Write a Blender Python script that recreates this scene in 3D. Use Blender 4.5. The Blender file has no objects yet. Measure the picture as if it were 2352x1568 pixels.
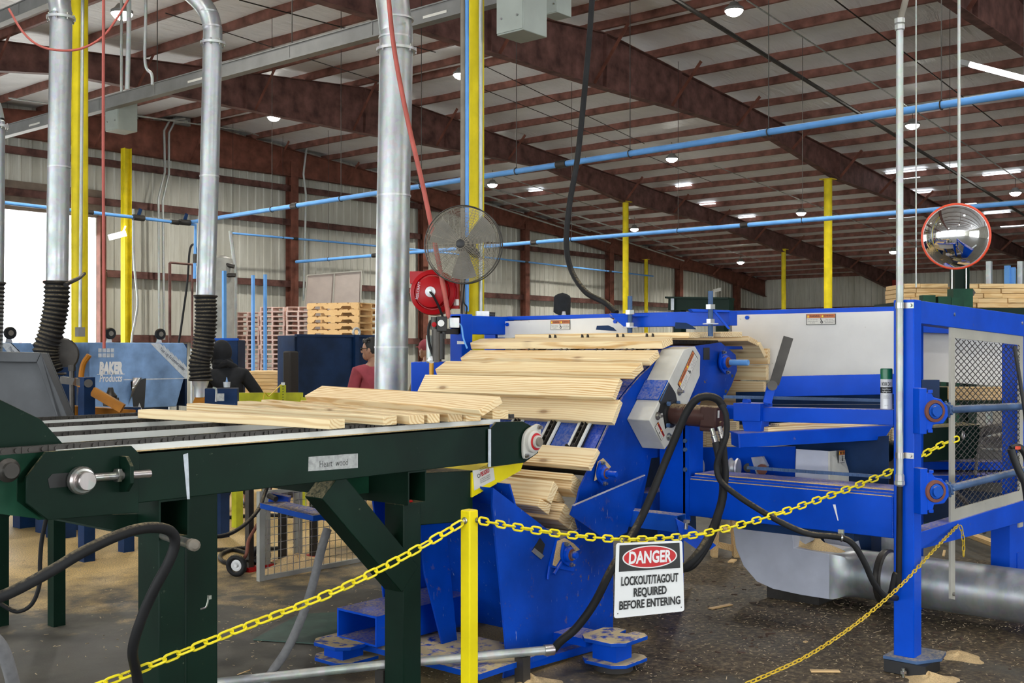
import bpy, bmesh, math, random
from mathutils import Vector, Matrix
random.seed(7)
PI = math.pi
SC = bpy.context.scene
COL = SC.collection

# ------------------------------------------------------------------ camera, world, sun, lamps, exposure
F, HCAM, HY, CX = 2550.0, 1.78, 805.0, 1176.0      # focal length in px of a 2352x1568 frame, eye height, horizon row
CC = 0.761
SS = math.sqrt(1 - CC * CC)
cam_data = bpy.data.cameras.new('camera')
cam_data.sensor_width = 36.0
cam_data.lens = 36.0 * F / 2352.0
cam_data.shift_y = (HY - 784.0) / 2352.0
cam_data.clip_start = 0.05
cam_data.clip_end = 500
cam = bpy.data.objects.new('camera', cam_data)
COL.objects.link(cam)
cam.location = (0, 0, HCAM)
cam.rotation_euler = (PI / 2, 0, math.atan2(SS, CC) - PI / 2)
SC.camera = cam

SC.view_settings.view_transform = 'Standard'
SC.view_settings.look = 'None'
SC.view_settings.gamma = 1.0
SC.view_settings.use_curve_mapping = False
SC.view_settings.exposure = 0.75
SC.cycles.use_denoising = True
SC.cycles.max_bounces = 6
SC.cycles.diffuse_bounces = 4
SC.cycles.glossy_bounces = 3
SC.cycles.transmission_bounces = 3
SC.cycles.caustics_reflective = False
SC.cycles.caustics_refractive = False
SC.cycles.sample_clamp_indirect = 4.0

world = bpy.data.worlds.new('world')
SC.world = world
world.use_nodes = True
WB = world.node_tree.nodes['Background']
WB.inputs[0].default_value = (0.92, 0.97, 1.0, 1)
WB.inputs[1].default_value = 4.0

sun_d = bpy.data.lights.new('sun', 'SUN')
sun_d.energy = 10.0
sun_d.angle = 0.01
sun = bpy.data.objects.new('sun', sun_d)
COL.objects.link(sun)
sun.rotation_euler = (math.radians(25), 0, 0)
LAMP_W = 200.0          # power of each high-bay lamp
NEAR_W = 36.0

def lamp_light(loc, power, size=0.34):
    ld = bpy.data.lights.new('high_bay_light', 'AREA')
    ld.shape = 'DISK'
    ld.size = size
    ld.energy = power
    ld.spread = math.radians(150)
    ld.color = (1.0, 0.97, 0.90)
    lo = bpy.data.objects.new('high_bay_light', ld)
    COL.objects.link(lo)
    lo.location = loc
    return lo

# ------------------------------------------------------------------ reading places off the photograph
def ray(px, py):
    r = (px - CX) / F
    return Vector((CC + SS * r, SS - CC * r, -(py - HY) / F))
EYE = Vector((0, 0, HCAM))
def D(px, py, d): return EYE + ray(px, py) * d
def PX(px, py, x):
    a = ray(px, py); return EYE + a * (x / a.x)
def PY(px, py, y):
    a = ray(px, py); return EYE + a * (y / a.y)
def PZ(px, py, z):
    a = ray(px, py); return EYE + a * ((z - HCAM) / a.z)
V = Vector
XA, YA, ZA = V((1, 0, 0)), V((0, 1, 0)), V((0, 0, 1))

# ------------------------------------------------------------------ mesh builder
class MB:
    def __init__(self):
        self.v = []; self.f = []; self.sm = []; self.mi = []; self.cur = 0
    def add(self, vs, fs, smooth=False):
        o = len(self.v)
        self.v.extend([V(p) for p in vs])
        for f in fs:
            self.f.append([o + i for i in f]); self.sm.append(smooth); self.mi.append(self.cur)
        return self
    def mat(self, i): self.cur = i; return self
    def box(self, c, s, R=None):
        c = V(c); hx, hy, hz = s[0] / 2, s[1] / 2, s[2] / 2
        vs = [V((x, y, z)) for x in (-hx, hx) for y in (-hy, hy) for z in (-hz, hz)]
        if R is not None: vs = [R @ p for p in vs]
        vs = [p + c for p in vs]
        return self.add(vs, [(0, 1, 3, 2), (4, 6, 7, 5), (0, 4, 5, 1), (2, 3, 7, 6), (0, 2, 6, 4), (1, 5, 7, 3)])
    def b2(self, a, b):
        a, b = V(a), V(b)
        return self.box((a + b) / 2, [abs(b[i] - a[i]) for i in range(3)])
    def bar(self, p0, p1, w, h, up=ZA):
        """rectangular bar from p0 to p1, w sideways and h along up"""
        p0, p1 = V(p0), V(p1); d = (p1 - p0); L = d.length; d.normalize()
        sd = d.cross(V(up))
        if sd.length < 1e-4: sd = d.cross(XA)
        sd.normalize(); u = sd.cross(d).normalized()
        vs = []
        for p in (p0, p1):
            for a, b in ((-1, -1), (1, -1), (1, 1), (-1, 1)):
                vs.append(p + sd * (a * w / 2) + u * (b * h / 2))
        return self.add(vs, [(3, 2, 1, 0), (4, 5, 6, 7), (0, 1, 5, 4), (1, 2, 6, 5), (2, 3, 7, 6), (3, 0, 4, 7)])
    def tubebar(self, p0, p1, w, h, t, up=ZA):
        """open-ended hollow rectangular tube"""
        p0, p1 = V(p0), V(p1); d = (p1 - p0).normalized()
        sd = d.cross(V(up))
        if sd.length < 1e-4: sd = d.cross(XA)
        sd.normalize(); u = sd.cross(d).normalized()
        vs = []
        for p in (p0, p1):
            for k in (0, t):
                for a, b in ((-1, -1), (1, -1), (1, 1), (-1, 1)):
                    vs.append(p + sd * (a * (w / 2 - k)) + u * (b * (h / 2 - k)))
        fs = []
        for i in range(4):
            j = (i + 1) % 4
            fs += [(i, j, 8 + j, 8 + i), (4 + j, 4 + i, 12 + i, 12 + j), (j, i, 4 + i, 4 + j), (8 + i, 8 + j, 12 + j, 12 + i)]
        return self.add(vs, fs)
    def tube(self, pts, r, n=12, caps=True, smooth=True, radii=None, closed=False):
        pts = [V(p) for p in pts]; m = len(pts)
        T = []
        for i in range(m):
            if closed: t = pts[(i + 1) % m] - pts[(i - 1) % m]
            else: t = pts[min(i + 1, m - 1)] - pts[max(i - 1, 0)]
            T.append(t.normalized())
        a = T[0].cross(ZA)
        if a.length < 0.05: a = T[0].cross(XA)
        a.normalize()
        vs = []
        for i in range(m):
            a = (a - T[i] * a.dot(T[i])).normalized(); b = T[i].cross(a)
            rr = radii[i] if radii else r
            for k in range(n):
                t = 2 * PI * k / n
                vs.append(pts[i] + a * (rr * math.cos(t)) + b * (rr * math.sin(t)))
        fs = []
        for i in range(m if closed else m - 1):
            i2 = (i + 1) % m
            for k in range(n):
                k2 = (k + 1) % n
                fs.append((i * n + k, i * n + k2, i2 * n + k2, i2 * n + k))
        self.add(vs, fs, smooth)
        if caps and not closed:
            self.add(vs[:n], [tuple(reversed(range(n)))]); self.add(vs[-n:], [tuple(range(n))])
        return self
    def cyl(self, p0, p1, r, n=16, r2=None, smooth=True):
        return self.tube([p0, p1], r, n, True, smooth, [r, r if r2 is None else r2])
    def ring(self, c, axis, R, r, n=24, m=8):
        axis = V(axis).normalized(); a = axis.cross(ZA)
        if a.length < 0.05: a = axis.cross(XA)
        a.normalize(); b = axis.cross(a)
        return self.tube([V(c) + a * (R * math.cos(2 * PI * i / n)) + b * (R * math.sin(2 * PI * i / n)) for i in range(n)], r, m, closed=True)
    def prism(self, poly, off):
        """polygon (3-D points in order) extruded by off"""
        poly = [V(p) for p in poly]; off = V(off); n = len(poly)
        nn = V((0, 0, 0))
        for i in range(n): nn += poly[i].cross(poly[(i + 1) % n])
        if nn.dot(off) > 0: poly.reverse()
        vs = poly + [p + off for p in poly]
        fs = [tuple(range(n)), tuple(reversed(range(n, 2 * n)))]
        for i in range(n):
            j = (i + 1) % n
            fs.append((j, i, n + i, n + j))
        return self.add(vs, fs)
    def lathe(self, c, axis, prof, n=24, smooth=True):
        """prof: (radius, distance along axis)"""
        axis = V(axis).normalized(); a = axis.cross(ZA)
        if a.length < 0.05: a = axis.cross(XA)
        a.normalize(); b = axis.cross(a); c = V(c)
        vs = []
        for (r, h) in prof:
            r = max(r, 1e-4)
            for k in range(n):
                t = 2 * PI * k / n
                vs.append(c + axis * h + a * (r * math.cos(t)) + b * (r * math.sin(t)))
        fs = []
        for i in range(len(prof) - 1):
            for k in range(n):
                k2 = (k + 1) % n
                fs.append((i * n + k, i * n + k2, (i + 1) * n + k2, (i + 1) * n + k))
        return self.add(vs, fs, smooth)
    def ell(self, c, s, R=None, nu=14, nv=9):
        vs = []; fs = []
        for j in range(nv + 1):
            ph = PI * j / nv
            for i in range(nu):
                t = 2 * PI * i / nu
                p = V((s[0] * math.sin(ph) * math.cos(t), s[1] * math.sin(ph) * math.sin(t), s[2] * math.cos(ph)))
                if R is not None: p = R @ p
                vs.append(p + V(c))
        for j in range(nv):
            for i in range(nu):
                i2 = (i + 1) % nu
                fs.append((j * nu + i, (j + 1) * nu + i, (j + 1) * nu + i2, j * nu + i2))
        return self.add(vs, fs, True)
    def grid(self, fn, nu, nv, smooth=True):
        vs = [V(fn(i / nu, j / nv)) for i in range(nu + 1) for j in range(nv + 1)]
        w = nv + 1
        fs = [(i * w + j, (i + 1) * w + j, (i + 1) * w + j + 1, i * w + j + 1) for i in range(nu) for j in range(nv)]
        return self.add(vs, fs, smooth)
    def hexnut(self, c, axis, r, h):
        axis = V(axis).normalized()
        return self.tube([V(c), V(c) + axis * h], r, 6, True, False)
    def mesh(self, name, mats, off=V((0, 0, 0))):
        me = bpy.data.meshes.new(name)
        me.from_pydata([tuple(p - off) for p in self.v], [], self.f)
        if not isinstance(mats, (list, tuple)): mats = [mats]
        for m in mats: me.materials.append(m)
        me.polygons.foreach_set('use_smooth', self.sm)
        me.polygons.foreach_set('material_index', self.mi)
        bm = bmesh.new(); bm.from_mesh(me)
        bmesh.ops.recalc_face_normals(bm, faces=bm.faces)
        bm.to_mesh(me); bm.free()
        me.set_sharp_from_angle(angle=math.radians(38))
        return me
    def low(self):
        xs = [p.x for p in self.v]; ys = [p.y for p in self.v]; zs = [p.z for p in self.v]
        return V(((min(xs) + max(xs)) / 2, (min(ys) + max(ys)) / 2, min(zs)))

def bevel(o, w, seg=2):
    m = o.modifiers.new('bevel', 'BEVEL'); m.width = w; m.segments = seg
    m.limit_method = 'ANGLE'; m.angle_limit = math.radians(40); m.harden_normals = False
    return o

def tag(o, label, cat, group=None, kind=None):
    if label: o['label'] = label
    if cat: o['category'] = cat
    if group: o['group'] = group
    if kind: o['kind'] = kind
    return o

def solo(name, mb, mat, label, cat, group=None, bev=0, kind=None):
    """a thing that is one mesh"""
    loc = mb.low()
    o = bpy.data.objects.new(name, mb.mesh(name, mat, loc)); COL.objects.link(o); o.location = loc
    tag(o, label, cat, group, kind)
    if bev: bevel(o, bev)
    return o

def struct(name, mb, mat, bev=0):
    o = solo(name, mb, mat, None, None, None, bev)
    o['kind'] = 'structure'
    return o

class Thing:
    """an Empty at the base of a thing that parents its parts; shapes are given in world places"""
    def __init__(self, name, label, cat, group=None, loc=None):
        self.o = bpy.data.objects.new(name, None); COL.objects.link(self.o)
        self.o.empty_display_size = 0.1
        tag(self.o, label, cat, group)
        self.loc = V(loc) if loc is not None else None
        if loc is not None: self.o.location = self.loc
    def part(self, name, mb, mat, parent=None, bev=0, label=None):
        if self.loc is None:
            self.loc = mb.low(); self.o.location = self.loc
        o = bpy.data.objects.new(name, mb.mesh(name, mat, self.loc)); COL.objects.link(o)
        o.parent = parent or self.o
        if label: o['label'] = label
        if bev: bevel(o, bev)
        return o

def children(o): return [c for c in COL.objects if c.parent == o]
def copy_tree(o, kids=None):
    r = o.copy(); COL.objects.link(r)
    for ch in o.children:
        c = ch.copy(); COL.objects.link(c); c.parent = r
        for g in ch.children:
            d = g.copy(); COL.objects.link(d); d.parent = c
    return r

def catenary(a, b, sag, n=24):
    a, b = V(a), V(b)
    return [a.lerp(b, i / n) - ZA * (sag * 4 * (i / n) * (1 - i / n)) for i in range(n + 1)]

def spline(pts, n=8):
    """Catmull-Rom through pts"""
    pts = [V(p) for p in pts]; P = [pts[0] * 2 - pts[1]] + pts + [pts[-1] * 2 - pts[-2]]
    out = []
    for i in range(1, len(P) - 2):
        p0, p1, p2, p3 = P[i - 1:i + 3]
        for k in range(n):
            t = k / n
            out.append(0.5 * ((2 * p1) + (p2 - p0) * t + (2 * p0 - 5 * p1 + 4 * p2 - p3) * t * t + (3 * p1 - p0 - 3 * p2 + p3) * t ** 3))
    out.append(pts[-1])
    return out

def text_mesh(s, size, bold=0.0, sx=1.0, align='CENTER', shear=0.0, ext=0.0):
    """mesh of a line of lettering in the XY plane, centred"""
    cu = bpy.data.curves.new('lettering', 'FONT')
    cu.body = s; cu.size = size; cu.align_x = align; cu.align_y = 'CENTER'; cu.shear = shear
    cu.offset = bold; cu.extrude = ext; cu.resolution_u = 3
    o = bpy.data.objects.new('lettering', cu); COL.objects.link(o)
    dg = bpy.context.evaluated_depsgraph_get()
    me = bpy.data.meshes.new_from_object(o.evaluated_get(dg))
    vs = [V((v.co.x * sx, v.co.y, v.co.z)) for v in me.vertices]
    fs = [tuple(p.vertices) for p in me.polygons]
    bpy.data.objects.remove(o); bpy.data.curves.remove(cu); bpy.data.meshes.remove(me)
    return vs, fs

def put_text(mb, s, origin, right, up, size, bold=0.0, sx=1.0, shear=0.0, width=None):
    """lettering laid on a surface: origin = centre"""
    vs, fs = text_mesh(s, size, bold, sx, 'CENTER', shear)
    if not vs: return mb
    if width:
        w = max(v.x for v in vs) - min(v.x for v in vs); k = width / w
        vs = [V((v.x * k, v.y, v.z)) for v in vs]
    right = V(right).normalized(); up = V(up).normalized()
    n = len(mb.v)
    mb.add([V(origin) + right * v.x + up * v.y for v in vs], fs)
    return mb
# ------------------------------------------------------------------ materials
def srgb(r, g, b):
    def l(c):
        c /= 255.0
        return c / 12.92 if c <= 0.04045 else ((c + 0.055) / 1.055) ** 2.4
    return (l(r), l(g), l(b), 1)

class NT:
    def __init__(self, name):
        self.m = bpy.data.materials.new(name); self.m.use_nodes = True
        self.t = self.m.node_tree; self.p = self.t.nodes['Principled BSDF']
    def n(self, typ, **kw):
        nd = self.t.nodes.new(typ)
        for k, v in kw.items():
            if k.startswith('i_'):
                key = k[2:]; key = int(key) if key.isdigit() else key.replace('_', ' ')
                nd.inputs[key].default_value = v
            else: setattr(nd, k, v)
        return nd
    def l(self, a, b): self.t.links.new(a, b)
    def coord(self, kind='Object', scale=(1, 1, 1)):
        tc = self.n('ShaderNodeTexCoord'); mp = self.n('ShaderNodeMapping')
        mp.inputs['Scale'].default_value = scale
        self.l(tc.outputs[kind], mp.inputs['Vector'])
        return mp.outputs[0]
    def noise(self, vec, scale, detail=4, rough=0.55, dist=0.0):
        nd = self.n('ShaderNodeTexNoise'); nd.inputs['Scale'].default_value = scale
        nd.inputs['Detail'].default_value = detail; nd.inputs['Roughness'].default_value = rough
        nd.inputs['Distortion'].default_value = dist
        self.l(vec, nd.inputs['Vector']); return nd.outputs['Fac']
    def ramp(self, fac, stops, interp='LINEAR'):
        nd = self.n('ShaderNodeValToRGB'); nd.color_ramp.interpolation = interp
        e = nd.color_ramp.elements
        while len(e) < len(stops): e.new(0.5)
        for k, (p, c) in enumerate(stops):
            e[k].position = p; e[k].color = c if len(c) == 4 else tuple(c) + (1,)
        self.l(fac, nd.inputs[0]); return nd.outputs[0]
    def mix(self, fac, a, b, mode='MIX'):
        nd = self.n('ShaderNodeMix'); nd.data_type = 'RGBA'; nd.blend_type = mode
        for s, v in ((0, fac), (6, a), (7, b)):
            if hasattr(v, 'is_linked') or hasattr(v, 'links'): self.l(v, nd.inputs[s])
            else: nd.inputs[s].default_value = v
        return nd.outputs[2]
    def math(self, op, a, b=None):
        nd = self.n('ShaderNodeMath'); nd.operation = op
        for k, v in ((0, a), (1, b)):
            if v is None: continue
            if hasattr(v, 'links'): self.l(v, nd.inputs[k])
            else: nd.inputs[k].default_value = v
        return nd.outputs[0]
    def bump(self, h, strength=0.2, dist=0.01):
        nd = self.n('ShaderNodeBump'); nd.inputs['Strength'].default_value = strength
        nd.inputs['Distance'].default_value = dist
        self.l(h, nd.inputs['Height']); self.l(nd.outputs[0], self.p.inputs['Normal'])
    def base(self, col):
        if hasattr(col, 'links'): self.l(col, self.p.inputs['Base Color'])
        else: self.p.inputs['Base Color'].default_value = col
    def rough(self, r):
        if hasattr(r, 'links'): self.l(r, self.p.inputs['Roughness'])
        else: self.p.inputs['Roughness'].default_value = r
    def up(self, lo=0.75, hi=0.98):
        g = self.n('ShaderNodeNewGeometry'); sp = self.n('ShaderNodeSeparateXYZ')
        self.l(g.outputs['Normal'], sp.inputs[0])
        mr = self.n('ShaderNodeMapRange'); mr.inputs['From Min'].default_value = lo; mr.inputs['From Max'].default_value = hi
        self.l(sp.outputs['Z'], mr.inputs['Value']); return mr.outputs[0]

DUST = srgb(212, 192, 150)
def paint(name, col, rough=0.4, wear=None, dust=0.0, var=0.12, scratch=0.0, spec=0.16, wt=0.66, ds=60.0):
    """painted steel with uneven colour, worn specks and sawdust lying on what faces up"""
    t = NT(name); v = t.coord('Object')
    n1 = t.noise(v, 3.0, 5)
    dark = tuple(c * (1 - 2 * var) for c in col[:3]) + (1,); lite = tuple(min(1, c * (1 + 2 * var)) for c in col[:3]) + (1,)
    c = t.ramp(n1, [(0.3, dark), (0.7, lite)])
    if wear:
        w = t.ramp(t.noise(v, 22.0, 6, 0.7), [(wt, (0, 0, 0)), (wt + 0.06, (1, 1, 1))])
        w2 = t.ramp(t.noise(v, 2.2, 2), [(0.48, (0, 0, 0)), (0.66, (1, 1, 1))])
        c = t.mix(t.math('MULTIPLY', w, w2), c, wear)
    if scratch:
        vs = t.coord('Object', (40, 40, 4))
        s = t.ramp(t.noise(vs, 2.0, 3, 0.6), [(0.68, (0, 0, 0)), (0.70, (1, 1, 1))])
        c = t.mix(t.math('MULTIPLY', s, scratch), c, srgb(200, 205, 205))
    if dust:
        dn = t.ramp(t.noise(v, ds, 5, 0.7), [(0.38, (0, 0, 0)), (0.62, (1, 1, 1))])
        d2 = t.ramp(t.noise(v, 3.5, 3), [(0.35, (0.35, 0.35, 0.35)), (0.6, (1, 1, 1))])
        f = t.math('MULTIPLY', t.math('MULTIPLY', t.up(0.55, 0.95), t.math('MULTIPLY', dn, d2)), dust)
        c = t.mix(f, c, DUST)
        t.rough(t.math('ADD', t.math('MULTIPLY', f, 0.5), rough))
    else: t.rough(rough)
    t.base(c); t.p.inputs['Specular IOR Level'].default_value = spec
    t.bump(t.noise(v, 45.0, 3), 0.06, 0.004)
    return t.m

def plain(name, col, rough=0.5, metal=0.0, var=0.1, nscale=6.0):
    t = NT(name); v = t.coord('Object')
    a = tuple(c * (1 - var) for c in col[:3]) + (1,); b = tuple(min(1, c * (1 + var)) for c in col[:3]) + (1,)
    t.base(t.ramp(t.noise(v, nscale, 4), [(0.3, a), (0.7, b)])); t.rough(rough)
    t.p.inputs['Metallic'].default_value = metal
    return t.m

def galv(name, col, rough=0.33, metal=0.85, spangle=9.0, streak=True):
    t = NT(name); v = t.coord('Object')
    sp = t.n('ShaderNodeTexVoronoi'); sp.inputs['Scale'].default_value = spangle * 3; t.l(v, sp.inputs['Vector'])
    n = t.noise(t.coord('Object', (3, 3, 0.6)) if streak else v, 2.5, 5)
    a = tuple(c * 0.72 for c in col[:3]) + (1,); b = tuple(min(1, c * 1.15) for c in col[:3]) + (1,)
    c = t.ramp(n, [(0.3, a), (0.7, b)])
    c = t.mix(0.12, c, sp.outputs['Color'], 'SOFT_LIGHT')
    t.base(c); t.p.inputs['Metallic'].default_value = metal
    t.rough(t.ramp(t.noise(v, 5.0, 4), [(0.3, (rough - 0.08,) * 3), (0.7, (rough + 0.14,) * 3)]))
    t.bump(t.noise(v, 30, 2), 0.03, 0.004)
    return t.m

def wood(name, early, late, ring=95.0, knot=1.0, rough=0.55, var=0.25):
    """sawn pine: growth rings about an axis off the board, so ends show arcs and faces show grain"""
    t = NT(name)
    tc = t.n('ShaderNodeTexCoord'); oi = t.n('ShaderNodeObjectInfo')
    sep = t.n('ShaderNodeSeparateXYZ'); t.l(tc.outputs['Object'], sep.inputs[0])
    rnd = oi.outputs['Random']
    rx = t.math('MULTIPLY', rnd, 37.0)
    ry = t.math('ADD', t.math('MULTIPLY', t.math('FRACT', t.math('MULTIPLY', rnd, 7.31)), 0.10), -0.05)
    rz = t.math('ADD', t.math('MULTIPLY', t.math('FRACT', t.math('MULTIPLY', rnd, 13.7)), 0.10), -0.17)
    com = t.n('ShaderNodeCombineXYZ')
    t.l(t.math('ADD', t.math('MULTIPLY', sep.outputs[0], 0.55), rx), com.inputs[0])
    t.l(t.math('MULTIPLY', sep.outputs[1], 5.0), com.inputs[1]); t.l(t.math('MULTIPLY', sep.outputs[2], 5.0), com.inputs[2])
    wob = t.noise(com.outputs[0], 2.0, 3, 0.5)
    wv = t.math('MULTIPLY', t.math('SUBTRACT', wob, 0.5), 0.10)
    yy = t.math('ADD', t.math('ADD', sep.outputs[1], ry), wv); zz = t.math('ADD', t.math('ADD', sep.outputs[2], rz), t.math('MULTIPLY', wv, 0.6))
    r = t.math('SQRT', t.math('ADD', t.math('MULTIPLY', yy, yy), t.math('MULTIPLY', zz, zz)))
    g = t.math('SINE', t.math('MULTIPLY', r, ring * 6.283))
    g = t.math('ADD', t.math('MULTIPLY', g, 0.5), 0.5)
    gr = t.ramp(g, [(0.35, (0, 0, 0)), (0.95, (1, 1, 1))])
    amp = t.ramp(t.noise(com.outputs[0], 1.3, 2), [(0.3, (0.25,) * 3), (0.7, (0.95,) * 3)])
    fac = t.math('MULTIPLY', gr, amp)
    c = t.mix(fac, early, late)
    # per-board tint
    tint = t.ramp(t.math('FRACT', t.math('MULTIPLY', rnd, 3.7)), [(0.0, (1, 0.95, 0.84)), (0.5, (1, 1, 1)), (1.0, (0.90, 0.80, 0.70))])
    c = t.mix(var * 2, c, tint, 'MULTIPLY')
    # knots
    kc = t.n('ShaderNodeCombineXYZ')
    t.l(t.math('ADD', t.math('MULTIPLY', sep.outputs[0], 3.0), rx), kc.inputs[0])
    t.l(t.math('ADD', t.math('MULTIPLY', sep.outputs[1], 8.0), ry), kc.inputs[1]); t.l(t.math('MULTIPLY', sep.outputs[2], 4.0), kc.inputs[2])
    vo = t.n('ShaderNodeTexVoronoi'); vo.inputs['Scale'].default_value = 0.8; t.l(kc.outputs[0], vo.inputs['Vector'])
    kn = t.ramp(vo.outputs['Distance'], [(0.05, (1, 1, 1)), (0.10, (0.35,) * 3), (0.17, (0, 0, 0))])
    c = t.mix(t.math('MULTIPLY', kn, 0.8 * knot), c, srgb(120, 76, 44))
    t.base(c); t.rough(rough); t.p.inputs['Specular IOR Level'].default_value = 0.3
    t.bump(g, 0.05, 0.002)
    return t.m

M = {}
M['blue'] = paint('blue_paint', (0.0005, 0.064, 0.54, 1), 0.36, srgb(120, 105, 90), 1.0, 0.08)
M['blue_dusty'] = paint('dusty_blue_paint', (0.006, 0.075, 0.42, 1), 0.5, srgb(170, 165, 140), 1.3, 0.1)
M['blue_caked'] = paint('sawdust_caked_blue', (0.002, 0.06, 0.42, 1), 0.5, srgb(170, 150, 110), 3.2, 0.1, ds=14.0)
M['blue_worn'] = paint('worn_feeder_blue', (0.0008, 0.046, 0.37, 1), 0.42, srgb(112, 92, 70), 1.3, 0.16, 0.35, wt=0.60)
M['blue_navy'] = paint('navy_machine_paint', (0.007, 0.026, 0.082, 1), 0.45, srgb(120, 116, 96), 0.4, 0.2)
M['blue_faded'] = paint('faded_machine_blue', (0.19, 0.32, 0.56, 1), 0.42, srgb(150, 150, 140), 0.3, 0.2)
M['blue_pipe'] = paint('air_pipe_blue', (0.13, 0.34, 0.72, 1), 0.35, None, 0.9, 0.06)
M['green'] = paint('conveyor_green', (0.0032, 0.0165, 0.0095, 1), 0.48, srgb(110, 120, 100), 0.85, 0.15)
M['green_dark'] = paint('dark_green', (0.010, 0.055, 0.030, 1), 0.5, None, 0.5, 0.15)
M['yellow'] = paint('column_yellow', (0.70, 0.56, 0.015, 1), 0.45, srgb(120, 100, 40), 0.2, 0.1)
M['yellow_post'] = paint('post_yellow', (0.80, 0.66, 0.008, 1), 0.45, srgb(60, 52, 20), 0.5, 0.06)
M['chain_yellow'] = plain('yellow_plastic', (0.84, 0.70, 0.012, 1), 0.4, 0, 0.06)
M['chain_yellow_metal'] = plain('yellow_coated_steel', (0.62, 0.42, 0.02, 1), 0.45, 0, 0.2)
M['orange'] = paint('orange_paint', (0.34, 0.13, 0.012, 1), 0.5, srgb(70, 50, 30), 0.4, 0.2)
M['red'] = paint('reel_red', (0.36, 0.004, 0.008, 1), 0.28, None, 0.2, 0.06)
M['rail_overexposed'] = plain('overexposed_red_rail', (0.80, 0.36, 0.30, 1), 0.6)  # red rail paled in its base colour to imitate overexposure in full sun
M['fan_wire'] = plain('dusty_fan_wire', (0.21, 0.19, 0.15, 1), 0.6, 0.2, 0.3)
M['fan_blade'] = plain('dusty_fan_blade', (0.20, 0.19, 0.17, 1), 0.6, 0.2, 0.2)
M['red_rim'] = plain('orange_red_plastic', (0.75, 0.07, 0.02, 1), 0.4)
M['rust'] = paint('primer_brown', (0.125, 0.060, 0.050, 1), 0.6, srgb(92, 56, 48), 0.25, 0.28)
M['rust_light'] = paint('purlin_red_brown', (0.19, 0.085, 0.066, 1), 0.6, srgb(110, 74, 62), 0.25, 0.25)
M['rust_col'] = paint('wall_column_brown', (0.17, 0.065, 0.045, 1), 0.6, srgb(110, 74, 62), 0.2, 0.2)
M['galv'] = galv('galvanized_duct', (0.46, 0.48, 0.49, 1), 0.40, 0.75)
M['galv_dull'] = galv('dull_sheet_metal', (0.60, 0.61, 0.62, 1), 0.42, 0.6)
M['sheet'] = paint('pale_sheet_metal', (0.56, 0.58, 0.66, 1), 0.42, srgb(30, 30, 34), 0.5, 0.06)
M['conduit'] = galv('conduit_metal', (0.46, 0.48, 0.46, 1), 0.42, 0.6)
M['steel'] = galv('bright_steel', (0.42, 0.41, 0.39, 1), 0.3, 0.9)
M['steel_dark'] = plain('dark_steel', (0.055, 0.05, 0.045, 1), 0.45, 0.6, 0.3)
M['grey_duct'] = paint('busway_grey', (0.20, 0.20, 0.195, 1), 0.45, None, 0.3, 0.08)
M['grey_green'] = paint('box_grey_green', (0.31, 0.34, 0.31, 1), 0.45, None, 0.3, 0.05)
M['grey_paint'] = paint('hopper_grey', (0.066, 0.070, 0.076, 1), 0.4, srgb(60, 60, 62), 0.4, 0.15)
M['rubber'] = paint('black_rubber', (0.016, 0.016, 0.017, 1), 0.55, None, 0.55, 0.2)
M['black'] = plain('black_plastic', (0.012, 0.012, 0.013, 1), 0.5, 0, 0.2)
M['cloth_black'] = plain('black_cloth', (0.008, 0.009, 0.012, 1), 0.9, 0, 0.3, 20)
M['cloth_red'] = plain('faded_red_cloth', (0.33, 0.055, 0.075, 1), 0.9, 0, 0.15, 9)
M['cloth_grey'] = plain('yellow_grey_cloth', (0.45, 0.38, 0.24, 1), 0.9)
M['skin'] = plain('skin', (0.36, 0.19, 0.12, 1), 0.55, 0, 0.08)
M['hair'] = plain('black_hair', (0.01, 0.008, 0.007, 1), 0.6, 0, 0.3, 60)
M['white_panel'] = paint('white_guard_paint', (0.72, 0.71, 0.68, 1), 0.4, srgb(150, 146, 120), 0.2, 0.03)
M['white_guard'] = paint('dusty_white_paint', (0.58, 0.57, 0.52, 1), 0.42, srgb(60, 58, 54), 0.5, 0.1)
M['cream'] = paint('cream_frame_paint', (0.40, 0.385, 0.335, 1), 0.45, srgb(90, 84, 70), 0.3, 0.06)
M['uhmw'] = plain('white_wear_strip', (0.66, 0.68, 0.66, 1), 0.4, 0, 0.08)
M['white'] = plain('sign_white', (0.74, 0.75, 0.75, 1), 0.4, 0, 0.02)
M['white_print'] = plain('white_print', (0.78, 0.79, 0.8, 1), 0.5, 0, 0.04)
M['white_worn'] = plain('worn_white_print', (0.55, 0.6, 0.66, 1), 0.6, 0, 0.2, 25)
M['print_black'] = plain('black_print', (0.010, 0.010, 0.010, 1), 0.5, 0, 0.05)
M['print_red'] = plain('red_print', (0.50, 0.006, 0.010, 1), 0.45, 0, 0.05)
M['label_orange'] = plain('label_orange', (0.60, 0.16, 0.035, 1), 0.5, 0, 0.1)
M['label_white'] = plain('label_white', (0.66, 0.64, 0.58, 1), 0.5, 0, 0.06)
M['label_grey'] = plain('label_grey_print', (0.2, 0.2, 0.2, 1), 0.5)
M['tape'] = plain('silver_tape', (0.36, 0.37, 0.36, 1), 0.45, 0.3, 0.25, 40)
M['motor'] = paint('brown_motor_paint', (0.055, 0.026, 0.022, 1), 0.38, srgb(120, 70, 40), 0.95, 0.2)
M['bluesteel'] = paint('blue_shaft', (0.06, 0.11, 0.22, 1), 0.45, srgb(140, 130, 120), 0.8, 0.2)
M['hosered'] = plain('red_hose', (0.42, 0.09, 0.07, 1), 0.6, 0, 0.15)
M['hosegrey'] = plain('grey_corrugated_hose', (0.16, 0.16, 0.165, 1), 0.7, 0, 0.2, 30)
M['cable_tan'] = plain('dusty_cable', (0.20, 0.175, 0.14, 1), 0.7, 0, 0.35, 3)
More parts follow.
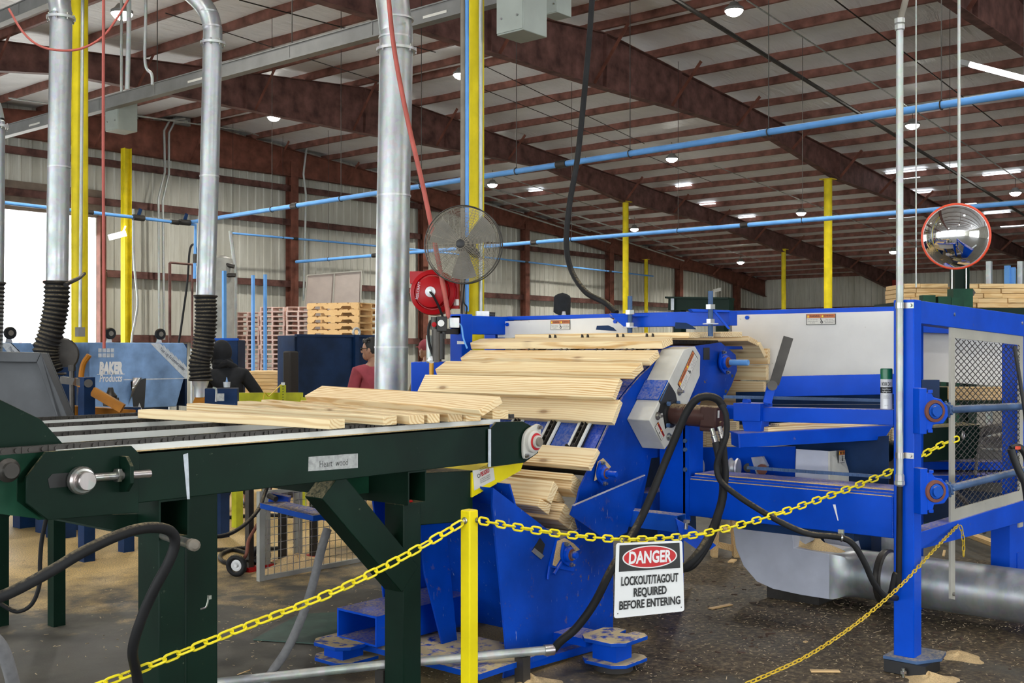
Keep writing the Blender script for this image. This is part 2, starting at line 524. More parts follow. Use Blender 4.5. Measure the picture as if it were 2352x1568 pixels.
M['orange_end'] = plain('yellow_handle', (0.60, 0.30, 0.02, 1), 0.5)
M['can_green'] = plain('green_cap', (0.008, 0.13, 0.06, 1), 0.3)
M['can_body'] = plain('white_can', (0.62, 0.63, 0.66, 1), 0.3, 0.1)
M['pine'] = wood('pine_lumber', srgb(240, 220, 178), srgb(204, 158, 94), 62, 0.9)
M['pine_far'] = wood('stacked_pine', srgb(226, 196, 146), srgb(200, 158, 100), 70, 0.5)
M['pallet'] = wood('pallet_wood', srgb(226, 190, 136), srgb(200, 152, 96), 70, 0.3)
M['pallet_pink'] = wood('pallet_wood_pink', srgb(244, 218, 208), srgb(226, 186, 172), 60, 0.2)
M['plywood'] = paint('pinkish_board', (0.44, 0.38, 0.34, 1), 0.7, None, 0, 0.05)
M['sawdust'] = plain('sawdust', (0.58, 0.42, 0.22, 1), 0.95, 0, 0.25, 120)
M['barrier'] = paint('yellow_green_paint', (0.50, 0.52, 0.03, 1), 0.5, srgb(90, 90, 40), 0.2, 0.2)
M['dark_block'] = plain('dark_rubber_block', (0.03, 0.026, 0.024, 1), 0.8)
M['tank'] = paint('tank_grey', (0.34, 0.34, 0.31, 1), 0.5, None, 0.2, 0.1)
M['matgreen'] = plain('green_mat', (0.045, 0.085, 0.065, 1), 0.7, 0, 0.3)

def emis(name, col, s):
    t = NT(name); t.p.inputs['Emission Color'].default_value = col; t.p.inputs['Emission Strength'].default_value = s
    t.base((0.8, 0.8, 0.8, 1)); return t.m
M['lamp'] = emis('lamp_diffuser', (1, 0.98, 0.9, 1), 40.0)
M['tube'] = emis('lit_tube', (1, 1, 1, 1), 6.0)
M['skylight'] = emis('daylit_roof_panel', (0.86, 0.93, 1, 1), 1.8)
M['led_red'] = emis('red_indicator', (1, 0.05, 0.08, 1), 4.0)

def m_mirror():
    t = NT('convex_mirror_glass'); t.base((0.9, 0.9, 0.9, 1)); t.p.inputs['Metallic'].default_value = 1; t.rough(0.02); return t.m
M['mirror'] = m_mirror()

def m_floor():
    t = NT('dusty_concrete'); v = t.n('ShaderNodeNewGeometry').outputs['Position']
    sep = t.n('ShaderNodeSeparateXYZ'); t.l(v, sep.inputs[0])
    n1 = t.noise(v, 0.9, 6, 0.6); n2 = t.noise(v, 7.0, 5, 0.65); n3 = t.noise(v, 90.0, 3, 0.6)
    c = t.ramp(n1, [(0.25, srgb(64, 61, 54)), (0.5, srgb(87, 84, 76)), (0.75, srgb(104, 101, 92))])
    c = t.mix(t.ramp(n2, [(0.35, (0.5,) * 3), (0.6, (0,) * 3)]), c, srgb(68, 63, 56))
    # dark oily dirt with bark under and beyond the blue frame
    def near(cx, cy, rx, ry):
        dx = t.math('DIVIDE', t.math('SUBTRACT', sep.outputs[0], cx), rx); dy = t.math('DIVIDE', t.math('SUBTRACT', sep.outputs[1], cy), ry)
        d = t.math('SQRT', t.math('ADD', t.math('MULTIPLY', dx, dx), t.math('MULTIPLY', dy, dy)))
        return t.math('ADD', d, t.math('MULTIPLY', t.math('SUBTRACT', t.noise(v, 2.2, 5, 0.65), 0.5), 1.1))
    dk = t.ramp(near(7.4, 3.3, 2.9, 1.9), [(0.72, (1, 1, 1)), (1.05, (0, 0, 0))])
    dirt = t.ramp(t.noise(v, 26.0, 6, 0.7), [(0.34, srgb(40, 33, 24)), (0.50, srgb(84, 71, 53)), (0.66, srgb(142, 124, 96))])
    c = t.mix(t.math('MULTIPLY', dk, 0.9), c, dirt)
    # sawdust drifts
    for (cx, cy, rx, ry, a) in ((6.2, 11.2, 4.6, 4.9, 1.0), (9.5, 12.5, 4.0, 4.0, 0.95), (5.0, 4.4, 1.1, 0.8, 0.55)):
        sd = t.ramp(near(cx, cy, rx, ry), [(0.62, (1, 1, 1)), (1.05, (0, 0, 0))])
        grain = t.ramp(n3, [(0.36, (0.35,) * 3), (0.6, (1, 1, 1))])
        c = t.mix(t.math('MULTIPLY', t.math('MULTIPLY', sd, grain), a), c, srgb(226, 192, 128))
    # loose flecks everywhere
    vo = t.n('ShaderNodeTexVoronoi'); vo.inputs['Scale'].default_value = 26.0; t.l(t.coord('Object', (1, 1.6, 1)), vo.inputs['Vector'])
    fl = t.ramp(vo.outputs['Distance'], [(0.05, (1, 1, 1)), (0.09, (0, 0, 0))])
    c = t.mix(t.math('MULTIPLY', fl, t.ramp(t.noise(v, 1.7, 3), [(0.45, (0,) * 3), (0.7, (0.5,) * 3)])), c, srgb(190, 170, 130))
    t.base(c); t.rough(t.ramp(n1, [(0.3, (0.5,) * 3), (0.7, (0.8,) * 3)])); t.p.inputs['Specular IOR Level'].default_value = 0.35
    t.bump(n3, 0.25, 0.004)
    return t.m
M['floor'] = m_floor()
def m_siding():
    t = NT('ribbed_wall_siding'); v = t.coord('Object')
    c = t.ramp(t.noise(t.coord('Object', (1.2, 1.2, 0.25)), 1.4, 5), [(0.3, srgb(176, 174, 160)), (0.7, srgb(206, 205, 194))])
    c = t.mix(t.ramp(t.noise(t.coord('Object', (6, 6, 0.4)), 2.0, 4, 0.7), [(0.52, (0,) * 3), (0.75, (0.45,) * 3)]), c, srgb(128, 116, 96))
    t.base(c); t.rough(0.55); return t.m
M['siding'] = m_siding()
def m_ceiling():
    t = NT('white_roof_insulation'); v = t.coord('Object')
    c = t.ramp(t.noise(v, 0.6, 4), [(0.3, srgb(226, 226, 228)), (0.7, srgb(246, 246, 248))])
    t.base(c); t.rough(0.42); t.p.inputs['Specular IOR Level'].default_value = 0.6
    w = t.noise(t.coord('Object', (0.5, 3.0, 1)), 1.6, 4, 0.6, 0.6)
    t.bump(w, 0.55, 0.12)
    return t.m
M['ceiling'] = m_ceiling()
M['ground'] = plain('sunlit_yard', (0.62, 0.60, 0.56, 1), 0.9)
M['strip'] = plain('hazy_strip_curtain', (0.9, 0.89, 0.87, 1), 0.5)
M['strip'].node_tree.nodes['Principled BSDF'].inputs['Transmission Weight'].default_value = 0.75
M['strip'].node_tree.nodes['Principled BSDF'].inputs['IOR'].default_value = 1.05
# ------------------------------------------------------------------ the hall: floor, walls, roof
XL, XR, YN, YB = -17.0, 55.0, -14.0, 29.1
RX, RZ = 19.3, 8.78
def roof(x): return RZ - abs(x - RX) / 12.0
def PR(px, py, drop, side=1):
    """where the line of sight meets the roof slope lowered by drop"""
    a = ray(px, py); k = side / 12.0
    t = (RZ + k * RX - drop - HCAM) / (a.z + k * a.x)
    return EYE + a * t
struct('floor', MB().b2((XL, YN, -0.2), (XR, YB, 0)), M['floor'])
solo('ground_outside', MB().b2((-120, YB, -0.25), (160, 130, -0.05)), M['ground'], None, None, kind='structure')

# ribbed siding, one rib every 0.305 m
def siding(mb, along, a0, a1, z0, z1, put):
    """profile along an axis from a0 to a1; z1 may be a function"""
    zt = z1 if callable(z1) else (lambda u: z1)
    us = []
    k = math.floor(a0 / 0.305)
    while k * 0.305 < a1:
        for du, h in ((0.0, 0), (0.20, 0), (0.222, 0.032), (0.262, 0.032), (0.284, 0)):
            u = k * 0.305 + du
            if a0 <= u <= a1: us.append((u, h))
        k += 1
    us = [(a0, 0)] + us + [(a1, 0)]
    vs = []; 
    for u, h in us: vs += [put(u, h, z0), put(u, h, zt(u))]
    fs = [(2 * i, 2 * i + 2, 2 * i + 3, 2 * i + 1) for i in range(len(us) - 1)]
    mb.add(vs, fs)
DX0, DX1, DZ = 6.0, 16.15, 5.55       # the big doorway in the gable wall
wb = MB()
put = lambda u, h, z: (u, YB - h, z)
siding(wb, 'x', XL, DX0, 0, lambda u: roof(u), put)
siding(wb, 'x', DX0, DX1, DZ, lambda u: roof(u), put)
siding(wb, 'x', DX1, RX, 0, lambda u: roof(u), put)
siding(wb, 'x', RX, XR, 0, lambda u: roof(u), put)
wb.b2((XL, YB + 0.02, 0), (DX0, YB + 0.06, 7.0)).b2((DX1, YB + 0.02, 0), (XR, YB + 0.06, 5.6)).b2((DX0, YB + 0.02, DZ), (XR, YB + 0.06, 7.0))
struct('wall_back', wb, M['siding'])
wr = MB()
siding(wr, 'y', YN, YB, 0, roof(XR), lambda u, h, z: (XR - h, u, z))
struct('wall_right', wr, M['siding'])
wf = MB()
pf = lambda u, h, z: (u, YN + h, z)
siding(wf, 'x', XL, -7, 0, lambda u: roof(u), pf)
siding(wf, 'x', -7, 4, 5.4, lambda u: roof(u), pf)
siding(wf, 'x', 4, 12, 0, lambda u: roof(u), pf)
siding(wf, 'x', 12, RX, 5.4, lambda u: roof(u), pf)
siding(wf, 'x', RX, 24, 5.4, lambda u: roof(u), pf)
siding(wf, 'x', 24, XR, 0, lambda u: roof(u), pf)
struct('wall_front', wf, M['siding'])
cl = MB()
cl.prism([(XL, YN, roof(XL)), (RX, YN, RZ), (RX, YB, RZ), (XL, YB, roof(XL))], (0, 0, 0.12))
cl.prism([(RX, YN, RZ), (XR, YN, roof(XR)), (XR, YB, roof(XR)), (RX, YB, RZ)], (0, 0, 0.12))
def quilt():
    mb = MB()
    def sheet(x0, x1):
        nx = int((x1 - x0) / 0.38); ny = 40
        def fn(u, v):
            x = x0 + (x1 - x0) * u; y = YN + (YB - YN) * v
            q = ((x - x0) / 1.52) % 1.0
            sag = 0.055 * math.sin(PI * q) ** 0.7 + 0.012 * math.sin(y * 2.1 + x) + 0.010 * math.sin(y * 5.3 + 2 * x)
            return (x, y, roof(x) - 0.02 - max(0, sag))
        mb.grid(fn, nx, ny)
    sheet(XL, RX); sheet(RX, XR)
    return mb
struct('ceiling', quilt(), M['ceiling'])
cr = struct('ceiling_roof_deck', cl, M['ceiling'])

# purlins: zees 1.52 m apart down both slopes
n = 0
def purlin(x):
    global n
    n += 1
    zt = roof(x) - 0.015
    mb = MB()
    mb.b2((x - 0.006, YN, zt - 0.21), (x + 0.006, YB - 0.05, zt)).b2((x - 0.075, YN, zt - 0.008), (x, YB - 0.05, zt)).b2((x, YN, zt - 0.216), (x + 0.075, YB - 0.05, zt - 0.208))
    mb.b2((x + 0.068, YN, zt - 0.216), (x + 0.075, YB - 0.05, zt - 0.195))
    struct('trim_%d' % n, mb, M['rust_light'])
x = RX - 0.35
while x > -8: purlin(x); x -= 1.52
x = RX + 0.35
while x < XR - 0.3: purlin(x); x += 1.52
# girts on the walls, a dark eave strip
for z in (2.13, 3.95, 5.95, 7.05):
    for x0, x1 in ((XL, DX0), (DX1 + 0.2, XR)) if z < DZ else ((XL, XR),):
        if z > 7 : x1 = 36.0
        n += 1
        mb = MB().b2((x0, YB - 0.23, z - 0.10), (x1, YB - 0.222, z + 0.10)).b2((x0, YB - 0.23, z + 0.092), (x1, YB - 0.04, z + 0.10)).b2((x0, YB - 0.3, z - 0.108), (x1, YB - 0.222, z - 0.10))
        struct('trim_%d' % n, mb, M['rust'])
for z in (2.13, 3.95):
    n += 1
    struct('trim_%d' % n, MB().b2((XR - 0.23, YN, z - 0.1), (XR - 0.04, YB, z + 0.1)), M['rust'])
# doorway header flashing and jambs
n += 1
struct('trim_%d' % n, MB().b2((DX0 - 0.3, YB - 0.10, DZ - 0.05), (DX1 + 0.15, YB - 0.045, DZ + 0.72)), paint('header_brown', (0.20, 0.155, 0.12, 1), 0.6))
n += 1
struct('trim_%d' % n, MB().b2((DX1 - 0.02, YB - 0.25, 0), (DX1 + 0.16, YB - 0.04, DZ)), M['rust_col'])
n += 1
struct('trim_%d' % n, MB().b2((DX0 - 0.16, YB - 0.25, 0), (DX0 + 0.02, YB - 0.04, DZ)), M['rust_col'])

# tapered frames
DEP = [(XL, 0.9), (-6, 0.5), (6.9, 0.75), (11.2, 0.5), (15.6, 0.85), (19.3, 1.17), (22.3, 0.88), (26.8, 0.5), (31.0, 0.76), (36.5, 0.5), (42.8, 0.7), (49, 0.45), (XR, 0.85)]
def depth_at(x):
    for (a, b), (c, d) in zip(DEP, DEP[1:]):
        if a <= x <= c: return b + (d - b) * (x - a) / (c - a)
    return 0.6
def frame(y, label, x0=-8.0, mat='rust', k=1.0):
    t = Thing('roof_beam', label, 'beam', 'tapered roof beams', loc=(RX, y, roof(RX) - 1.4))
    xs = [x0] + [p[0] for p in DEP if p[0] > x0]
    top = [V((x, y, roof(x) - 0.235)) for x in xs]; bot = [V((x, y, roof(x) - 0.235 - depth_at(x) * k)) for x in xs]
    web = MB()
    for i in range(len(xs) - 1):
        web.prism([top[i] - YA * 0.006, top[i + 1] - YA * 0.006, bot[i + 1] - YA * 0.006, bot[i] - YA * 0.006], (0, 0.012, 0))
    t.part('web', web, M[mat])
    fl = MB(); fb = MB()
    for i in range(len(xs) - 1):
        fl.bar(top[i], top[i + 1], 0.2, 0.016); fb.bar(bot[i], bot[i + 1], 0.2, 0.016)
    t.part('top_flange', fl, M[mat]); t.part('bottom_flange', fb, M[mat])
    for i in range(1, len(xs) - 1):
        mb = MB().b2((xs[i] - 0.008, y - 0.1, bot[i].z), (xs[i] + 0.008, y + 0.1, top[i].z))
        t.part('stiffener', mb, M[mat])
    x = RX - 0.35 - 1.52 * 8
    while x < XR - 1:
        if x > x0:
            zb = roof(x) - 0.235 - depth_at(x) * k
            for s in (-1, 1):
                mb = MB().bar((x, y + s * 0.02, zb + 0.03), (x, y + s * (0.35 + depth_at(x) * 0.5), roof(x) - 0.2), 0.08, 0.008, XA)
                t.part('flange_brace', mb, M['rust_col'])
        x += 3.04
    return t
frame(6.25, 'dark brown roof beam crossing the top right corner, nearest of the roof beams')
frame(13.9, 'deep brown roof beam running behind the yellow column with the fan')
frame(21.5, 'brown roof beam whose peak is just left of the big silver duct')
frame(28.75, 'red-brown roof beam lying against the top of the ribbed end wall', mat='rust_col')

# columns
def column(px, y, top_py, w, label, mat='yellow', wface=None, base=0.0):
    p = PY(px, top_py, y); ztop = p.z
    t = Thing('steel_column', label, 'column', 'steel columns', loc=(p.x, y, base))
    t.part('shaft', MB().cyl((p.x, y, base), (p.x, y, ztop), w / 2, 20), M[mat])
    t.part('base_plate', MB().b2((p.x - w * .9, y - w * .9, base), (p.x + w * .9, y + w * .9, base + 0.02)), M[mat])
    t.part('cap_plate', MB().b2((p.x - w * .8, y - w * .8, ztop - 0.02), (p.x + w * .8, y + w * .8, ztop)), M[mat])
    return p
def wide_column(px, y, ztop, w, label, mat='yellow'):
    """wide-flange column: two flanges facing +-x and a web"""
    p = PY(px, 500, y)
    t = Thing('steel_column', label, 'column', 'steel columns', loc=(p.x, y, 0))
    h = w * 0.95
    t.part('flange', MB().b2((p.x - h / 2, y - w / 2, 0), (p.x - h / 2 + 0.012, y + w / 2, ztop)), M[mat])
    t.part('flange', MB().b2((p.x + h / 2 - 0.012, y - w / 2, 0), (p.x + h / 2, y + w / 2, ztop)), M[mat])
    t.part('web', MB().b2((p.x - h / 2, y - 0.006, 0), (p.x + h / 2, y + 0.006, ztop)), M[mat])
    t.part('base_plate', MB().b2((p.x - w * .75, y - w * .75, 0), (p.x + w * .75, y + w * .75, 0.025)), M[mat])
    return p, t
zc = roof(6.9) - 0.235 - 0.75
CA = column(1089, 6.25, -517, 0.168, 'yellow pipe column carrying the wire fan beside the big silver duct')
CB = column(183, 13.7, -40, 0.21, 'yellow pipe column standing between the two silver ducts at left')
pw, tw = wide_column(290, 28.2, 7.4, 0.22, 'yellow wide-flange column beside the bright doorway')
column(1437, 21.5, 463, 0.205, 'yellow column rising behind the left threaded bolt of the blue frame')
column(1902, 13.9, 411, 0.235, 'tallest yellow column right of centre, above the white guard panel')
column(1800, 21.5, 572, 0.19, 'thin far yellow column just left of the tall one above the white panel')
column(1484, 28.3, 595, 0.17, 'thin far yellow column against the ribbed wall, right of the hanging black cable')
for k, (px, w, lab) in enumerate([(671, 0.30, 'brown wall column behind the pallet stacks'), (972, 0.26, 'brown wall column behind the fan'), (1206, 0.26, 'brown wall column just right of the fan'),
                                (1400, 0.3, 'brown wall column behind the hanging cable bend'), (1560, 0.3, 'brown wall column above the dark green beam'), (1692, 0.34, 'reddish wall column nearest the far corner'), (-300, .3, 'brown wall column left of the doorway')]):
    if px < 0: continue
    p = PY(px, 500, YB - 0.28)
    t = Thing('wall_column', lab, 'column', 'brown wall columns', loc=(p.x, YB - 0.28, 0))
    zt = roof(p.x) - 0.6
    t.part('flange', MB().b2((p.x - w / 2, YB - 0.42, 0), (p.x + w / 2, YB - 0.405, zt)), M['rust_col'])
    t.part('flange', MB().b2((p.x - w / 2, YB - 0.15, 0), (p.x + w / 2, YB - 0.135, zt)), M['rust_col'])
    t.part('web', MB().b2((p.x - 0.008, YB - 0.405, 0), (p.x + 0.008, YB - 0.15, zt)), M['rust_col'])
for (y, lab) in ((21.5, 'red corner column on the far right wall beside the mirror pole'),):
    t = Thing('wall_column', lab, 'column', 'brown wall columns', loc=(XR - 0.3, y, 0))
    t.part('shaft', MB().b2((XR - 0.55, y - 0.2, 0), (XR - 0.06, y + 0.2, roof(XR) - 0.5)), paint('red_column', (0.30, 0.03, 0.02, 1), 0.5))
# big doorway: strip curtain across its top, yard barriers outside
sc_ = Thing('strip_curtain', 'hazy white strip curtain hanging in the bright doorway', 'curtain', loc=((DX0 + DX1) / 2, YB - 0.02, 3.9))
k = 0
xx = DX0 + 0.1
while xx < DX1 - 0.1:
    mb = MB(); zb = 5.0
    mb.b2((xx, YB - 0.03 + 0.012 * (k % 2), zb), (xx + 0.34, YB - 0.024 + 0.012 * (k % 2), DZ))
    sc_.part('strip', mb, M['strip']); xx += 0.3; k += 1
t = Thing('yard_rail', 'red rail seen through the bright doorway', 'rail')
a, b = PY(20, 640, 40), PY(275, 655, 40)
t.part('rail', MB().bar(a, b, 0.1, 0.26), M['rail_overexposed'])
for f_ in (0.1, 0.9):
    q = a.lerp(b, f_); t.part('post', MB().b2((q.x - .04, q.y - .04, -0.05), (q.x + .04, q.y + .04, q.z)), M['rail_overexposed'])

# ------------------------------------------------------------------ roof things: lamps, skylights, pipes, conduits
def bay_lamp(p, label, dia=0.36, power=LAMP_W):
    t = Thing('high_bay_lamp', label, 'lamp', 'high bay lamps', loc=p)
    z = p.z
    t.part('diffuser', MB().lathe(p, ZA, [(0, -0.10), (dia * .2, -0.092), (dia * .36, -0.06), (dia * .45, -0.02), (dia * .48, 0.004)], 20), M['lamp'])
    t.part('housing', MB().lathe(p, ZA, [(dia * .48, 0.0), (dia * .5, 0.01), (dia * .5, 0.05), (dia * .34, 0.09), (dia * .2, 0.16), (0.0, 0.17)], 20), M['grey_duct'])
    t.part('hook', MB().tube([p + ZA * 0.16, V((p.x, p.y, roof(p.x) - 0.12))], 0.008, 6), M['steel_dark'])
    lamp_light(p - ZA * 0.12, power)
LP = [(280, 32, 'high bay lamp at upper left beside the yellow column'), (629, 270, 'high bay lamp between the second duct and the big duct'), (1058, 172, 'high bay lamp peeking out left of the fan column'),
      (1131, 424, 'high bay lamp just right of the fan column below the blue pipe'), (1457, 526, 'high bay lamp right of the yellow column behind the cable'), (1543, 365, 'high bay lamp under the long blue pipe, mid roof'),
      (1686, 25, 'high bay lamp at top right, nearest of the roof lamps'), (1840, 489, 'high bay lamp left of the tall yellow column, on the lower blue pipe line'), (1701, 602, 'small far high bay lamp above the dark green beam'),
      (2096, 288, 'high bay lamp right of the tall conduit'), (2332, 443, 'high bay lamp at the right edge near the mirror'), (2052, 578, 'small far high bay lamp left of the conduit above the white panel')]
for (px, py, lab) in LP:
    p = PR(px, py, 0.62, -1 if px < 700 else 1)
    bay_lamp(p, lab)
for k, (x, y) in enumerate([(1.5, 0.5), (6.5, 1.0), (3.5, 7.5), (10.5, 3.5), (-2.5, 5.0), (11.5, -4.0), (3.0, -5.0), (7.0, 11.0)]):
    bay_lamp(V((x, y, roof(x) - 0.62)), 'high bay lamp hanging over the near machines, out of the picture', power=NEAR_W)

k = 0
for (px, py, l, dr) in [(1230, 439, 1.2, .06), (1330, 436, .9, .06), (1570, 428, 1.2, .06), (1625, 470, 1.3, .06), (1668, 490, 1.3, .06), (2080, 395, 2.5, .06), (2100, 445, 2.5, .06), (2230, 362, 2.0, .06), (2160, 450, 3, .06), (2125, 372, 2.4, 0.06), (2300, 400, 2.2, 0.06), (1998, 480, 3, 0.06), (2250, 520, 3, 0.06), (2085, 410, 1.5, 0), (2130, 425, 1.2, 0), (2180, 385, 1.2, 0), (2215, 470, 1.6, 0), (2290, 490, 1.8, 0), (2330, 520, 2, 0), (2070, 500, 2, 0), (2100, 530, 2, 0), (2310, 455, 1.2, 0), (1715, 500, 1.4, 0), (1690, 420, 1.0, 0)]:
    p = PR(px, py, 0.13)
    if p.x > XR - 2: continue
    k += 1
    mb = MB().prism([(p.x - 0.06, p.y - l / 4, roof(p.x - .06) - 0.12), (p.x + 0.06, p.y - l / 4, roof(p.x + .06) - 0.12), (p.x + 0.06, p.y + l / 4, roof(p.x + .06) - 0.12), (p.x - 0.06, p.y + l / 4, roof(p.x - .09) - 0.12)], (0, 0, 0.02))
    o = struct('window_%d' % k, mb, M['skylight'])

def run_pipe(name, pts, r, mat, label, cat, group=None, n_=10, hang=0, hanger_mat='conduit', couple=0):
    t = Thing(name, label, cat, group)
    t.part('pipe_run', MB().tube(pts, r, n_), M[mat])
    if hang:
        for i in range(len(pts) - 1):
            a, b = V(pts[i]), V(pts[i + 1]); L = (b - a).length; m = max(1, int(L / hang))
            for q in range(m):
                p = a.lerp(b, (q + 0.5) / m)
                h = MB().tube([p + ZA * r, V((p.x, p.y, roof(p.x) - 0.1))], 0.006, 5)
                h.ring(p, (b - a), r + 0.008, 0.008, 14, 5)
                hk = t.part('hanger', h, M['steel_dark'])
    if couple:
        for i in range(len(pts) - 1):
            a, b = V(pts[i]), V(pts[i + 1]); L = (b - a).length; m = max(1, int(L / couple))
            for q in range(1, m + 1):
                p = a.lerp(b, q / (m + 0.6)); d = (b - a).normalized()
                t.part('coupling', MB().cyl(p - d * 0.09, p + d * 0.09, r + 0.014, 14), M['steel_dark'])
    return t
run_pipe('air_pipe', [PZ(2400, 204, 4.42), PZ(425, 512, 4.42)], 0.042, 'blue_pipe', 'long pale blue air pipe hung across the hall, upper of the two', 'pipe', 'blue air pipes', hang=1.9, couple=6)
run_pipe('air_pipe', [V((22.0, 6.0, 4.55)), V((22.0, 27.6, 4.55))], 0.05, 'blue_pipe', 'blue air pipe hung farther back, passing behind the mirror and the fan', 'pipe', 'blue air pipes', hang=3.0, couple=6)
a, b, c2 = PY(-10, 463, 19.8), PY(318, 500, 19.8), PY(449, 516, 19.8)
run_pipe('air_pipe', [a, b, c2, PY(447, 640, 19.8)], 0.035, 'blue_pipe', 'blue air pipe crossing before the bright doorway, dropping at its right end', 'pipe', 'blue air pipes', couple=3)
run_pipe('air_pipe', [PY(540, 640, 27.9), PY(530, 535, 27.9), PY(760, 555, 27.9), PY(975, 575, 27.9), PY(1500, 634, 27.9)], 0.035, 'blue_pipe', 'thin blue air pipe on the end wall above the pallets', 'pipe', 'blue air pipes', hang=5, couple=5)
for (px, lab) in ((318, 'dark shut-off valve left of the pair on the blue wall pipe'), (424, 'dark shut-off valve right of the pair on the blue wall pipe')):
    p = PY(px, 500 + (px - 318) * 0.1, 19.78)
    t = Thing('pipe_valve', lab, 'valve', 'pipe valves')
    t.part('body', MB().cyl(p - XA * .12, p + XA * .12, 0.06, 12), M['steel_dark'])
    t.part('lever', MB().bar(p + ZA * .04, p + V((0.05, 0, .18)), 0.03, 0.06), M['blue_navy'])
# grey busway with plug-in boxes
def busway(p0, p1, label):
    t = Thing('busway', label, 'bus duct', 'grey bus ducts', loc=(V(p0) + V(p1)) / 2)
    d = V(p1) - V(p0)
    t.part('duct', MB().bar(p0, p1, 0.09, 0.16), M['grey_duct'])
    t.part('rail', MB().bar(V(p0) - ZA * .085, V(p1) - ZA * .085, 0.12, 0.02), M['grey_duct'])
    t.part('rail', MB().bar(V(p0) + ZA * .085, V(p1) + ZA * .085, 0.12, 0.015), M['grey_duct'])
    m = int(d.length / 1.5)
    for q in range(m):
        p = V(p0) + d * ((q + 0.5) / m)
        t.part('joint', MB().box(p, (0.105, 0.03, 0.185)), M['grey_duct'])
        if q % 3 == 0:
            t.part('label_strip', MB().box(p + V((-0.048, 0.5, -0.03)), (0.003, 0.36, 0.03)), M['label_white'], label='pale printed strip')
        if q % 2 == 0: t.part('hanger', MB().tube([p + ZA * 0.09, V((p.x, p.y, roof(p.x) - 0.2))], 0.007, 5), M['steel_dark'])
    return t
pa = D(1060, 14, 11.9); pb = PX(2, 306, pa.x)
dd = (pb - pa).normalized(); pb.x = pa.x
pb = V((pa.x, PX(2, 306, pa.x).y, pa.z))
busway(pa - YA * 0.9, pb + YA * 2, 'long grey busway slanting across the upper left past the ducts')
pq = PX(60, 18, 7.3)
busway(V((7.3, pq.y - 2.2, pq.z)), V((7.3, pq.y + 4, pq.z)), 'grey busway cutting the top left corner')
def plug_box(p, s, label, mat='grey_green'):
    t = Thing('plug_box', label, 'electrical box', 'hanging electrical boxes')
    t.part('body', MB().box(p, s), M[mat], bev=0.006)
    t.part('cover', MB().box(p - XA * (s[0] / 2 + 0.004), (0.008, s[1] * .96, s[2] * .94)), M[mat])
    t.part('conduit', MB().cyl(p + ZA * s[2] / 2, V((p.x, p.y, roof(p.x) - 0.1)), 0.022, 8), M['conduit'])
    for yy in (-.3, .3): t.part('screw', MB().cyl(p + V((-s[0] / 2 - 0.008, yy * s[1], -.2 * s[2])), p + V((-s[0] / 2 - 0.016, yy * s[1], -.2 * s[2])), 0.01, 8), M['steel'])
plug_box(PX(279, 268, pa.x + .22), (0.32, 0.36, 0.46), 'grey box hung from the busway between the ducts')
plug_box(D(1199, 25, 9.0), (0.30, 0.28, 0.42), 'large grey box at top centre right of the yellow column')
plug_box(D(1279, 5, 11.5), (0.24, 0.2, 0.3), 'small grey box at the top edge right of the large one')
# conduits and rods near the roof
def rod(px0, py0, px1, py1, drop, r, mat, label, cat='conduit', side=1, group='roof conduits'):
    a, b = PR(px0, py0, drop, side), PR(px1, py1, drop, side)
    if b.y > 28.2: b = a.lerp(b, (28.2 - a.y) / (b.y - a.y))
    if a.y > 28.2: a = b.lerp(a, (28.2 - b.y) / (a.y - b.y))
    if b.x > XR - .5: b = a.lerp(b, (XR - .5 - a.x) / (b.x - a.x))
    run_pipe('roof_conduit' if r < 0.03 else 'sprinkler_pipe', [a, b], r, mat, label, cat, group, n_=8)
rod(1520, -20, 2352, 494, 0.5, 0.045, 'steel_dark', 'dark sprinkler pipe slanting under the roof at upper right', 'pipe')
rod(1715, 0, 2352, 420, 0.32, 0.016, 'conduit', 'pale conduit slanting above the blue pipe at upper right')
rod(1905, -10, 2300, 290, 0.28, 0.014, 'steel_dark', 'thin dark rod near the top right corner')
rod(1090, 420, 1560, 570, 0.4, 0.03, 'conduit', 'lowest pale pipe of the bundle under the eave side roof')
rod(1090, 440, 1620, 615, 0.5, 0.03, 'conduit', 'next pale pipe of the bundle right of the fan column')
rod(1100, 462, 1660, 640, 0.6, 0.03, 'conduit', 'third pale pipe of the bundle right of the fan column')
rod(1140, 400, 1750, 600, 0.3, 0.014, 'conduit', 'thin conduit above the pipe bundle behind the cable')
rod(1110, 205, 1640, 420, 0.25, 0.010, 'steel_dark', 'thin dark rod right of the fan column under the roof')
rod(1110, 150, 1480, 330, 0.25, 0.010, 'steel_dark', 'thin dark rod nearer the ridge right of the fan column')
rod(1640, 380, 2352, 660, 0.3, 0.014, 'conduit', 'thin conduit crossing left of the mirror')
rod(550, 0, 1000, 120, 0.25, 0.012, 'steel_dark', 'dark rod crossing the bright purlins at top left', side=-1)
rod(380, 30, 880, 190, 0.25, 0.010, 'steel_dark', 'second dark rod crossing the bright purlins at top left', side=-1)
rod(20, 225, 560, 300, 0.5, 0.02, 'conduit', 'pale conduit above the red end beam at left', side=-1)
rod(560, 300, 960, 430, 0.5, 0.02, 'conduit', 'pale conduit above the end beam behind the big duct', side=-1)
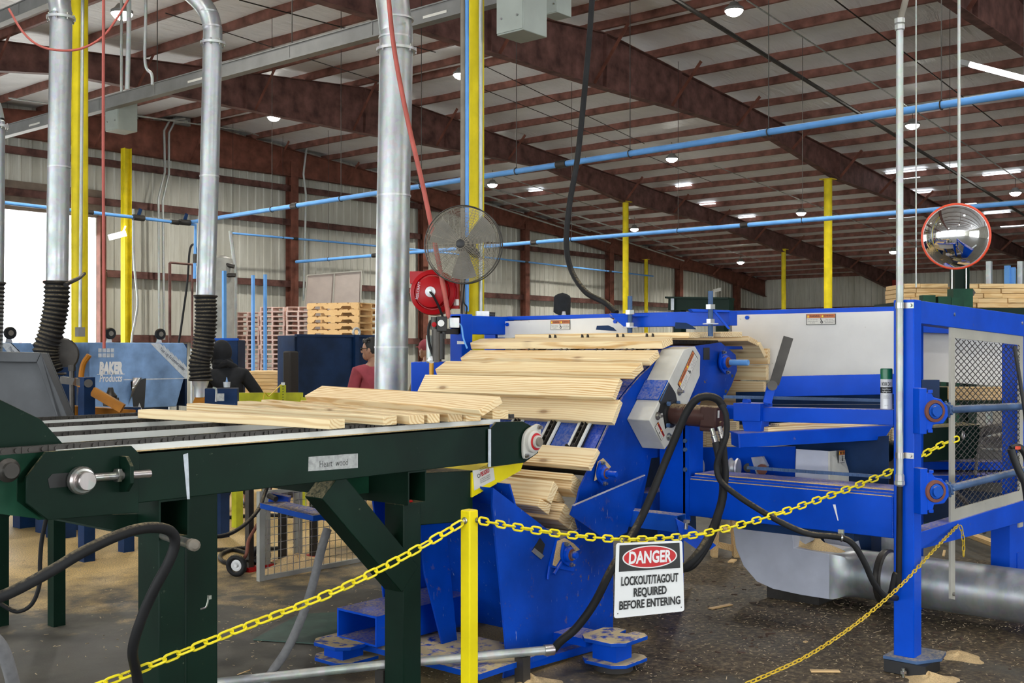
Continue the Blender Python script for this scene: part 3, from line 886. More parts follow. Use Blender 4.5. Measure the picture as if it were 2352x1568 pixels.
# conduits dropping down the end wall
for (pts, lab) in (([(425, 272), (390, 276), (377, 300), (379, 395), (364, 455), (366, 780)], 'left of the twin wall conduits beside the second duct'), ([(430, 278), (400, 282), (388, 305), (388, 400), (374, 460), (377, 780)], 'right of the twin wall conduits beside the second duct'), ([(705, 330), (697, 400), (703, 450), (697, 690)], 'conduit down the end wall right of the brown column')):
    run_pipe('wall_conduit', [PY(x_, y_, YB - 0.6) for x_, y_ in pts], 0.035, 'conduit', lab, 'conduit', 'wall conduits', n_=8)
t = solo('junction_box', MB().box(PY(418, 279, YB - 0.55), (0.5, 0.12, 0.22)), M['grey_duct'], 'grey junction box on the red end beam above the twin conduits', 'electrical box')
# ------------------------------------------------------------------ dust ducts, hoses and cords at left
def duct(px_pts, d, r, label, flange_at, flex=None, tail=None, seams=()):
    t = Thing('dust_duct', label, 'duct', 'silver dust ducts')
    pts = [D(x, y, d) for x, y in px_pts]
    sm = spline(pts[:-1], 5)[:-1] + [pts[-2], pts[-1]] if len(pts) > 3 else pts
    t.loc = V((pts[-1].x, pts[-1].y, pts[-1].z)); t.o.location = t.loc
    t.part('pipe', MB().tube(sm, r, 28), M['galv'])
    p = D(*flange_at, d); ax = (D(flange_at[0], flange_at[1] - 30, d) - p).normalized()
    mb = MB().cyl(p - ZA * 0.012, p + ZA * 0.012, r + 0.03, 28)
    f = t.part('flange', mb, M['galv_dull'])
    nb = 8
    bl = MB()
    for k in range(nb):
        a = 2 * PI * k / nb; q = p + V((math.cos(a), math.sin(a), 0)) * (r + 0.02)
        bl.cyl(q - ZA * 0.03, q + ZA * 0.03, 0.008, 6)
    t.part('flange_bolts', bl, M['steel'], f)
    for (sx, sy) in seams:
        q = D(sx, sy, d); t.part('seam', MB().cyl(q - ZA * 0.008, q + ZA * 0.008, r + 0.004, 28), M['galv_dull'])
    if flex:
        fp = spline([D(x, y, d) for x, y in flex], 6)
        L = sum((b - a).length for a, b in zip(fp, fp[1:]))
        n_ = 22 * 6; res = []; acc = 0
        # resample evenly
        seg = [(a, b, (b - a).length) for a, b in zip(fp, fp[1:])]
        for k in range(n_ + 1):
            s = L * k / n_; c_ = 0
            for a, b, l in seg:
                if c_ + l >= s - 1e-9:
                    res.append(a.lerp(b, (s - c_) / l)); break
                c_ += l
        rad = [r * (1.02 + 0.09 * (1 + math.sin(2 * PI * k / 6))) for k in range(len(res))]
        t.part('flexible_hose', MB().tube(res, r, 24, radii=rad), M['rubber'])
        for q in (fp[0], fp[-1]): t.part('hose_clamp', MB().ring(q, ZA, r * 1.16, 0.012, 24, 6), M['steel_dark'])
    return t
duct([(862, -300), (880, -120), (898, -20), (908, 60), (910, 112), (904, 450), (899, 800), (896, 1130)], 9.7, 0.146, 'biggest silver duct, standing in the middle behind the lumber', (911, 116), seams=[(909, 88), (911, 45), (905, 450), (899, 797)])
duct([(60, -150), (110, -60), (133, -8), (139, 30), (140, 60), (135, 384), (131, 655)], 10.4, 0.100, 'silver duct at left in front of the bright doorway, with a long black flexible hose', (140, 42), flex=[(131, 648), (129, 700), (118, 760), (106, 800), (108, 835), (120, 858)], seams=[(136, 384)])
t2 = duct([(380, -60), (440, -15), (474, 22), (487, 60), (488, 110), (481, 405), (472, 684)], 10.9, 0.092, 'silver duct with a smooth elbow, above the blue saw housing', (489, 100), flex=[(472, 680), (473, 740), (466, 800), (459, 835), (461, 872)], seams=[(481, 405), (487, 62), (478, 28)])
duct([(-60, 200), (-20, 235), (-8, 275), (-7, 300), (-8, 500), (-10, 700), (-14, 860)], 10.4, 0.07, 'silver duct barely showing at the left edge', (-6, 290), flex=[(-10, 650), (-12, 700), (-14, 760), (-18, 850)])
# hood under the second duct
t = Thing('saw_hood', 'orange hood with a silver cone under the second duct', 'hood')
p = D(461, 872, 10.9)
t.part('cone', MB().lathe(p, -ZA, [(0.085, 0), (0.07, 0.05), (0.062, 0.07), (0.062, 0.17)], 20), M['galv_dull'])
t.part('hood_body', MB().lathe(p - ZA * 0.16, -ZA, [(0.062, 0), (0.115, 0.12), (0.14, 0.2)], 4, False), M['orange'])

def hose_thing(name, pts, r, mat, label, cat='hose', group=None, n_=10, sm=8):
    return solo(name, MB().tube(spline(pts, sm), r, n_), M[mat], label, cat, group)
hose_thing('red_hose', [D(890, -30, 9.2), D(905, 110, 9.2), D(935, 270, 9.1), D(972, 430, 9.0), D(1005, 590, 8.9), D(1028, 712, 8.85), D(1030, 730, 8.85)], 0.020, 'hosered', 'red air hose running down past the big duct to the reel', 'hose')
hose_thing('air_hose', [D(238, -20, 8.0), D(237, 300, 8.0), D(238, 560, 8.0), D(239, 800, 8.0)], 0.011, 'hosered', 'thin dark red cord hanging straight in front of the doorway', 'cord')
hose_thing('looped_cord', [D(20, 20, 9.5), D(50, 70, 9.5), D(85, 102, 9.5), D(130, 115, 9.5), D(185, 112, 9.5), D(235, 85, 9.5), D(270, 40, 9.5), D(300, -10, 9.5)], 0.010, 'hosered', 'red cord swagged between the ducts at top left', 'cord')
hose_thing('hanging_cable', [D(1362, -30, 8.6), D(1350, 130, 8.6), D(1328, 350, 8.6), D(1308, 470, 8.6), D(1301, 560, 8.6), D(1312, 620, 8.5), D(1345, 670, 8.3), D(1390, 695, 8.2), D(1416, 718, 8.1)], 0.022, 'rubber', 'thick black cable hanging from the roof to the blue frame', 'cable', n_=12)
hose_thing('hanging_cable', [PY(306, 480, 26), PY(308, 600, 26), PY(316, 690, 26), PY(310, 740, 26), PY(302, 790, 26), V((PY(300, 800, 26).x, 26, .3)), V((PY(300, 800, 26).x, 26, 0))], 0.03, 'conduit', 'pale cord hanging beside the yellow wide-flange column', 'cord')
hose_thing('drop_conduit', [V((D(335, 0, 12).x, D(335, 0, 12).y, roof(D(335, 0, 12).x) - .1)), D(335, 0, 12), D(333, 140, 12), D(348, 170, 12), D(350, 195, 12)], 0.017, 'conduit', 'pale conduit dropping to the busway between the ducts', 'conduit')
hose_thing('drop_conduit', [V((D(296, 5, 12).x, D(296, 5, 12).y, roof(D(296, 5, 12).x) - .1)), D(296, 5, 12), D(295, 100, 12), D(292, 205, 12)], 0.026, 'conduit', 'pale vertical conduit under the lamp at upper left', 'conduit')
hose_thing('column_strap_cord', [D(150, 654, 10.3), D(165, 646, 10.6), D(182, 638, 12), D(194, 628, 13.5)], 0.02, 'rubber', 'black strap tied from the left duct to the yellow column', 'strap')
# things fixed to the yellow columns
for (px, r, mat, lab, y0, y1, dy) in ((1063, .020, 'cable_tan', 'pale conduit on the left of the fan column', -60, 720, -0.07), (1072, .019, 'blue_pipe', 'blue air line running down the fan column', -60, 715, -0.09), (1104, .017, 'conduit', 'silver conduit on the right of the fan column', -60, 715, -0.09)):
    p = PY(px, y0, 6.25 + dy); q = V((p.x, p.y, PY(px, y1, 6.25 + dy).z))
    run_pipe('column_conduit', [p, q], r, mat, lab, 'conduit', 'conduits on the fan column', n_=10)
p = PY(190, -40, 13.55)
t = run_pipe('column_conduit', [PY(190, -40, 13.55), PY(184, 755, 13.55)], 0.022, 'conduit', 'conduit with a switch box on the yellow column between the ducts', 'conduit', n_=8)
t.part('switch_box', MB().box(PY(184, 762, 13.5), (0.09, 0.09, 0.12)), M['grey_duct'])

# ------------------------------------------------------------------ fan and hose reel on the column
def wire_fan():
    c = D(1064, 562, 8.75); R = 0.305
    ax = (EYE - c); ax.z = 0; ax = (ax.normalized() * 0.97 - V((SS, -CC, 0)) * 0.22).normalized()
    t = Thing('wire_fan', 'round wire guard fan mounted high on the yellow column', 'fan', loc=c - ZA * R)
    a = ax.cross(ZA).normalized(); b = a.cross(ax).normalized()
    if b.z < 0: b = -b
    fr = MB(); spokes = MB(); back = MB()
    for k in range(2, 31):
        rr = R * k / 30.0
        off = ax * (0.075 * math.cos(k / 30.0 * PI / 2))
        fr.ring(c + ax * 0.03 + off, ax, rr, 0.0023, 48, 4)
        if k % 2 == 0: back.ring(c - ax * 0.05 - off * .8, ax, rr, 0.0013, 40, 4)
    for k in range(20):
        an = 2 * PI * k / 20; d = a * math.cos(an) + b * math.sin(an)
        pr = [c + d * (R * s) + ax * (0.03 + 0.075 * math.cos(s * PI / 2)) for s in (0.1, 0.3, 0.5, 0.7, 0.85, 1.0)]
        spokes.tube(pr, 0.002, 5)
        if k % 2 == 0: back.tube([c + d * (R * s) - ax * (0.05 + 0.06 * math.cos(s * PI / 2)) for s in (0.1, 0.4, 0.7, 1.0)], 0.002, 5)
    g = t.part('front_guard', fr, M['fan_wire']); t.part('guard_spokes', spokes, M['fan_wire'], g)
    t.part('rear_guard', back, M['fan_wire'])
    t.part('rim', MB().ring(c + ax * 0.03, ax, R, 0.005, 60, 8).ring(c - ax * 0.05, ax, R, 0.005, 60, 8), M['steel_dark'])
    t.part('hub_badge', MB().lathe(c + ax * 0.10, ax, [(0.033, 0), (0.033, 0.008), (0.024, 0.012), (0, 0.013)], 24), M['black'])
    t.part('motor', MB().cyl(c - ax * 0.02, c - ax * 0.17, 0.065, 20), M['steel_dark'])
    for k in range(3):
        an = 2 * PI * k / 3 + 0.5
        def fn(u, v):
            rr = 0.05 + 0.22 * u; th = an + (v - 0.5) * (1.0 - 0.2 * u)
            d = a * math.cos(th) + b * math.sin(th)
            return c + d * rr + ax * (0.035 * (0.5 - v))
        t.part('blade', MB().grid(fn, 8, 6), M['fan_blade'])
    t.part('bracket', MB().bar(c - ax * 0.14, V((CA.x, CA.y - 0.05, c.z - 0.05)), 0.05, 0.05), M['steel_dark'])
    t.part('power_cord', MB().tube(spline([c - ax * .15 - b * .1, c - b * .42 + a * .0, c - b * .5 - a * .03, c - b * .62, c - b * .5 + a * .01, c - b * .42], 6), 0.006, 6), M['rubber'])
wire_fan()
def reel():
    c = D(993, 671, 8.95); R = 0.185
    ax = (EYE - c); ax.z = 0; ax.normalize(); rt = V((SS, -CC, 0))
    ax = (ax * 0.97 - rt * 0.2).normalized(); rt = ZA.cross(ax)
    t = Thing('hose_reel', 'round red hose reel below the fan', 'hose reel', loc=c - ZA * R)
    t.part('drum_guard', MB().lathe(c - ax * 0.06, ax, [(R * .93, 0), (R, 0.0), (R, 0.05), (R * .97, 0.062), (R * .8, 0.07), (R * .76, 0.06), (R * .72, 0.06), (R * .7, 0.10), (R * .66, 0.115), (R * .25, 0.13), (0, 0.13)], 48), M['red'])
    t.part('drum_guard', MB().lathe(c - ax * 0.16, ax, [(0, 0), (R * .9, 0.0), (R, 0.02), (R * .93, 0.1)], 48), M['red'])
    t.part('mounting_arm', MB().prism([c + rt * .02 - ax * .07 + ZA * .12, c + rt * .20 - ax * .07 + ZA * .12, c + rt * .20 - ax * .07 - ZA * .13, c + rt * .10 - ax * .07 - ZA * .13], -ax * 0.07), M['red'])
    t.part('guide_arm', MB().prism([c - rt * .185 + ZA * .17 + ax * .0, c - rt * .08 + ZA * .17, c - rt * .06 + ZA * .10, c - rt * .185 + ZA * .07], -ax * 0.12), M['red'])
    t.part('hub', MB().lathe(c + ax * 0.07, ax, [(0.042, 0), (0.042, 0.012), (0.016, 0.016), (0.016, 0.05), (0, 0.05)], 24), M['galv_dull'])
    t.part('swivel_hose', MB().tube(spline([c + ax * .11, c + ax * .12 + rt * .03 - ZA * .03, c + ax * .08 + rt * .07 - ZA * .12, c + ax * .03 + rt * .10 - ZA * .22], 6), 0.010, 8), M['rubber'])
    t.part('label_plate', MB().box(c + rt * .185 - ZA * .08 - ax * .062, (0.03, 0.03, 0.05)), M['label_white'])
    lt = MB()
    put_text(lt, 'REELCRAFT', c + ax * 0.073 - rt * .10 + ZA * .01, (ZA * 0.95 + rt * .15), (-rt + ZA * .15), 0.03, width=0.14)
    t.part('lettering', lt, M['white_worn'], label='worn white lettering')
reel()

# ------------------------------------------------------------------ saw line with blue housings (front plane y = 10.4)
def saw(px0, px1, letters, label, group='blue saw housings', ext=.9):
    yf = 10.4
    a = PY(px0, 786, yf); b = PY(px1, 784, yf)
    x0, x1, zt = a.x, b.x, a.z
    t = Thing('saw_housing', label, 'machine', group, loc=((x0 + x1) / 2, yf, 0))
    zb = PY(300, 938, yf).z
    fr = [V((x0, yf, zt)), V((x1 - .04, yf, zt)), V((x1, yf, zt - .06)), V((x1, yf, zb + .42)), V((x1 - .13, yf, zb)), V((x0 + .03, yf, zb)), V((x0, yf, zb + .05))]
    t.part('cover', MB().prism(fr, (0, 0.75, 0)), M['blue_faded'], bev=0.01)
    w = x1 - x0
    t.part('side_plate', MB().b2((x1 + .005, yf + .05, zb), (x1 + .03, yf + .7, zt - .01)), M['blue_navy'])
    e = yf - 0.003
    t.part('stripe', MB().b2((x0 + .33 * w, e, zt - .385), (x1, e + .002, zt - .375)), M['white_worn'])
    dec = MB(); p0 = V((x0 + .62 * w, e, zt - 0.005)); p1 = V((x1, e, zt - .34))
    top = []; n_ = 9
    for k in range(n_ + 1):
        q = p0.lerp(p1, k / n_) + V((0.09, 0, 0.0)) * (1 - .0 * k); top.append(q)
        if k < n_: top.append(p0.lerp(p1, (k + 0.92) / n_) + V((0.06, 0, 0.075)) * 0.75)
    poly = [p0 + V((-0.02, 0, 0))] + [V((min(q.x, x1), e, min(q.z, zt - .003))) for q in top] + [V((x1, e, p1.z - .05)), V((x1 - .04, e, p1.z - .03))]
    dec.prism(poly, (0, 0.002, 0))
    dk = t.part('saw_blade_decal', dec, M['white_worn'])
    dr = (p1 - p0).normalized()
    lt = put_text(MB(), 'Your Log To Lumber Leader', (p0 + p1) / 2 + V((0.03, -0.003, 0.0)), dr, V((-dr.z, 0, dr.x)), 0.05, width=0.37, shear=0.2)
    t.part('lettering', lt, M['blue_navy'], dk)
    if letters:
        lt = put_text(MB(), 'BAKER', V((x0 + .20 * w, e - .002, zt - .265)), XA, ZA, 0.155, 0.011, shear=0.12, width=0.26)
        t.part('lettering', lt, M['white_print'])
        lt = put_text(MB(), 'Products', V((x0 + .20 * w, e - .002, zt - .365)), XA, ZA, 0.105, 0.002, shear=0.2, width=0.25)
        t.part('lettering', lt, M['white_print'])
        t.part('stripe', MB().b2((x0 + .07 * w, e, zt - .325), (x0 + .34 * w, e + .002, zt - .318)), M['white_print'])
        gr = MB()
        for i in range(4):
            for j in range(2):
                gr.b2((x0 + .08 * w + i * .045, e - .002, zt - .06 - j * .05), (x0 + .08 * w + i * .045 + .036, e, zt - .10 - j * .05))
        t.part('warning_labels', gr, M['white_worn'])
        # torn flap hanging from the cover
        def fn(u, v):
            x = x0 + .42 * w + .09 * w * u - 0.05 * math.sin(v * 3.2) * (1 - u * .5); z = zt - .36 - .42 * v
            return (x, yf - 0.01 - 0.05 * math.sin(u * 3 + v * 5), z)
        t.part('torn_flap', MB().grid(fn, 6, 14), M['steel'])
        t.part('blade_slot', MB().prism([V((x0 + .40 * w, e, zt - .40)), V((x0 + .56 * w, e, zt - .37)), V((x0 + .54 * w, e, zb)), V((x0 + .43 * w, e, zb))], (0, 0.002, 0)), M['black'])
    for fx in (0.16, 0.80):
        cx = x0 + (0.3 if fx < .5 else .82) * w
        c = V((cx, yf + .2, zt + .085))
        f = t.part('caster_fork', MB().prism([c + V((-.02, .02, -.03)), c + V((.02, .02, -.03)), c + V((.035, .02, -.085)), c + V((-.035, .02, -.085))], (0, .01, 0)), M['galv_dull'])
        t.part('caster_wheel', MB().lathe(c - YA * .02 + ZA * 0.01, YA, [(.026, 0), (0.054, 0), (0.06, 0.008), (0.06, 0.032), (0.054, 0.04), (0.0, .04)], 24), M['rubber'], f)
        t.part('caster_hub', MB().lathe(c - YA * .022 + ZA * 0.01, YA, [(0, 0), (.026, 0), (.028, .006), (.028, .03)], 20), M['cable_tan'], f)
    # base beam and legs to the floor
    t.part('base_beam', MB().b2((x0 - .25, yf + .05, 0.42), (x1 + .3, yf + .25, 0.60)), M['blue_navy'])
    t.part('pedestal', MB().b2((x0 + .15 * w, yf + .1, 0.5), (x1 - .15 * w, yf + .6, zb + .02)), M['blue_navy'])
    for fx in (x0 - .15, x1 + .2):
        t.part('leg', MB().b2((fx - .09, yf + .03, 0), (fx + .09, yf + .23, 0.45)), M['blue_navy'])
        t.part('leg', MB().b2((fx - .09, yf + .55, 0), (fx + .09, yf + .7, 0.45)), M['blue_navy'])
    return t
saw(206, 430, True, 'faded blue saw housing with white lettering and casters on top')
saw(-130, 82, False, 'blue saw housing half out of the left edge, behind the grey hopper')
t = Thing('blower_drum', 'dark round drum behind the flexible hose at left', 'drum')
c = D(140, 814, 10.6); t.part('drum', MB().lathe(c, (V((EYE.x, EYE.y, c.z)) - c), [(0, -.14), (.16, -.14), (.165, 0), (.15, .02), (0, .03)], 28), M['steel_dark'])
t.part('stand', MB().b2((c.x - .1, c.y - .1, 0), (c.x + .1, c.y + .1, c.z - .12)), M['blue_navy'])
# orange and blue feed carriage before the saw
t = Thing('feed_carriage', 'blue upright with orange feed arms before the lettered saw housing', 'machine', loc=D(199, 1050, 9.4) * 1)
dd = 9.4
def q3(x, y, d=dd): return D(x, y, d)
t.part('upright', MB().bar(q3(199, 866), V((q3(199, 866).x, q3(199, 866).y, 0)), 0.10, 0.10, XA), M['blue_navy'])
t.part('knuckle', MB().cyl(q3(203, 880, 9.3), q3(203, 880, 9.45), 0.035, 12), M['steel_dark'])
t.part('feed_arm', MB().bar(q3(213, 898), q3(282, 938), 0.05, 0.075), M['orange'])
t.part('feed_arm', MB().bar(q3(172, 875), q3(205, 888), 0.05, 0.06), M['orange'])
t.part('feed_arm', MB().tube(spline([q3(205, 815, 9.8), q3(190, 840, 9.8), q3(185, 890, 9.8), q3(188, 930, 9.8)], 5), 0.025, 8), M['orange'])
t.part('deck', MB().bar(q3(150, 952, 9.6), q3(300, 960, 9.9), 0.3, 0.16), M['orange'])
t.part('clamp_screw', MB().cyl(q3(165, 850), q3(166, 975), 0.022, 8).hexnut(q3(165, 852), ZA, 0.03, 0.05), M['steel_dark'])
t.part('clamp_bar', MB().bar(q3(140, 872), q3(190, 878), 0.05, 0.06), M['steel_dark'])
t.part('gear_motor', MB().lathe(q3(254, 932, 9.6), ZA, [(0.06, 0), (.065, .03), (.05, .06), (.055, .09), (.03, .12), (.02, .16), (0, .16)], 16).cyl(q3(240, 918, 9.6), q3(272, 918, 9.6), 0.02, 8), M['steel_dark'])
t.part('side_rail', MB().bar(q3(270, 950, 9.8), q3(320, 950, 9.9), 0.1, 0.12), M['blue_navy'])
t.part('rail_leg', MB().bar(q3(290, 965, 9.85), V((q3(290, 965, 9.85).x, q3(290, 965, 9.85).y, 0)), .1, .1, XA), M['blue_navy'])
# grey tilted hopper
t = Thing('grey_hopper', 'grey tilted sheet-metal hopper at the left edge', 'hopper')
d0 = 7.0
A_ = [D(-60, 806, d0), D(94, 810, d0), D(166, 985, d0 - .1), D(166, 1040, d0 - .1), D(-60, 1040, d0)]
back = V((CC, SS, 0)) * 0.10
t.loc = V((A_[0].x + .4, A_[0].y, 0)); t.o.location = t.loc
t.part('back_panel', MB().prism([p + back for p in A_], back * .15), M['grey_paint'])
def strip(a, b, w_):
    dr = (b - a).normalized(); nn = dr.cross(V((CC, SS, 0))).normalized()
    return MB().prism([a, b, b + nn * w_, a + nn * w_], back)
t.part('rim', MB().prism([D(-60, 806, d0), D(94, 810, d0), D(84, 832, d0), D(-60, 830, d0)], back), M['grey_paint'], bev=0.004)
t.part('rim', MB().prism([D(94, 810, d0), D(166, 985, d0 - .1), D(166, 1040, d0 - .1), D(146, 1040, d0 - .1), D(140, 985, d0 - .1), D(84, 832, d0)], back), M['grey_paint'], bev=0.004)
t.part('stain', MB().prism([D(8, 868, d0 - .0) + back * .97, D(45, 862, d0) + back * .97, D(66, 890, d0) + back * .97, D(48, 902, d0) + back * .97, D(28, 906, d0) + back * .97, D(14, 893, d0) + back * .97], back * .02), M['steel_dark'])
for x_ in (0, 130): t.part('leg', MB().bar(D(x_, 1000, d0 + .2), V((D(x_, 1000, d0 + .2).x, D(x_, 1000, d0 + .2).y, 0)), .08, .08, XA), M['green'])

# ------------------------------------------------------------------ pallets, lumber, far goods
def pallet_proto(name, W, Dp, Hh, mat, label, group):
    t = Thing(name, label, 'pallet', group, loc=(0, 0, 0))
    td, bd = MB(), MB(); th = 0.018
    for k in range(5):
        y = -Dp / 2 + (k + .5) * Dp / 5
        td.b2((-W / 2, y - Dp / 12, Hh - th), (W / 2, y + Dp / 12, Hh - .001))
    for k in range(3):
        y = -Dp / 2 + 0.06 + k * (Dp - .12) / 2
        bd.b2((-W / 2, y - .05, 0.001), (W / 2, y + .05, th))
    t.part('top_deck', td, M[mat]); t.part('bottom_deck', bd, M[mat])
    for k in range(3):
        x = -W / 2 + 0.02 + k * (W - .04) / 2
        if mat == 'pallet':
            s_ = MB().prism([V((x - .02, -Dp / 2, th)), V((x - .02, -Dp / 2 + .12 * Dp, th)), V((x - .02, -Dp / 2 + .15 * Dp, Hh * .5)), V((x - .02, -Dp / 2 + .32 * Dp, Hh * .5)), V((x - .02, -Dp / 2 + .35 * Dp, th)), V((x - .02, Dp / 2 - .35 * Dp, th)), V((x - .02, Dp / 2 - .32 * Dp, Hh * .5)), V((x - .02, Dp / 2 - .15 * Dp, Hh * .5)), V((x - .02, Dp / 2 - .12 * Dp, th)), V((x - .02, Dp / 2, th)), V((x - .02, Dp / 2, Hh - th)), V((x - .02, -Dp / 2, Hh - th))], (0.04, 0, 0))
        else: s_ = MB().b2((x - .02, -Dp / 2, th), (x + .02, Dp / 2, Hh - th))
        t.part('stringer', s_, M[mat])
    return t.o
first_use = {}
def pallet_stack(proto, p, rz, ztop, Hh, labels, group):
    nlay = int(round(ztop / Hh))
    for k in range(nlay):
        o = proto if not first_use.get(proto.name) else copy_tree(proto)
        first_use[proto.name] = True
        o.location = (p.x + random.uniform(-.012, .012), p.y + random.uniform(-.012, .012), k * Hh)
        o.rotation_euler = (0, 0, rz + random.uniform(-.012, .012))
        pos = ('topmost', 'second down', 'third down', 'fourth down', 'fifth down', 'sixth down', 'seventh down', 'eighth down', 'ninth down', 'tenth down', 'eleventh down', 'twelfth down', 'thirteenth down')
        i = nlay - 1 - k
        o['label'] = '%s, %s' % (labels, pos[i]) if i < len(pos) else ('pinkish' if 'pink' in labels else 'yellow wood') + ' pallet low in its stack, hidden behind the saw line'
        o['group'] = group if i < len(pos) else group + ' hidden low'
pk = pallet_proto('pallet', 0.58, 0.9, 0.113, 'pallet_pink', 'pallet', 'pinkish pallets')
for (px, topy, d, lab) in ((575, 713, 27.2, 'pinkish pallet in the left stack behind the person'), (632, 708, 27.0, 'pinkish pallet in the middle stack behind the navy bin'), (690, 705, 26.8, 'pinkish pallet in the right stack beside the yellow ones')):
    p = D(px, 805, d); pallet_stack(pk, p, math.radians(-46), D(px, topy, d).z, 0.113, lab, 'pinkish pallets')
pp = pallet_proto('pallet', 0.95, 1.15, 0.128, 'pallet', 'pallet', 'yellow wood pallets')
p = D(795, 805, 21.5)
pallet_stack(pp, p, math.radians(17), D(795, 692, 21.5).z, 0.128, 'yellow wood pallet in the front stack beside the big duct', 'yellow wood pallets')
t = Thing('leaning_board', 'grey-pink framed panel leaning behind the pallets', 'panel')
q = [D(706, 632, 28), D(831, 622, 28.3), D(825, 820, 28.3), D(690, 820, 28)]
bk = V((CC, SS, 0)) * .04
t.part('sheet', MB().prism(q, bk), M['plywood'])
for a_, b_ in ((0, 1), (1, 2), (3, 0)): t.part('edge_rail', MB().bar(q[a_] - bk * .5, q[b_] - bk * .5, 0.04, 0.03), M['cream'])
t.part('edge_rail', MB().bar(q[0].lerp(q[1], .5) - bk * .5, q[3].lerp(q[2], .5) - bk * .5, 0.04, 0.03), M['cream'])
t.part('support', MB().b2((q[2].x - .4, q[2].y - .4, 0), (q[3].x + .4, q[3].y, q[3].z)), M['dark_block'])
def lumber(name, p, L, w, h, rz, mat, label, group, cat='board', tilt=None, bev=0.003):
    mb = MB().b2((-L / 2, -w / 2, 0), (L / 2, w / 2, h))
    o = bpy.data.objects.new(name, mb.mesh(name, M[mat])); COL.objects.link(o)
    o.location = p; o.rotation_euler = (0, 0, rz)
    if tilt is not None: o.matrix_world = tilt
    tag(o, label, cat, group)
    if bev: bevel(o, bev, 1)
    return o
# lumber bundle behind the person in black
p = D(622, 805, 17.0)
for k in range(10):
    z = 1.02 + .055 * k - (.0)
    lumber('board', V((p.x, p.y, 0.935 + 0.054 * k)), 0.62, .9, 0.05, -0.85 + random.uniform(-.02, .02), 'pine_far', 'stacked pine layer behind the person in black, %s' % ('lowest', 'second up', 'third up', 'fourth up', 'fifth up', 'sixth up', 'seventh up', 'eighth up', 'ninth up', 'topmost')[k], 'pine layers behind the person in black')
solo('lumber_stand', MB().box((p.x, p.y, .465), (.6, .8, .93), Matrix.Rotation(-.85, 3, 'Z')), M['blue_navy'], 'dark stand under the stacked pine behind the person in black', 'stand')
# navy bin
t = Thing('navy_bin', 'dark navy steel bin with a lifting eye, left of the big duct', 'bin')
yf = None
a, b = D(678, 770, 13.8), D(862, 766, 14.6)
dirx = (b - a); dirx.z = 0; dirx.normalize(); bk = V((-dirx.y, dirx.x, 0))
if bk.dot(V((CC, SS, 0))) < 0: bk = -bk
W_ = (b - a).length + .5
t.loc = V((a.x + dirx.x * W_ / 2, a.y + dirx.y * W_ / 2, 0)); t.o.location = t.loc
zt = a.z
def wallp(p0, p1, th): return MB().prism([V((p0.x, p0.y, 0.15)), V((p1.x, p1.y, 0.15)), V((p1.x, p1.y, zt)), V((p0.x, p0.y, zt))], th)
e = a + dirx * W_
t.part('front_wall', wallp(a, e, bk * .03), M['blue_navy']); t.part('rear_wall', wallp(a + bk * .4, e + bk * .4, bk * .03), M['blue_navy'])
t.part('side_wall', wallp(a, a + bk * .4, dirx * .03), M['blue_navy']); t.part('side_wall', wallp(e, e + bk * .4, -dirx * .03), M['blue_navy'])
t.part('floor_plate', MB().prism([V((p_.x, p_.y, .15)) for p_ in (a, e, e + bk * .4, a + bk * .4)], ZA * .03), M['blue_navy'])
f = (D(813, 800, 14.4) - a).dot(dirx)
t.part('corner_post', MB().bar(V((a.x, a.y, 0)) + dirx * f - bk * .03, V((a.x, a.y, zt + .01)) + dirx * f - bk * .03, .06, .06, bk), M['blue_navy'])
c = a + dirx * f * 1.03 + ZA * 0.05
t.part('lifting_eye', MB().ring(c, bk, .05, .017, 20, 8), M['galv_dull'])
t.part('rim', MB().bar(a + ZA * .0 - bk * .01, e - bk * .01, .05, .03), M['blue_navy'])
for fx in (.06, .94): t.part('skid', MB().bar(V((a.x, a.y, .075)) + dirx * W_ * fx, V((a.x, a.y, .075)) + dirx * W_ * fx + bk * .4, .1, .15), M['blue_navy'])
bt = MB()
for px_, py_ in ((688, 812), (727, 814), (793, 812), (720, 858), (733, 858)): bt.cyl(D(px_, py_, 13.9) - bk * .01, D(px_, py_, 14.1) + bk * .0, .008, 6)
p = D(668, 868, 13.5)
solo('rubber_bumper', MB().b2((p.x - .07, p.y - .07, 0), (p.x + .07, p.y + .07, D(668, 806, 13.5).z)), M['dark_block'], 'dark rubber post at the left end of the navy bin', 'post', bev=.02)
# yellow-green barrier with perforated post, chain
t = Thing('guard_barrier', 'low yellow-green barrier rail in front of the navy bin', 'barrier')
a, b = D(545, 913, 11.2), D(692, 912, 11.8)
t.loc = V(((a.x + b.x) / 2, (a.y + b.y) / 2, 0)); t.o.location = t.loc
t.part('rail', MB().bar(a, b, .06, .10), M['barrier'])
p = D(650, 905, 11.5)
po = t.part('perforated_post', MB().b2((p.x - .022, p.y - .022, 0), (p.x + .022, p.y + .022, D(650, 884, 11.5).z)), M['barrier'])
t.part('post_cap', MB().b2((p.x - .014, p.y - .014, D(650, 884, 11.5).z), (p.x + .014, p.y + .014, D(650, 878, 11.5).z)), M['white'], po)
ho = MB()
for k in range(6): ho.cyl(D(650, 887 + k * 6.2, 11.45), D(650, 887 + k * 6.2, 11.475), .006, 8)
t.part('holes', ho, M['print_black'], po)
for q_ in (a, b): t.part('leg', MB().b2((q_.x - .04, q_.y - .04, 0), (q_.x + .04, q_.y + .04, q_.z)), M['barrier'])
solo('thin_chain', MB().tube(spline([D(645, 883, 11.4), D(632, 897, 11.3), D(618, 910, 11.2), D(604, 928, 11.1), V((D(600, 940, 11.1).x, D(600, 940, 11.1).y, 0))], 5), .006, 6), M['chain_yellow_metal'], 'thin chain drooping from the perforated post', 'chain')
t = Thing('control_box', 'navy control box with a taped label below the person in black', 'box')
a = D(510, 909, 10.6)
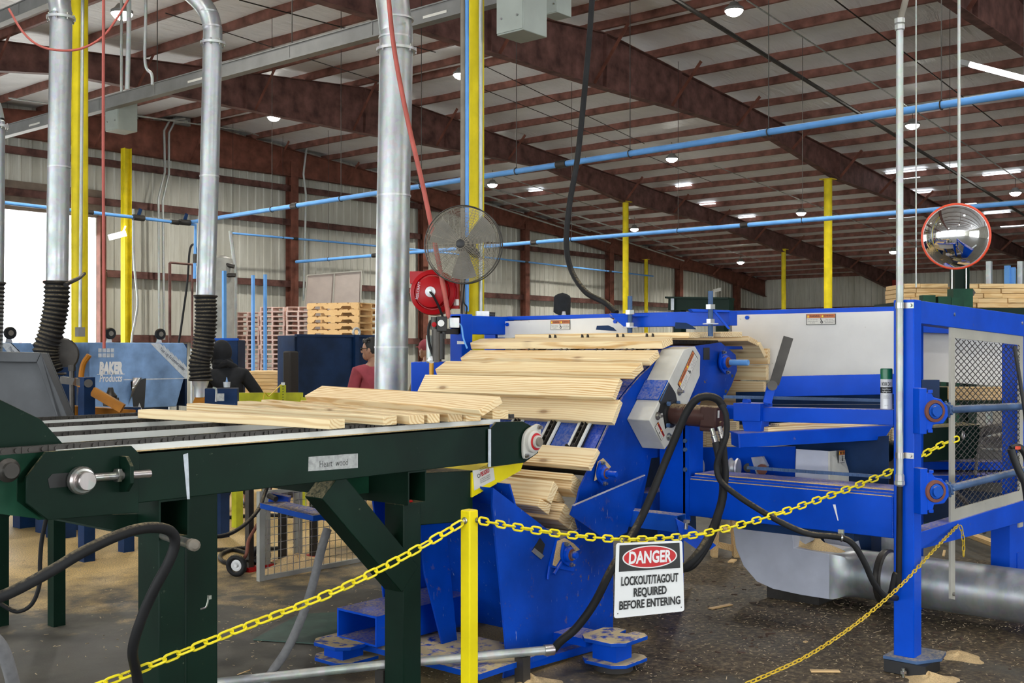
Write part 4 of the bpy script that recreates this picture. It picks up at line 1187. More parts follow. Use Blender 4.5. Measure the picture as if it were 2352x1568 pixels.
t.part('body', MB().box((a.x, a.y, a.z - .02), (.30, .22, .19), Matrix.Rotation(-.7, 3, 'Z')), M['blue_navy'], bev=.006)
t.part('stand', MB().b2((a.x - .05, a.y - .05, 0), (a.x + .05, a.y + .05, a.z - .1)), M['blue_navy'])
q_ = D(506, 912, 10.35); t.part('tape_label', MB().box(q_, (.07, .004, .07), Matrix.Rotation(-.7, 3, 'Z')), M['tape'])
t.part('conduit', MB().tube(spline([D(490, 890, 10.4), D(496, 893, 10.38), D(497, 905, 10.36), D(496, 922, 10.36)], 4), .010, 8), M['conduit'])
t = Thing('glass_cup', 'small clear cup standing on the navy control box', 'cup')
q_ = D(521, 889, 10.6); t.part('cup', MB().lathe(q_, ZA, [(.03, 0), (.036, .05), (.032, .05), (.027, .006), (0, .006)], 16), M['galv_dull'])
t.part('tip', MB().lathe(q_ + ZA * .006, ZA, [(.018, 0), (.012, .05), (.003, .09), (0, .09)], 10), M['blue_faded'])
# light blue uprights, tank, pipe frame
for (px, t0, d, lab) in ((515, 622, 19, 'pale blue upright left of the pallets beside the second duct'), (581, 632, 24, 'left of two pale blue uprights behind the pink pallets'), (609, 630, 24, 'right of two pale blue uprights behind the pink pallets')):
    q_ = D(px, t0, d); solo('blue_upright', MB().b2((q_.x - .028, q_.y - .028, 0), (q_.x + .028, q_.y + .028, q_.z)), M['blue_pipe'], lab, 'post', 'pale blue uprights')
t = Thing('air_tank', 'grey upright air tank behind the second duct', 'tank')
q_ = D(505, 805, 26); zt = D(505, 586, 26).z
t.part('shell', MB().lathe((q_.x, q_.y, .3), ZA, [(0, 0), (.28, .05), (.33, .2), (.33, zt - .55), (.28, zt - .38), (.12, zt - .31), (0, zt - .3)], 28), M['tank'])
for k in range(3):
    a_ = k * 2.1; t.part('leg', MB().b2((q_.x + .25 * math.cos(a_) - .04, q_.y + .25 * math.sin(a_) - .04, 0), (q_.x + .25 * math.cos(a_) + .04, q_.y + .25 * math.sin(a_) + .04, .5)), M['tank'])
t.part('fitting', MB().cyl(D(520, 608, 25.8), D(538, 612, 25.8), .05, 10), M['steel_dark'])
t.part('fitting', MB().cyl(D(520, 632, 25.8), D(541, 632, 25.8), .05, 10), M['steel_dark'])
t = Thing('pipe_rack', 'thin metal pipe frame against the end wall behind the second duct', 'frame')
t.part('tube_frame', MB().tube([PY(390, 800, 26), PY(390, 603, 26)], .04, 8).tube([PY(390, 603, 26), PY(452, 608, 26)], .03, 8).tube([PY(442, 608, 26), PY(441, 800, 26)], .03, 8), M['rust'])
t.part('tube_frame', MB().tube([PY(390, 800, 26), V((PY(390, 800, 26).x, 26, 0))], .04, 8).tube([PY(441, 800, 26), V((PY(441, 800, 26).x, 26, 0))], .04, 8), M['conduit'])
hose_thing('hanging_cable', [PY(456, 590, 26.5), PY(447, 562, 26.5), PY(436, 575, 26.5), PY(430, 650, 26.5), PY(415, 760, 26.5), PY(410, 800, 26.5), V((PY(408, 810, 26.5).x, 26.5, .2)), V((PY(408, 810, 26.5).x, 26.5, 0))], 0.03, 'rubber', 'dark cord looping from the blue drop pipe', 'cord')
run_pipe('wall_conduit', [D(529, 530, 26.5), D(541, 625, 26.5), D(541, 900, 26.5)], .045, 'conduit', 'grey pipe beside the air tank', 'conduit', n_=8)
# fluorescent tube by the doorway
solo('strip_light', MB().bar(PY(252, 545, 27), PY(287, 536, 27), .12, .14).bar(PY(280, 538, 27), PY(288, 520, 28.1), .03, .03), M['tube'], 'lit strip light beside the bright doorway', 'lamp')
# ------------------------------------------------------------------ people
def skin_geo(nodes, edges, sub=2):
    me = bpy.data.meshes.new('figure'); me.from_pydata([tuple(p) for p, r in nodes], edges, [])
    o = bpy.data.objects.new('figure', me); COL.objects.link(o)
    sk = o.modifiers.new('skin', 'SKIN')
    for i, (p, r) in enumerate(nodes):
        rr = r if isinstance(r, tuple) else (r, r)
        me.skin_vertices[0].data[i].radius = rr
        me.skin_vertices[0].data[i].use_root = (i == 0)
    sk.use_smooth_shade = True
    s = o.modifiers.new('sub', 'SUBSURF'); s.levels = sub; s.render_levels = sub
    dg = bpy.context.evaluated_depsgraph_get()
    m2 = bpy.data.meshes.new_from_object(o.evaluated_get(dg))
    vs = [v.co.copy() for v in m2.vertices]; fs = [tuple(p.vertices) for p in m2.polygons]
    bpy.data.objects.remove(o); bpy.data.meshes.remove(me); bpy.data.meshes.remove(m2)
    return vs, fs
RT = V((SS, -CC, 0)); FW = V((CC, SS, 0))
def person(base, scale, face, lean, arms, label, top_mat, trousers, hair_mat, hair, covered=False, lens=True, group=None):
    """base: feet; face: unit direction looked at; lean: offset of shoulders"""
    t = Thing('person', label, 'person', group, loc=base)
    k = scale; side = V((face.y, -face.x, 0)).normalized()   # figure's right
    bf = arms['body_face']; bs = V((bf.y, -bf.x, 0)).normalized()
    P = lambda s, f, z: base + bs * (s * k) + bf * (f * k) + ZA * (z * k)
    L = lambda z: lean * max(0, (z - 0.95) / 0.5)
    pel = P(0, 0, .95); ch = P(0, 0, 1.25) + L(1.25); sh = P(0, 0, 1.42) + L(1.42); nk = P(0, 0, 1.50) + L(1.5); hd = P(0, 0, 1.60) + L(1.60)
    nodes = [(pel, (.15 * k, .11 * k)), (P(0, 0, 1.08) + L(1.08), (.135 * k, .105 * k)), (ch, (.16 * k, .115 * k)), (sh, (.10 * k, .075 * k)), (nk, .052 * k), (hd, .055 * k)]
    edges = [(0, 1), (1, 2), (2, 3), (3, 4), (4, 5)]
    hands = []
    for sgn, key in ((-1, 'l'), (1, 'r')):
        s_ = sh + bs * (.175 * k * sgn) - ZA * .02 * k; e_ = s_ + arms[key][0] * k; w_ = e_ + arms[key][1] * k
        i = len(nodes)
        nodes += [(s_, .062 * k), (e_, .046 * k), (w_, .032 * k)]
        edges += [(3, i), (i, i + 1), (i + 1, i + 2)]
        hands.append((w_, (arms[key][1]).normalized()))
        hip = pel + bs * (.09 * k * sgn) - ZA * .05 * k; kn = P(.10 * sgn, .03, .50); an = P(.11 * sgn, -.02, .09); to = P(.12 * sgn, .15, .04)
        i = len(nodes)
        nodes += [(hip, .085 * k), (kn, .06 * k), (an, .042 * k), (to, (.045 * k, .03 * k))]
        edges += [(0, i), (i, i + 1), (i + 1, i + 2), (i + 2, i + 3)]
    vs, fs = skin_geo(nodes, edges)
    body = MB().add(vs, fs, True)
    # head with a face
    hc = hd + face * (.025 * k) + ZA * .03 * k
    R = Matrix((side, face, ZA)).transposed()
    body.ell(hc, (.076 * k, .096 * k, .118 * k), R, 20, 14)
    body.ell(hc + face * .045 * k - ZA * .065 * k, (.05 * k, .05 * k, .05 * k), R)
    body.ell(hc + face * .100 * k - ZA * .018 * k, (.013 * k, .020 * k, .022 * k), R, 10, 6)
    body.ell(hc + face * .088 * k - ZA * .058 * k, (.022 * k, .010 * k, .009 * k), R, 10, 6)
    for sgn in (-1, 1):
        body.ell(hc + side * (.077 * k * sgn) - face * .008 * k - ZA * .012 * k, (.010 * k, .019 * k, .030 * k), R, 10, 6)
        body.ell(hc + side * (.03 * k * sgn) + face * .084 * k + ZA * .004 * k, (.014 * k, .009 * k, .009 * k), R, 10, 6)
    for w_, d in hands:
        d = d.normalized(); pa = d.cross(ZA).normalized() if abs(d.z) < .9 else bs; up = pa.cross(d)
        hn = [(w_, .026 * k), (w_ + d * .045 * k, .032 * k), (w_ + d * .085 * k, .03 * k)]; he = [(0, 1), (1, 2)]
        v1, f1 = skin_geo(hn, he, 1); body.add(v1, f1, True)
        for q in range(4):
            o_ = pa * ((q - 1.5) * .018 * k); Lf = (.065, .078, .074, .058)[q] * k
            body.tube([w_ + d * .075 * k + o_, w_ + d * (.08 * k + Lf * .5) + o_, w_ + d * (.08 * k + Lf * .85) + o_ - up * .02 * k], .009 * k, 8)
        body.tube([w_ + d * .03 * k - pa * .03 * k, w_ + d * .06 * k - pa * .052 * k, w_ + d * .09 * k - pa * .056 * k], .010 * k, 8)
    b = t.part('body', body, M['skin'] if not covered else M['skin'])
    # clothes: a top with sleeves and trousers that follow the body
    up_n = [(pel + ZA * .02, (.168 * k, .128 * k)), (P(0, 0, 1.08) + L(1.08), (.16 * k, .125 * k)), (ch, (.185 * k, .135 * k)), (sh, (.125 * k, .095 * k)), (nk - ZA * .015 * k, .068 * k)]
    up_e = [(0, 1), (1, 2), (2, 3), (3, 4)]
    for sgn, key in ((-1, 'l'), (1, 'r')):
        s_ = sh + bs * (.175 * k * sgn) - ZA * .02 * k; e_ = s_ + arms[key][0] * k; w_ = e_ + arms[key][1] * k * .95
        i = len(up_n); up_n += [(s_, .078 * k), (e_, .062 * k), (w_, .046 * k)]; up_e += [(3, i), (i, i + 1), (i + 1, i + 2)]
    vs, fs = skin_geo(up_n, up_e); t.part('shirt', MB().add(vs, fs, True), M[top_mat])
    tr_n = [(pel + ZA * .03, (.16 * k, .12 * k))]; tr_e = []
    for sgn in (-1, 1):
        hip = pel + bs * (.09 * k * sgn) - ZA * .05 * k; kn = P(.10 * sgn, .03, .50); an = P(.11 * sgn, -.02, .12)
        i = len(tr_n); tr_n += [(hip, .098 * k), (kn, .075 * k), (an, .06 * k)]; tr_e += [(0, i), (i, i + 1), (i + 1, i + 2)]
    vs, fs = skin_geo(tr_n, tr_e); t.part('trousers', MB().add(vs, fs, True), M[trousers])
    sh_ = MB()
    for sgn in (-1, 1): sh_.ell(P(.12 * sgn, .07, .05), (.05 * k, .14 * k, .05 * k), Matrix((bs, bf, ZA)).transposed())
    t.part('shoes', sh_, M['black'])
    hm = MB()
    if hair == 'short':
        hm.ell(hc - face * .012 * k + ZA * .022 * k, (.082 * k, .098 * k, .112 * k), R, 20, 10)
        hm.v = [p if (p - hc).dot(face) < .045 * k + max(0, (p.z - hc.z - .05 * k)) * 1.2 and p.z > hc.z - .055 * k else (p - (p - hc) * .25) for p in hm.v]
        for q in range(26):
            a = random.uniform(0, 2 * PI); d = side * math.cos(a) * .06 + face * math.sin(a) * .07
            hm.ell(hc + d * k + ZA * random.uniform(.075, .105) * k, (.022 * k, .022 * k, .018 * k), None, 8, 5)
        t.part('hair', hm, M['hair'])
        gl = MB()
        for sgn in (-1, 1): gl.ell(hc + side * .034 * k * sgn + face * .094 * k + ZA * .006 * k, (.027 * k, .008 * k, .018 * k), R, 12, 6)
        for sgn in (-1, 1): gl.tube([hc + side * .06 * k * sgn + face * .092 * k + ZA * .008 * k, hc + side * .080 * k * sgn + face * .02 * k + ZA * .01 * k, hc + side * .080 * k * sgn - face * .01 * k], .004 * k, 6)
        t.part('glasses', gl, M['black'])
    elif hair == 'hood':
        hm.ell(hc - face * .012 * k + ZA * .012 * k, (.094 * k, .112 * k, .132 * k), R, 22, 14)
        hm.ell(hc - face * .03 * k - ZA * .10 * k, (.10 * k, .11 * k, .08 * k), R, 18, 10)
        hm.ell(hc + face * .055 * k - ZA * .075 * k, (.062 * k, .055 * k, .06 * k), R, 14, 8)
        hm.tube([nk - bs * .10 * k - ZA * .02 * k, nk - bf * .11 * k + ZA * .03 * k, nk + bs * .10 * k - ZA * .02 * k], .04 * k, 10)
        t.part('hood', hm, M[hair_mat])
    else:
        hm.ell(hc + ZA * .035 * k, (.086 * k, .104 * k, .10 * k), R, 20, 10)
        hm.ell(hc + face * .11 * k + ZA * .035 * k, (.06 * k, .06 * k, .008 * k), R, 14, 6)
        t.part('cap', hm, M[hair_mat])
    return t, P, L, bs, bf
LT = -RT
# the person in black, seen from behind, bending to the left
q = D(543, 800, 12.5); b = V((q.x, q.y, 0)); k = 1.10
person(b, k, (LT * .9 + FW * .45).normalized(), LT * .12 - ZA * .035, {'body_face': (FW * .9 + LT * .4).normalized(), 'l': (LT * .08 - ZA * .27 + FW * .12, LT * .06 + FW * .22 - ZA * .06), 'r': (RT * .15 - ZA * .21 + FW * .03, RT * -.04 + FW * .23 - ZA * .04)},
       'person in black hooded top and face mask, seen from behind, bending over the saw line', 'cloth_black', 'cloth_black', 'cloth_black', 'hood')
q = D(858, 800, 12.6); b = V((q.x, q.y, 0))
t, P, L, bs, bf = person(b, 1.10, (LT * .95 + FW * .3).normalized(), V((0, 0, 0)), {'body_face': (FW * .85 + LT * .5).normalized(), 'l': (LT * .07 - ZA * .28, FW * .05 - ZA * .25 + LT * .01), 'r': (RT * .06 - ZA * .28, -ZA * .25)},
       'person in faded red long-sleeved shirt and dark glasses, half hidden by the big duct', 'cloth_red', 'cloth_black', 'hair', 'short')
lt = MB()
for s_, dz, w_ in (('BU', -.02, .05), ('MAX', -.065, .06)): put_text(lt, s_, V((q.x, q.y, 1.36)) - V((CC, SS, 0)) * .155 + RT * .0 + ZA * dz, RT, ZA, .035, width=w_)
t.part('shirt_print', lt, M['white_worn'])
q = D(985, 800, 15.5); b = V((q.x, q.y, 0))
person(b, 1.10, (LT * .6 + FW * .6).normalized(), LT * .02, {'body_face': (LT * .8 + FW * .3).normalized(), 'l': (LT * .1 - ZA * .27, -ZA * .2 + LT * .1), 'r': (LT * .05 - ZA * .27, LT * .2 - ZA * .05)},
       'person in maroon cap and tan shirt, glimpsed past the big duct', 'cloth_grey', 'cloth_black', 'cloth_red', 'cap')

cb = Thing('blue_locker', 'blue cabinet behind the person in black', 'cabinet')
cb.part('body', MB().prism([D(492, 780, 14.0), D(546, 780, 14.0), D(546, 905, 14.0), D(492, 905, 14.0)], V((CC, SS, 0)) * .4), M['blue_navy'], bev=.01)
cb.part('top_rail', MB().bar(D(490, 779, 13.98), D(548, 779, 13.98), .03, .03), M['blue_dusty'])
cb.part('stand', MB().prism([D(495, 905, 14.05), D(540, 905, 14.05), V((D(540, 905, 14.05).x, D(540, 905, 14.05).y, 0)), V((D(495, 905, 14.05).x, D(495, 905, 14.05).y, 0))], V((CC, SS, 0)) * .3), M['blue_navy'])
# ------------------------------------------------------------------ green chain conveyor in the foreground (near rail plane y = 4.0)
YG = 4.0
t = Thing('chain_conveyor', 'dark green chain conveyor carrying pine boards in the foreground', 'conveyor', loc=(3.4, 4.9, 0))
ZT = PY(1125, 975, YG).z          # top of the rails
xr, xl = PY(1125, 975, YG).x, PY(330, 1040, YG).x - .35
rails_y = [YG, YG + .62, YG + 1.24, YG + 1.86]
zr = [ZT, ZT + .0, ZT, ZT]
for k, yy in enumerate([YG, 4.62, 5.20, 5.72]):
    mb = MB().b2((xl, yy, ZT - .205), (xr, yy + .01, ZT)).b2((xl, yy, ZT - .012), (xr, yy + .075, ZT)).b2((xl, yy, ZT - .205), (xr, yy + .06, ZT - .195))
    r_ = t.part('rail', mb, M['green'], bev=.003)
    t.part('wear_strip', MB().b2((xl, yy + .012, ZT), (xr + .1, yy + .032, ZT + .028)), M['uhmw'], r_)
    # roller chain on top: plates and rollers
    ch = MB(); yc = yy + .028; L0, L1 = xl - .2, xr + .28; pit = .0508
    m = int((L1 - L0) / pit)
    for i in range(m):
        x = L0 + i * pit; z = ZT + .034
        o_ = .004 if i % 2 else 0
        for s_ in (-1, 1):
            ch.b2((x - .03, yc + .022 + s_ * (.016 - o_) - .0025, z - .012), (x + .03, yc + .022 + s_ * (.016 - o_) + .0025, z + .012))
        ch.cyl((x, yc + .0, z), (x, yc + .044, z), .009, 8)
    t.part('roller_chain', ch, M['steel_dark'], r_)
    if k == 0:
        t.part('dust_line', MB().b2((xl + .3, yy - .001, ZT + .0), (xr, yy + .012, ZT + .004)), M['sawdust'], r_)
# right end plate with bearing
e = PY(1125, 975, YG - .012)
pl = [PY(x_, y_, YG - .012) for x_, y_ in ((1127, 1072), (1127, 985), (1140, 969), (1200, 967), (1236, 985), (1236, 1040), (1205, 1062))]
ep = t.part('end_plate', MB().prism(pl, (0, .012, 0)), M['green'], bev=.002)
bl = [PY(x_, y_, YG - .014) for x_, y_ in ((1122, 985), (1128, 985), (1128, 1072), (1122, 1072))]
t.part('weld_bead', MB().prism(bl, (0, .004, 0)), M['white_worn'], ep)
c = PY(1218, 1013, YG - .02)
def flange_bearing(t, c, ax, R, mats=('steel', 'print_red', 'steel_dark', 'steel'), up=ZA, name='flange_bearing', shaft=None, tilt=0.6):
    ax = V(ax).normalized(); sd = ax.cross(ZA)
    if sd.length < .1: sd = ax.cross(XA)
    sd.normalize(); u = sd.cross(ax)
    d = sd * math.cos(tilt) + u * math.sin(tilt)
    mb = MB()
    e_ = sd * -math.sin(tilt) + u * math.cos(tilt); ol = []
    for i in range(28):
        a = 2 * PI * i / 28; s_ = 1 + .45 * abs(math.cos(a)) ** 6
        ol.append(c + d * (R * s_ * math.cos(a)) + e_ * (R * math.sin(a)))
    mb.prism(ol, ax * .016)
    mb.lathe(c + ax * .014, ax, [(R * .82, 0), (R * .80, .02), (R * .62, .03), (R * .6, .03)], 24)
    h = t.part(name, mb, M[mats[0]], bev=.002)
    t.part('seal', MB().lathe(c + ax * .04, ax, [(R * .64, -.012), (R * .62, 0.006), (R * .4, .008)], 24), M[mats[1]], h)
    t.part('collar', MB().lathe(c + ax * .04, ax, [(R * .46, 0), (R * .46, .02), (R * .30, .02)], 24), M[mats[3]], h)
    L = shaft or .045
    t.part('shaft_end', MB().lathe(c + ax * .03, ax, [(R * .34, 0), (R * .34, L - .004), (R * .30, L), (0, L)], 20), M[mats[2]], h)
    for s_ in (-1, 1):
        q = c + d * (R * 1.22 * s_) + ax * .014
        t.part('bolt', MB().hexnut(q, ax, .014, .014).cyl(q, q + ax * .028, .008, 8), M['steel'], h)
    return h
flange_bearing(t, c, (0, -1, 0), .078, ('white_guard', 'print_red', 'cable_tan', 'white_guard'), tilt=2.2)
# left take-up: slotted plates, screw, lug
for (yo, ox) in ((YG - .014, 0), (YG + .10, -22)):
    pl = [PY(x_ + ox, y_, yo) for x_, y_ in ((61, 1095), (106, 1037), (302, 1023), (322, 1043), (318, 1170), (322, 1176), (110, 1194), (61, 1155))]
    mb = MB().prism(pl, (0, .014, 0))
    if ox == 0: tp = t.part('take_up_plate', mb, M['green'], bev=.002)
    else: t.part('take_up_plate', mb, M['green_dark'], bev=.002)
sl = [PY(x_, y_, YG - .016) for x_, y_ in ((110, 1100), (120, 1088), (205, 1082), (205, 1112), (114, 1121))]
t.part('slot', MB().prism(sl, (0, .003, 0)), M['print_black'], tp)
c0 = PY(182, 1102, YG - .02)
t.part('shaft_nut', MB().lathe(c0, -YA, [(0, 0), (.050, 0), (.053, .004), (.053, .028), (.046, .036), (.037, .037), (.036, .062), (.033, .065), (0, .065)], 20), M['steel'], tp)
p0, p1 = PY(196, 1098, YG - .04), PY(344, 1087, YG - .04)
t.part('take_up_screw', MB().cyl(p0, p1, .0165, 14), M['steel'], tp)
dx = (p1 - p0).normalized()
lg = [PY(x_, y_, YG - .09) for x_, y_ in ((250, 1048), (270, 1046), (295, 1072), (294, 1118), (270, 1130), (250, 1136))]
lug = PY(282, 1090, YG - .04)
t.part('lug', MB().prism([lug + V((0, .026, .072)), lug + V((0, -.02, .072)), lug + V((0, -.055, .035)), lug + V((0, -.055, -.03)), lug + V((0, -.02, -.065)), lug + V((0, .026, -.07))], dx * .016), M['green'], tp, bev=.002)
for s_ in (-.024, .022): t.part('nut', MB().hexnut(lug + dx * s_ - dx * .006, dx, .028, .018), M['steel'], tp)
# cross members, legs, braces
for (pxa, w_) in ((410, .17), (925, .14)):
    pass
def leg_at(px0, px1, yy, z1, name='leg'):
    a, b = PY(px0, 1100, yy), PY(px1, 1100, yy); return a.x, b.x
def leg(xa, xb, ya, yb, z1): return MB().b2((xa, ya, 0), (xb, yb, z1))
zu = ZT - .205
# left pair of tubes
xa = PY(318, 1300, YG + .03).x; xb = PY(366, 1300, YG + .03).x
t.part('cross_tube', MB().tubebar(((PY(366, 1200, YG + .02).x + PY(433, 1200, YG + .02).x) / 2, YG + .02, zu - .085), ((PY(366, 1200, YG + .02).x + PY(433, 1200, YG + .02).x) / 2, 5.9, zu - .085), .14, .165, .008), M['green'])
cx_ = (PY(366, 1200, YG + .02).x + PY(433, 1200, YG + .02).x) / 2
la, lb_, lc = PY(365, 1300, YG + .06).x, PY(425, 1300, YG + .06).x, PY(500, 1300, YG + .26).x
t.part('leg', MB().b2((la, YG + .06, 0), (lb_, YG + .22, zu - .17)), M['green'], bev=.004)
t.part('leg', MB().b2((lc - .16, YG + .26, 0), (lc, YG + .42, zu)), M['green'], bev=.004)
t.part('leg', MB().b2((cx_ - .21, 5.65, 0), (cx_ + .0, 5.80, zu - .17)), M['green'], bev=.004)
cl_ = D(470, 1385, 5.0)
# right leg with cross tube and diagonal brace
c2 = PY(912, 1130, YG + .02); cx2 = (PY(923, 1130, YG + .04).x + PY(971, 1130, YG + .04).x) / 2
t.part('cross_tube', MB().tubebar((cx2 + .005, YG + .01, zu - .085), (cx2 + .005, 6.08, zu - .085), .13, .17, .009), M['green'])
t.part('leg', MB().b2((cx2 - .062, YG + .04, 0), (cx2 + .062, YG + .18, zu - .17)), M['green'], bev=.005)
t.part('leg', MB().b2((cx2 - .062, 5.96, 0), (cx2 + .062, 6.08, zu - .17)), M['green'], bev=.005)
t.part('brace', MB().bar(PY(742, 1112, YG + .10), PY(922, 1326, YG + .10) , .165, .13, YA), M['green'], bev=.004)
t.part('tie_plate', MB().b2((PY(760, 1140, YG + .3).x, YG + .3, zu - .13), (cx2, YG + .32, zu)), M['green_dark'])
gb = [PY(x_, y_, YG + .06) for x_, y_ in ((962, 1086), (1086, 1080), (1086, 1196), (962, 1206))]
t.part('drive_box', MB().prism(gb, (0, .24, 0)), M['green'], bev=.004)
yg = [PY(x_, y_, YG + .05) for x_, y_ in ((1084, 1085), (1130, 1074), (1202, 1062), (1196, 1080), (1084, 1142))]
yp = t.part('yellow_guard', MB().prism(yg, (0, .45, 0)), M['yellow_post'])
lb = [PY(x_, y_, YG + .047) for x_, y_ in ((1086, 1080), (1133, 1074), (1137, 1101), (1090, 1126))]
wl = t.part('warning_label', MB().prism(lb, (0, .003, 0)), M['label_white'], yp)
ctr = (lb[0] + lb[2]) / 2 - YA * .003; dr = (lb[2] - lb[3]).normalized(); du = (lb[0] - lb[3]).normalized()
t.part('lettering', put_text(MB(), 'PELIGRO', ctr + du * .012 + dr * .006, dr, du, .032, .001, width=.075), M['print_red'], wl)
pm = MB()
for i in range(3):
    put_text(pm, ('NO OPERE SIN LAS GUARDAS', 'PIEZAS EN MOVIMIENTO', 'MANTENGASE ALEJADO')[i], ctr - du * (.012 + .010 * i) + dr * .004, dr, du, .010, width=.085)
for i in range(2): put_text(pm, ('KEEP HANDS CLEAR', 'MOVING PARTS')[i], ctr + du * (.046 - .010 * i), dr, du, .010, width=.07)
pm.ring(ctr - dr * .046 + du * .012, YA, .010, .0016, 16, 4).ring(ctr + dr * .042 + du * .04, YA, .010, .0016, 16, 4)
t.part('small_print', pm, M['print_black'], wl)
# silver tape with handwriting
tp_ = [PY(x_, y_, YG - .002) for x_, y_ in ((709, 1049), (822, 1041), (822, 1074), (708, 1082))]
tape = t.part('tape_label', MB().prism(tp_, (0, .0025, 0)), M['tape'])
dr = (tp_[1] - tp_[0]).normalized()
t.part('handwriting', put_text(MB(), 'Heart  wood', (tp_[0] + tp_[2]) / 2 - YA * .001 - ZA * .004, dr, ZA, .045, -.0006, width=.17), M['print_black'], tape)
cm = [PY(x_, y_, YG - .002) for x_, y_ in ((421, 1044), (432, 1040), (436, 1146), (430, 1146))]
t.part('chalk_mark', MB().prism(cm, (0, .002, 0)), M['white_worn'])
# red bottle in the open tube end
q = PY(938, 1150, YG + .06)
solo('red_bottle', MB().lathe(q - ZA * .012, XA, [(0, -.03), (.016, -.028), (.018, 0), (.016, .02), (.008, .026), (.008, .034), (0, .034)], 12), M['red'], 'small red bottle lying in the open end of the green cross tube', 'bottle')
# hose hook peg with hose draped over
hk = Thing('hose_peg', 'dusty metal peg sticking out of the left green leg', 'peg')
a, b = PY(372, 1228, YG + .04), D(447, 1252, PY(372, 1228, YG).length and 4.05)
hk.part('peg', MB().cyl(a, b, .018, 12), M['steel']); hk.part('tip', MB().lathe(b, (b - a), [(.022, -.05), (.022, 0), (.012, .012), (0, .014)], 12), M['cable_tan'])
hose_thing('rubber_hose', [D(-60, 1392, 3.6), D(20, 1362, 3.62), D(110, 1315, 3.66), D(200, 1262, 3.72), D(290, 1222, 3.82), D(350, 1211, 3.92), D(390, 1219, 4.02), D(402, 1245, 4.06), D(388, 1290, 4.06), D(356, 1350, 4.06), D(325, 1420, 4.08), D(305, 1490, 4.12), D(313, 1545, 4.2), D(330, 1640, 4.3)], .0195, 'rubber', 'thick black hose draped over the peg of the green conveyor', 'hose', n_=14)
hose_thing('power_cable', [D(106, 1190, 4.5), D(96, 1240, 4.5), D(92, 1290, 4.5), D(90, 1345, 4.5), D(72, 1388, 4.5), D(40, 1404, 4.5), D(8, 1390, 4.5), D(-20, 1370, 4.5)], .0085, 'rubber', 'thin black cable looping below the left end of the green conveyor', 'cable')
hose_thing('power_cable', [D(440, 1230, 6.4), D(480, 1232, 6.6), D(520, 1228, 6.9), D(560, 1206, 7.2), D(592, 1172, 7.4), D(606, 1140, 7.6), D(620, 1100, 7.7)], .013, 'rubber', 'black cable rising behind the green legs to the mesh panel', 'cable')
hose_thing('rubber_hose', [D(-30, 1450, 3.2), D(5, 1490, 3.25), D(25, 1550, 3.3), D(45, 1640, 3.4)], .02, 'hosegrey', 'grey hose in the bottom left corner', 'hose')
q = D(472, 1388, 4.5)
solo('pipe_clip', MB().tube(spline([q + RT * .012 + ZA * .028, q + RT * .008 + ZA * .005, q + RT * .0 - ZA * .012, q - RT * .02 - ZA * .018], 4), .004, 6).box(q + RT * .016 + ZA * .03, (.012, .012, .016)), M['steel'], 'small metal pipe clip on the dark green leg', 'clip')
# left neighbour machine
g = Thing('green_infeed', 'dark green plate end of the infeed machine at the left edge', 'machine')
yo = YG + .35
pl = [PY(x_, y_, YG + .16) for x_, y_ in ((-80, 880), (0, 917), (95, 963), (150, 1024), (108, 1034), (20, 1190), (-80, 1190))]
g.part('end_plate', MB().prism(pl, (0, .02, 0)), M['green'], bev=.003)
pl = [PY(x_, y_, YG + .06) for x_, y_ in ((-80, 1030), (95, 1030), (38, 1098), (38, 1150), (96, 1192), (-80, 1170))]
g.part('inner_plate', MB().prism(pl, (0, .012, 0)), M['green_dark'])
c = PY(14, 1079, YG + .03); g.part('shaft_nut', MB().lathe(c, -YA, [(0, 0), (.042, 0), (.044, .02), (.03, .03), (.028, .045), (0, .045)], 20), M['steel_dark'])
a = PY(-60, 1160, YG + .2); g.part('leg', MB().b2((a.x - .1, a.y, 0), (a.x + .05, a.y + .12, a.z)), M['green'])
g.part('skirt', MB().prism([PY(x_, y_, YG + .18) for x_, y_ in ((100, 1185), (318, 1180), (318, 1228), (250, 1215))], (0, .01, 0)), M['green'])

# boards on the conveyor: near end pixel (left, right bottom corners) -> real boards
board_cache = {}
def board_at(pn, axis, wdir, L, w, h, label, group, mat='pine', bev=.0025, name='pine_board'):
    """pn: near-end corner (bottom, left), board runs along axis, wide along wdir, thick along axis x wdir"""
    ax = V(axis).normalized(); wd = V(wdir); wd = (wd - ax * wd.dot(ax)).normalized(); up = ax.cross(wd)
    if up.z < 0: up = -up
    key = (round(L, 2), round(w, 3), round(h, 3), mat)
    if key not in board_cache:
        board_cache[key] = MB().b2((0, 0, 0), (L, w, h)).mesh(name, M[mat])
    o = bpy.data.objects.new(name, board_cache[key]); COL.objects.link(o)
    # local axes x=ax, y=wd, z=up ; keep it right-handed
    R = Matrix((ax, wd, up)).transposed()
    p = V(pn)
    if R.determinant() < 0:
        R = Matrix((ax, -wd, up)).transposed(); p = p + wd * w
    o.matrix_world = Matrix.Translation(p) @ R.to_4x4()
    tag(o, label, 'board', group)
    bevel(o, bev, 1)
    return o
zb = ZT + .047
def onconv(nr, fl, w, label, dz=0.0, h=.045, Lmin=None):
    """nr: bottom-left pixel of the near end; fl: bottom pixel of the far end"""
    a = PZ(nr[0], nr[1], zb + dz); b = PZ(fl[0], fl[1], zb + dz)
    ax = b - a
    return board_at(a, ax, XA, ax.length, w, h, label, 'boards on the green conveyor')
onconv((757, 986), (316, 960), .098, 'pine board nearest the camera on the green conveyor, end jutting out left of the others')
onconv((880, 977), (428, 944), .086, 'second pine board from the left on the green conveyor')
onconv((940, 975), (545, 938), .088, 'third pine board on the green conveyor, its end beside the second')
onconv((982, 972), (600, 934), .072, 'fourth pine board on the green conveyor, with a dark end')
onconv((1029, 969), (690, 936), .088, 'fifth pine board on the green conveyor, under the tilted one')
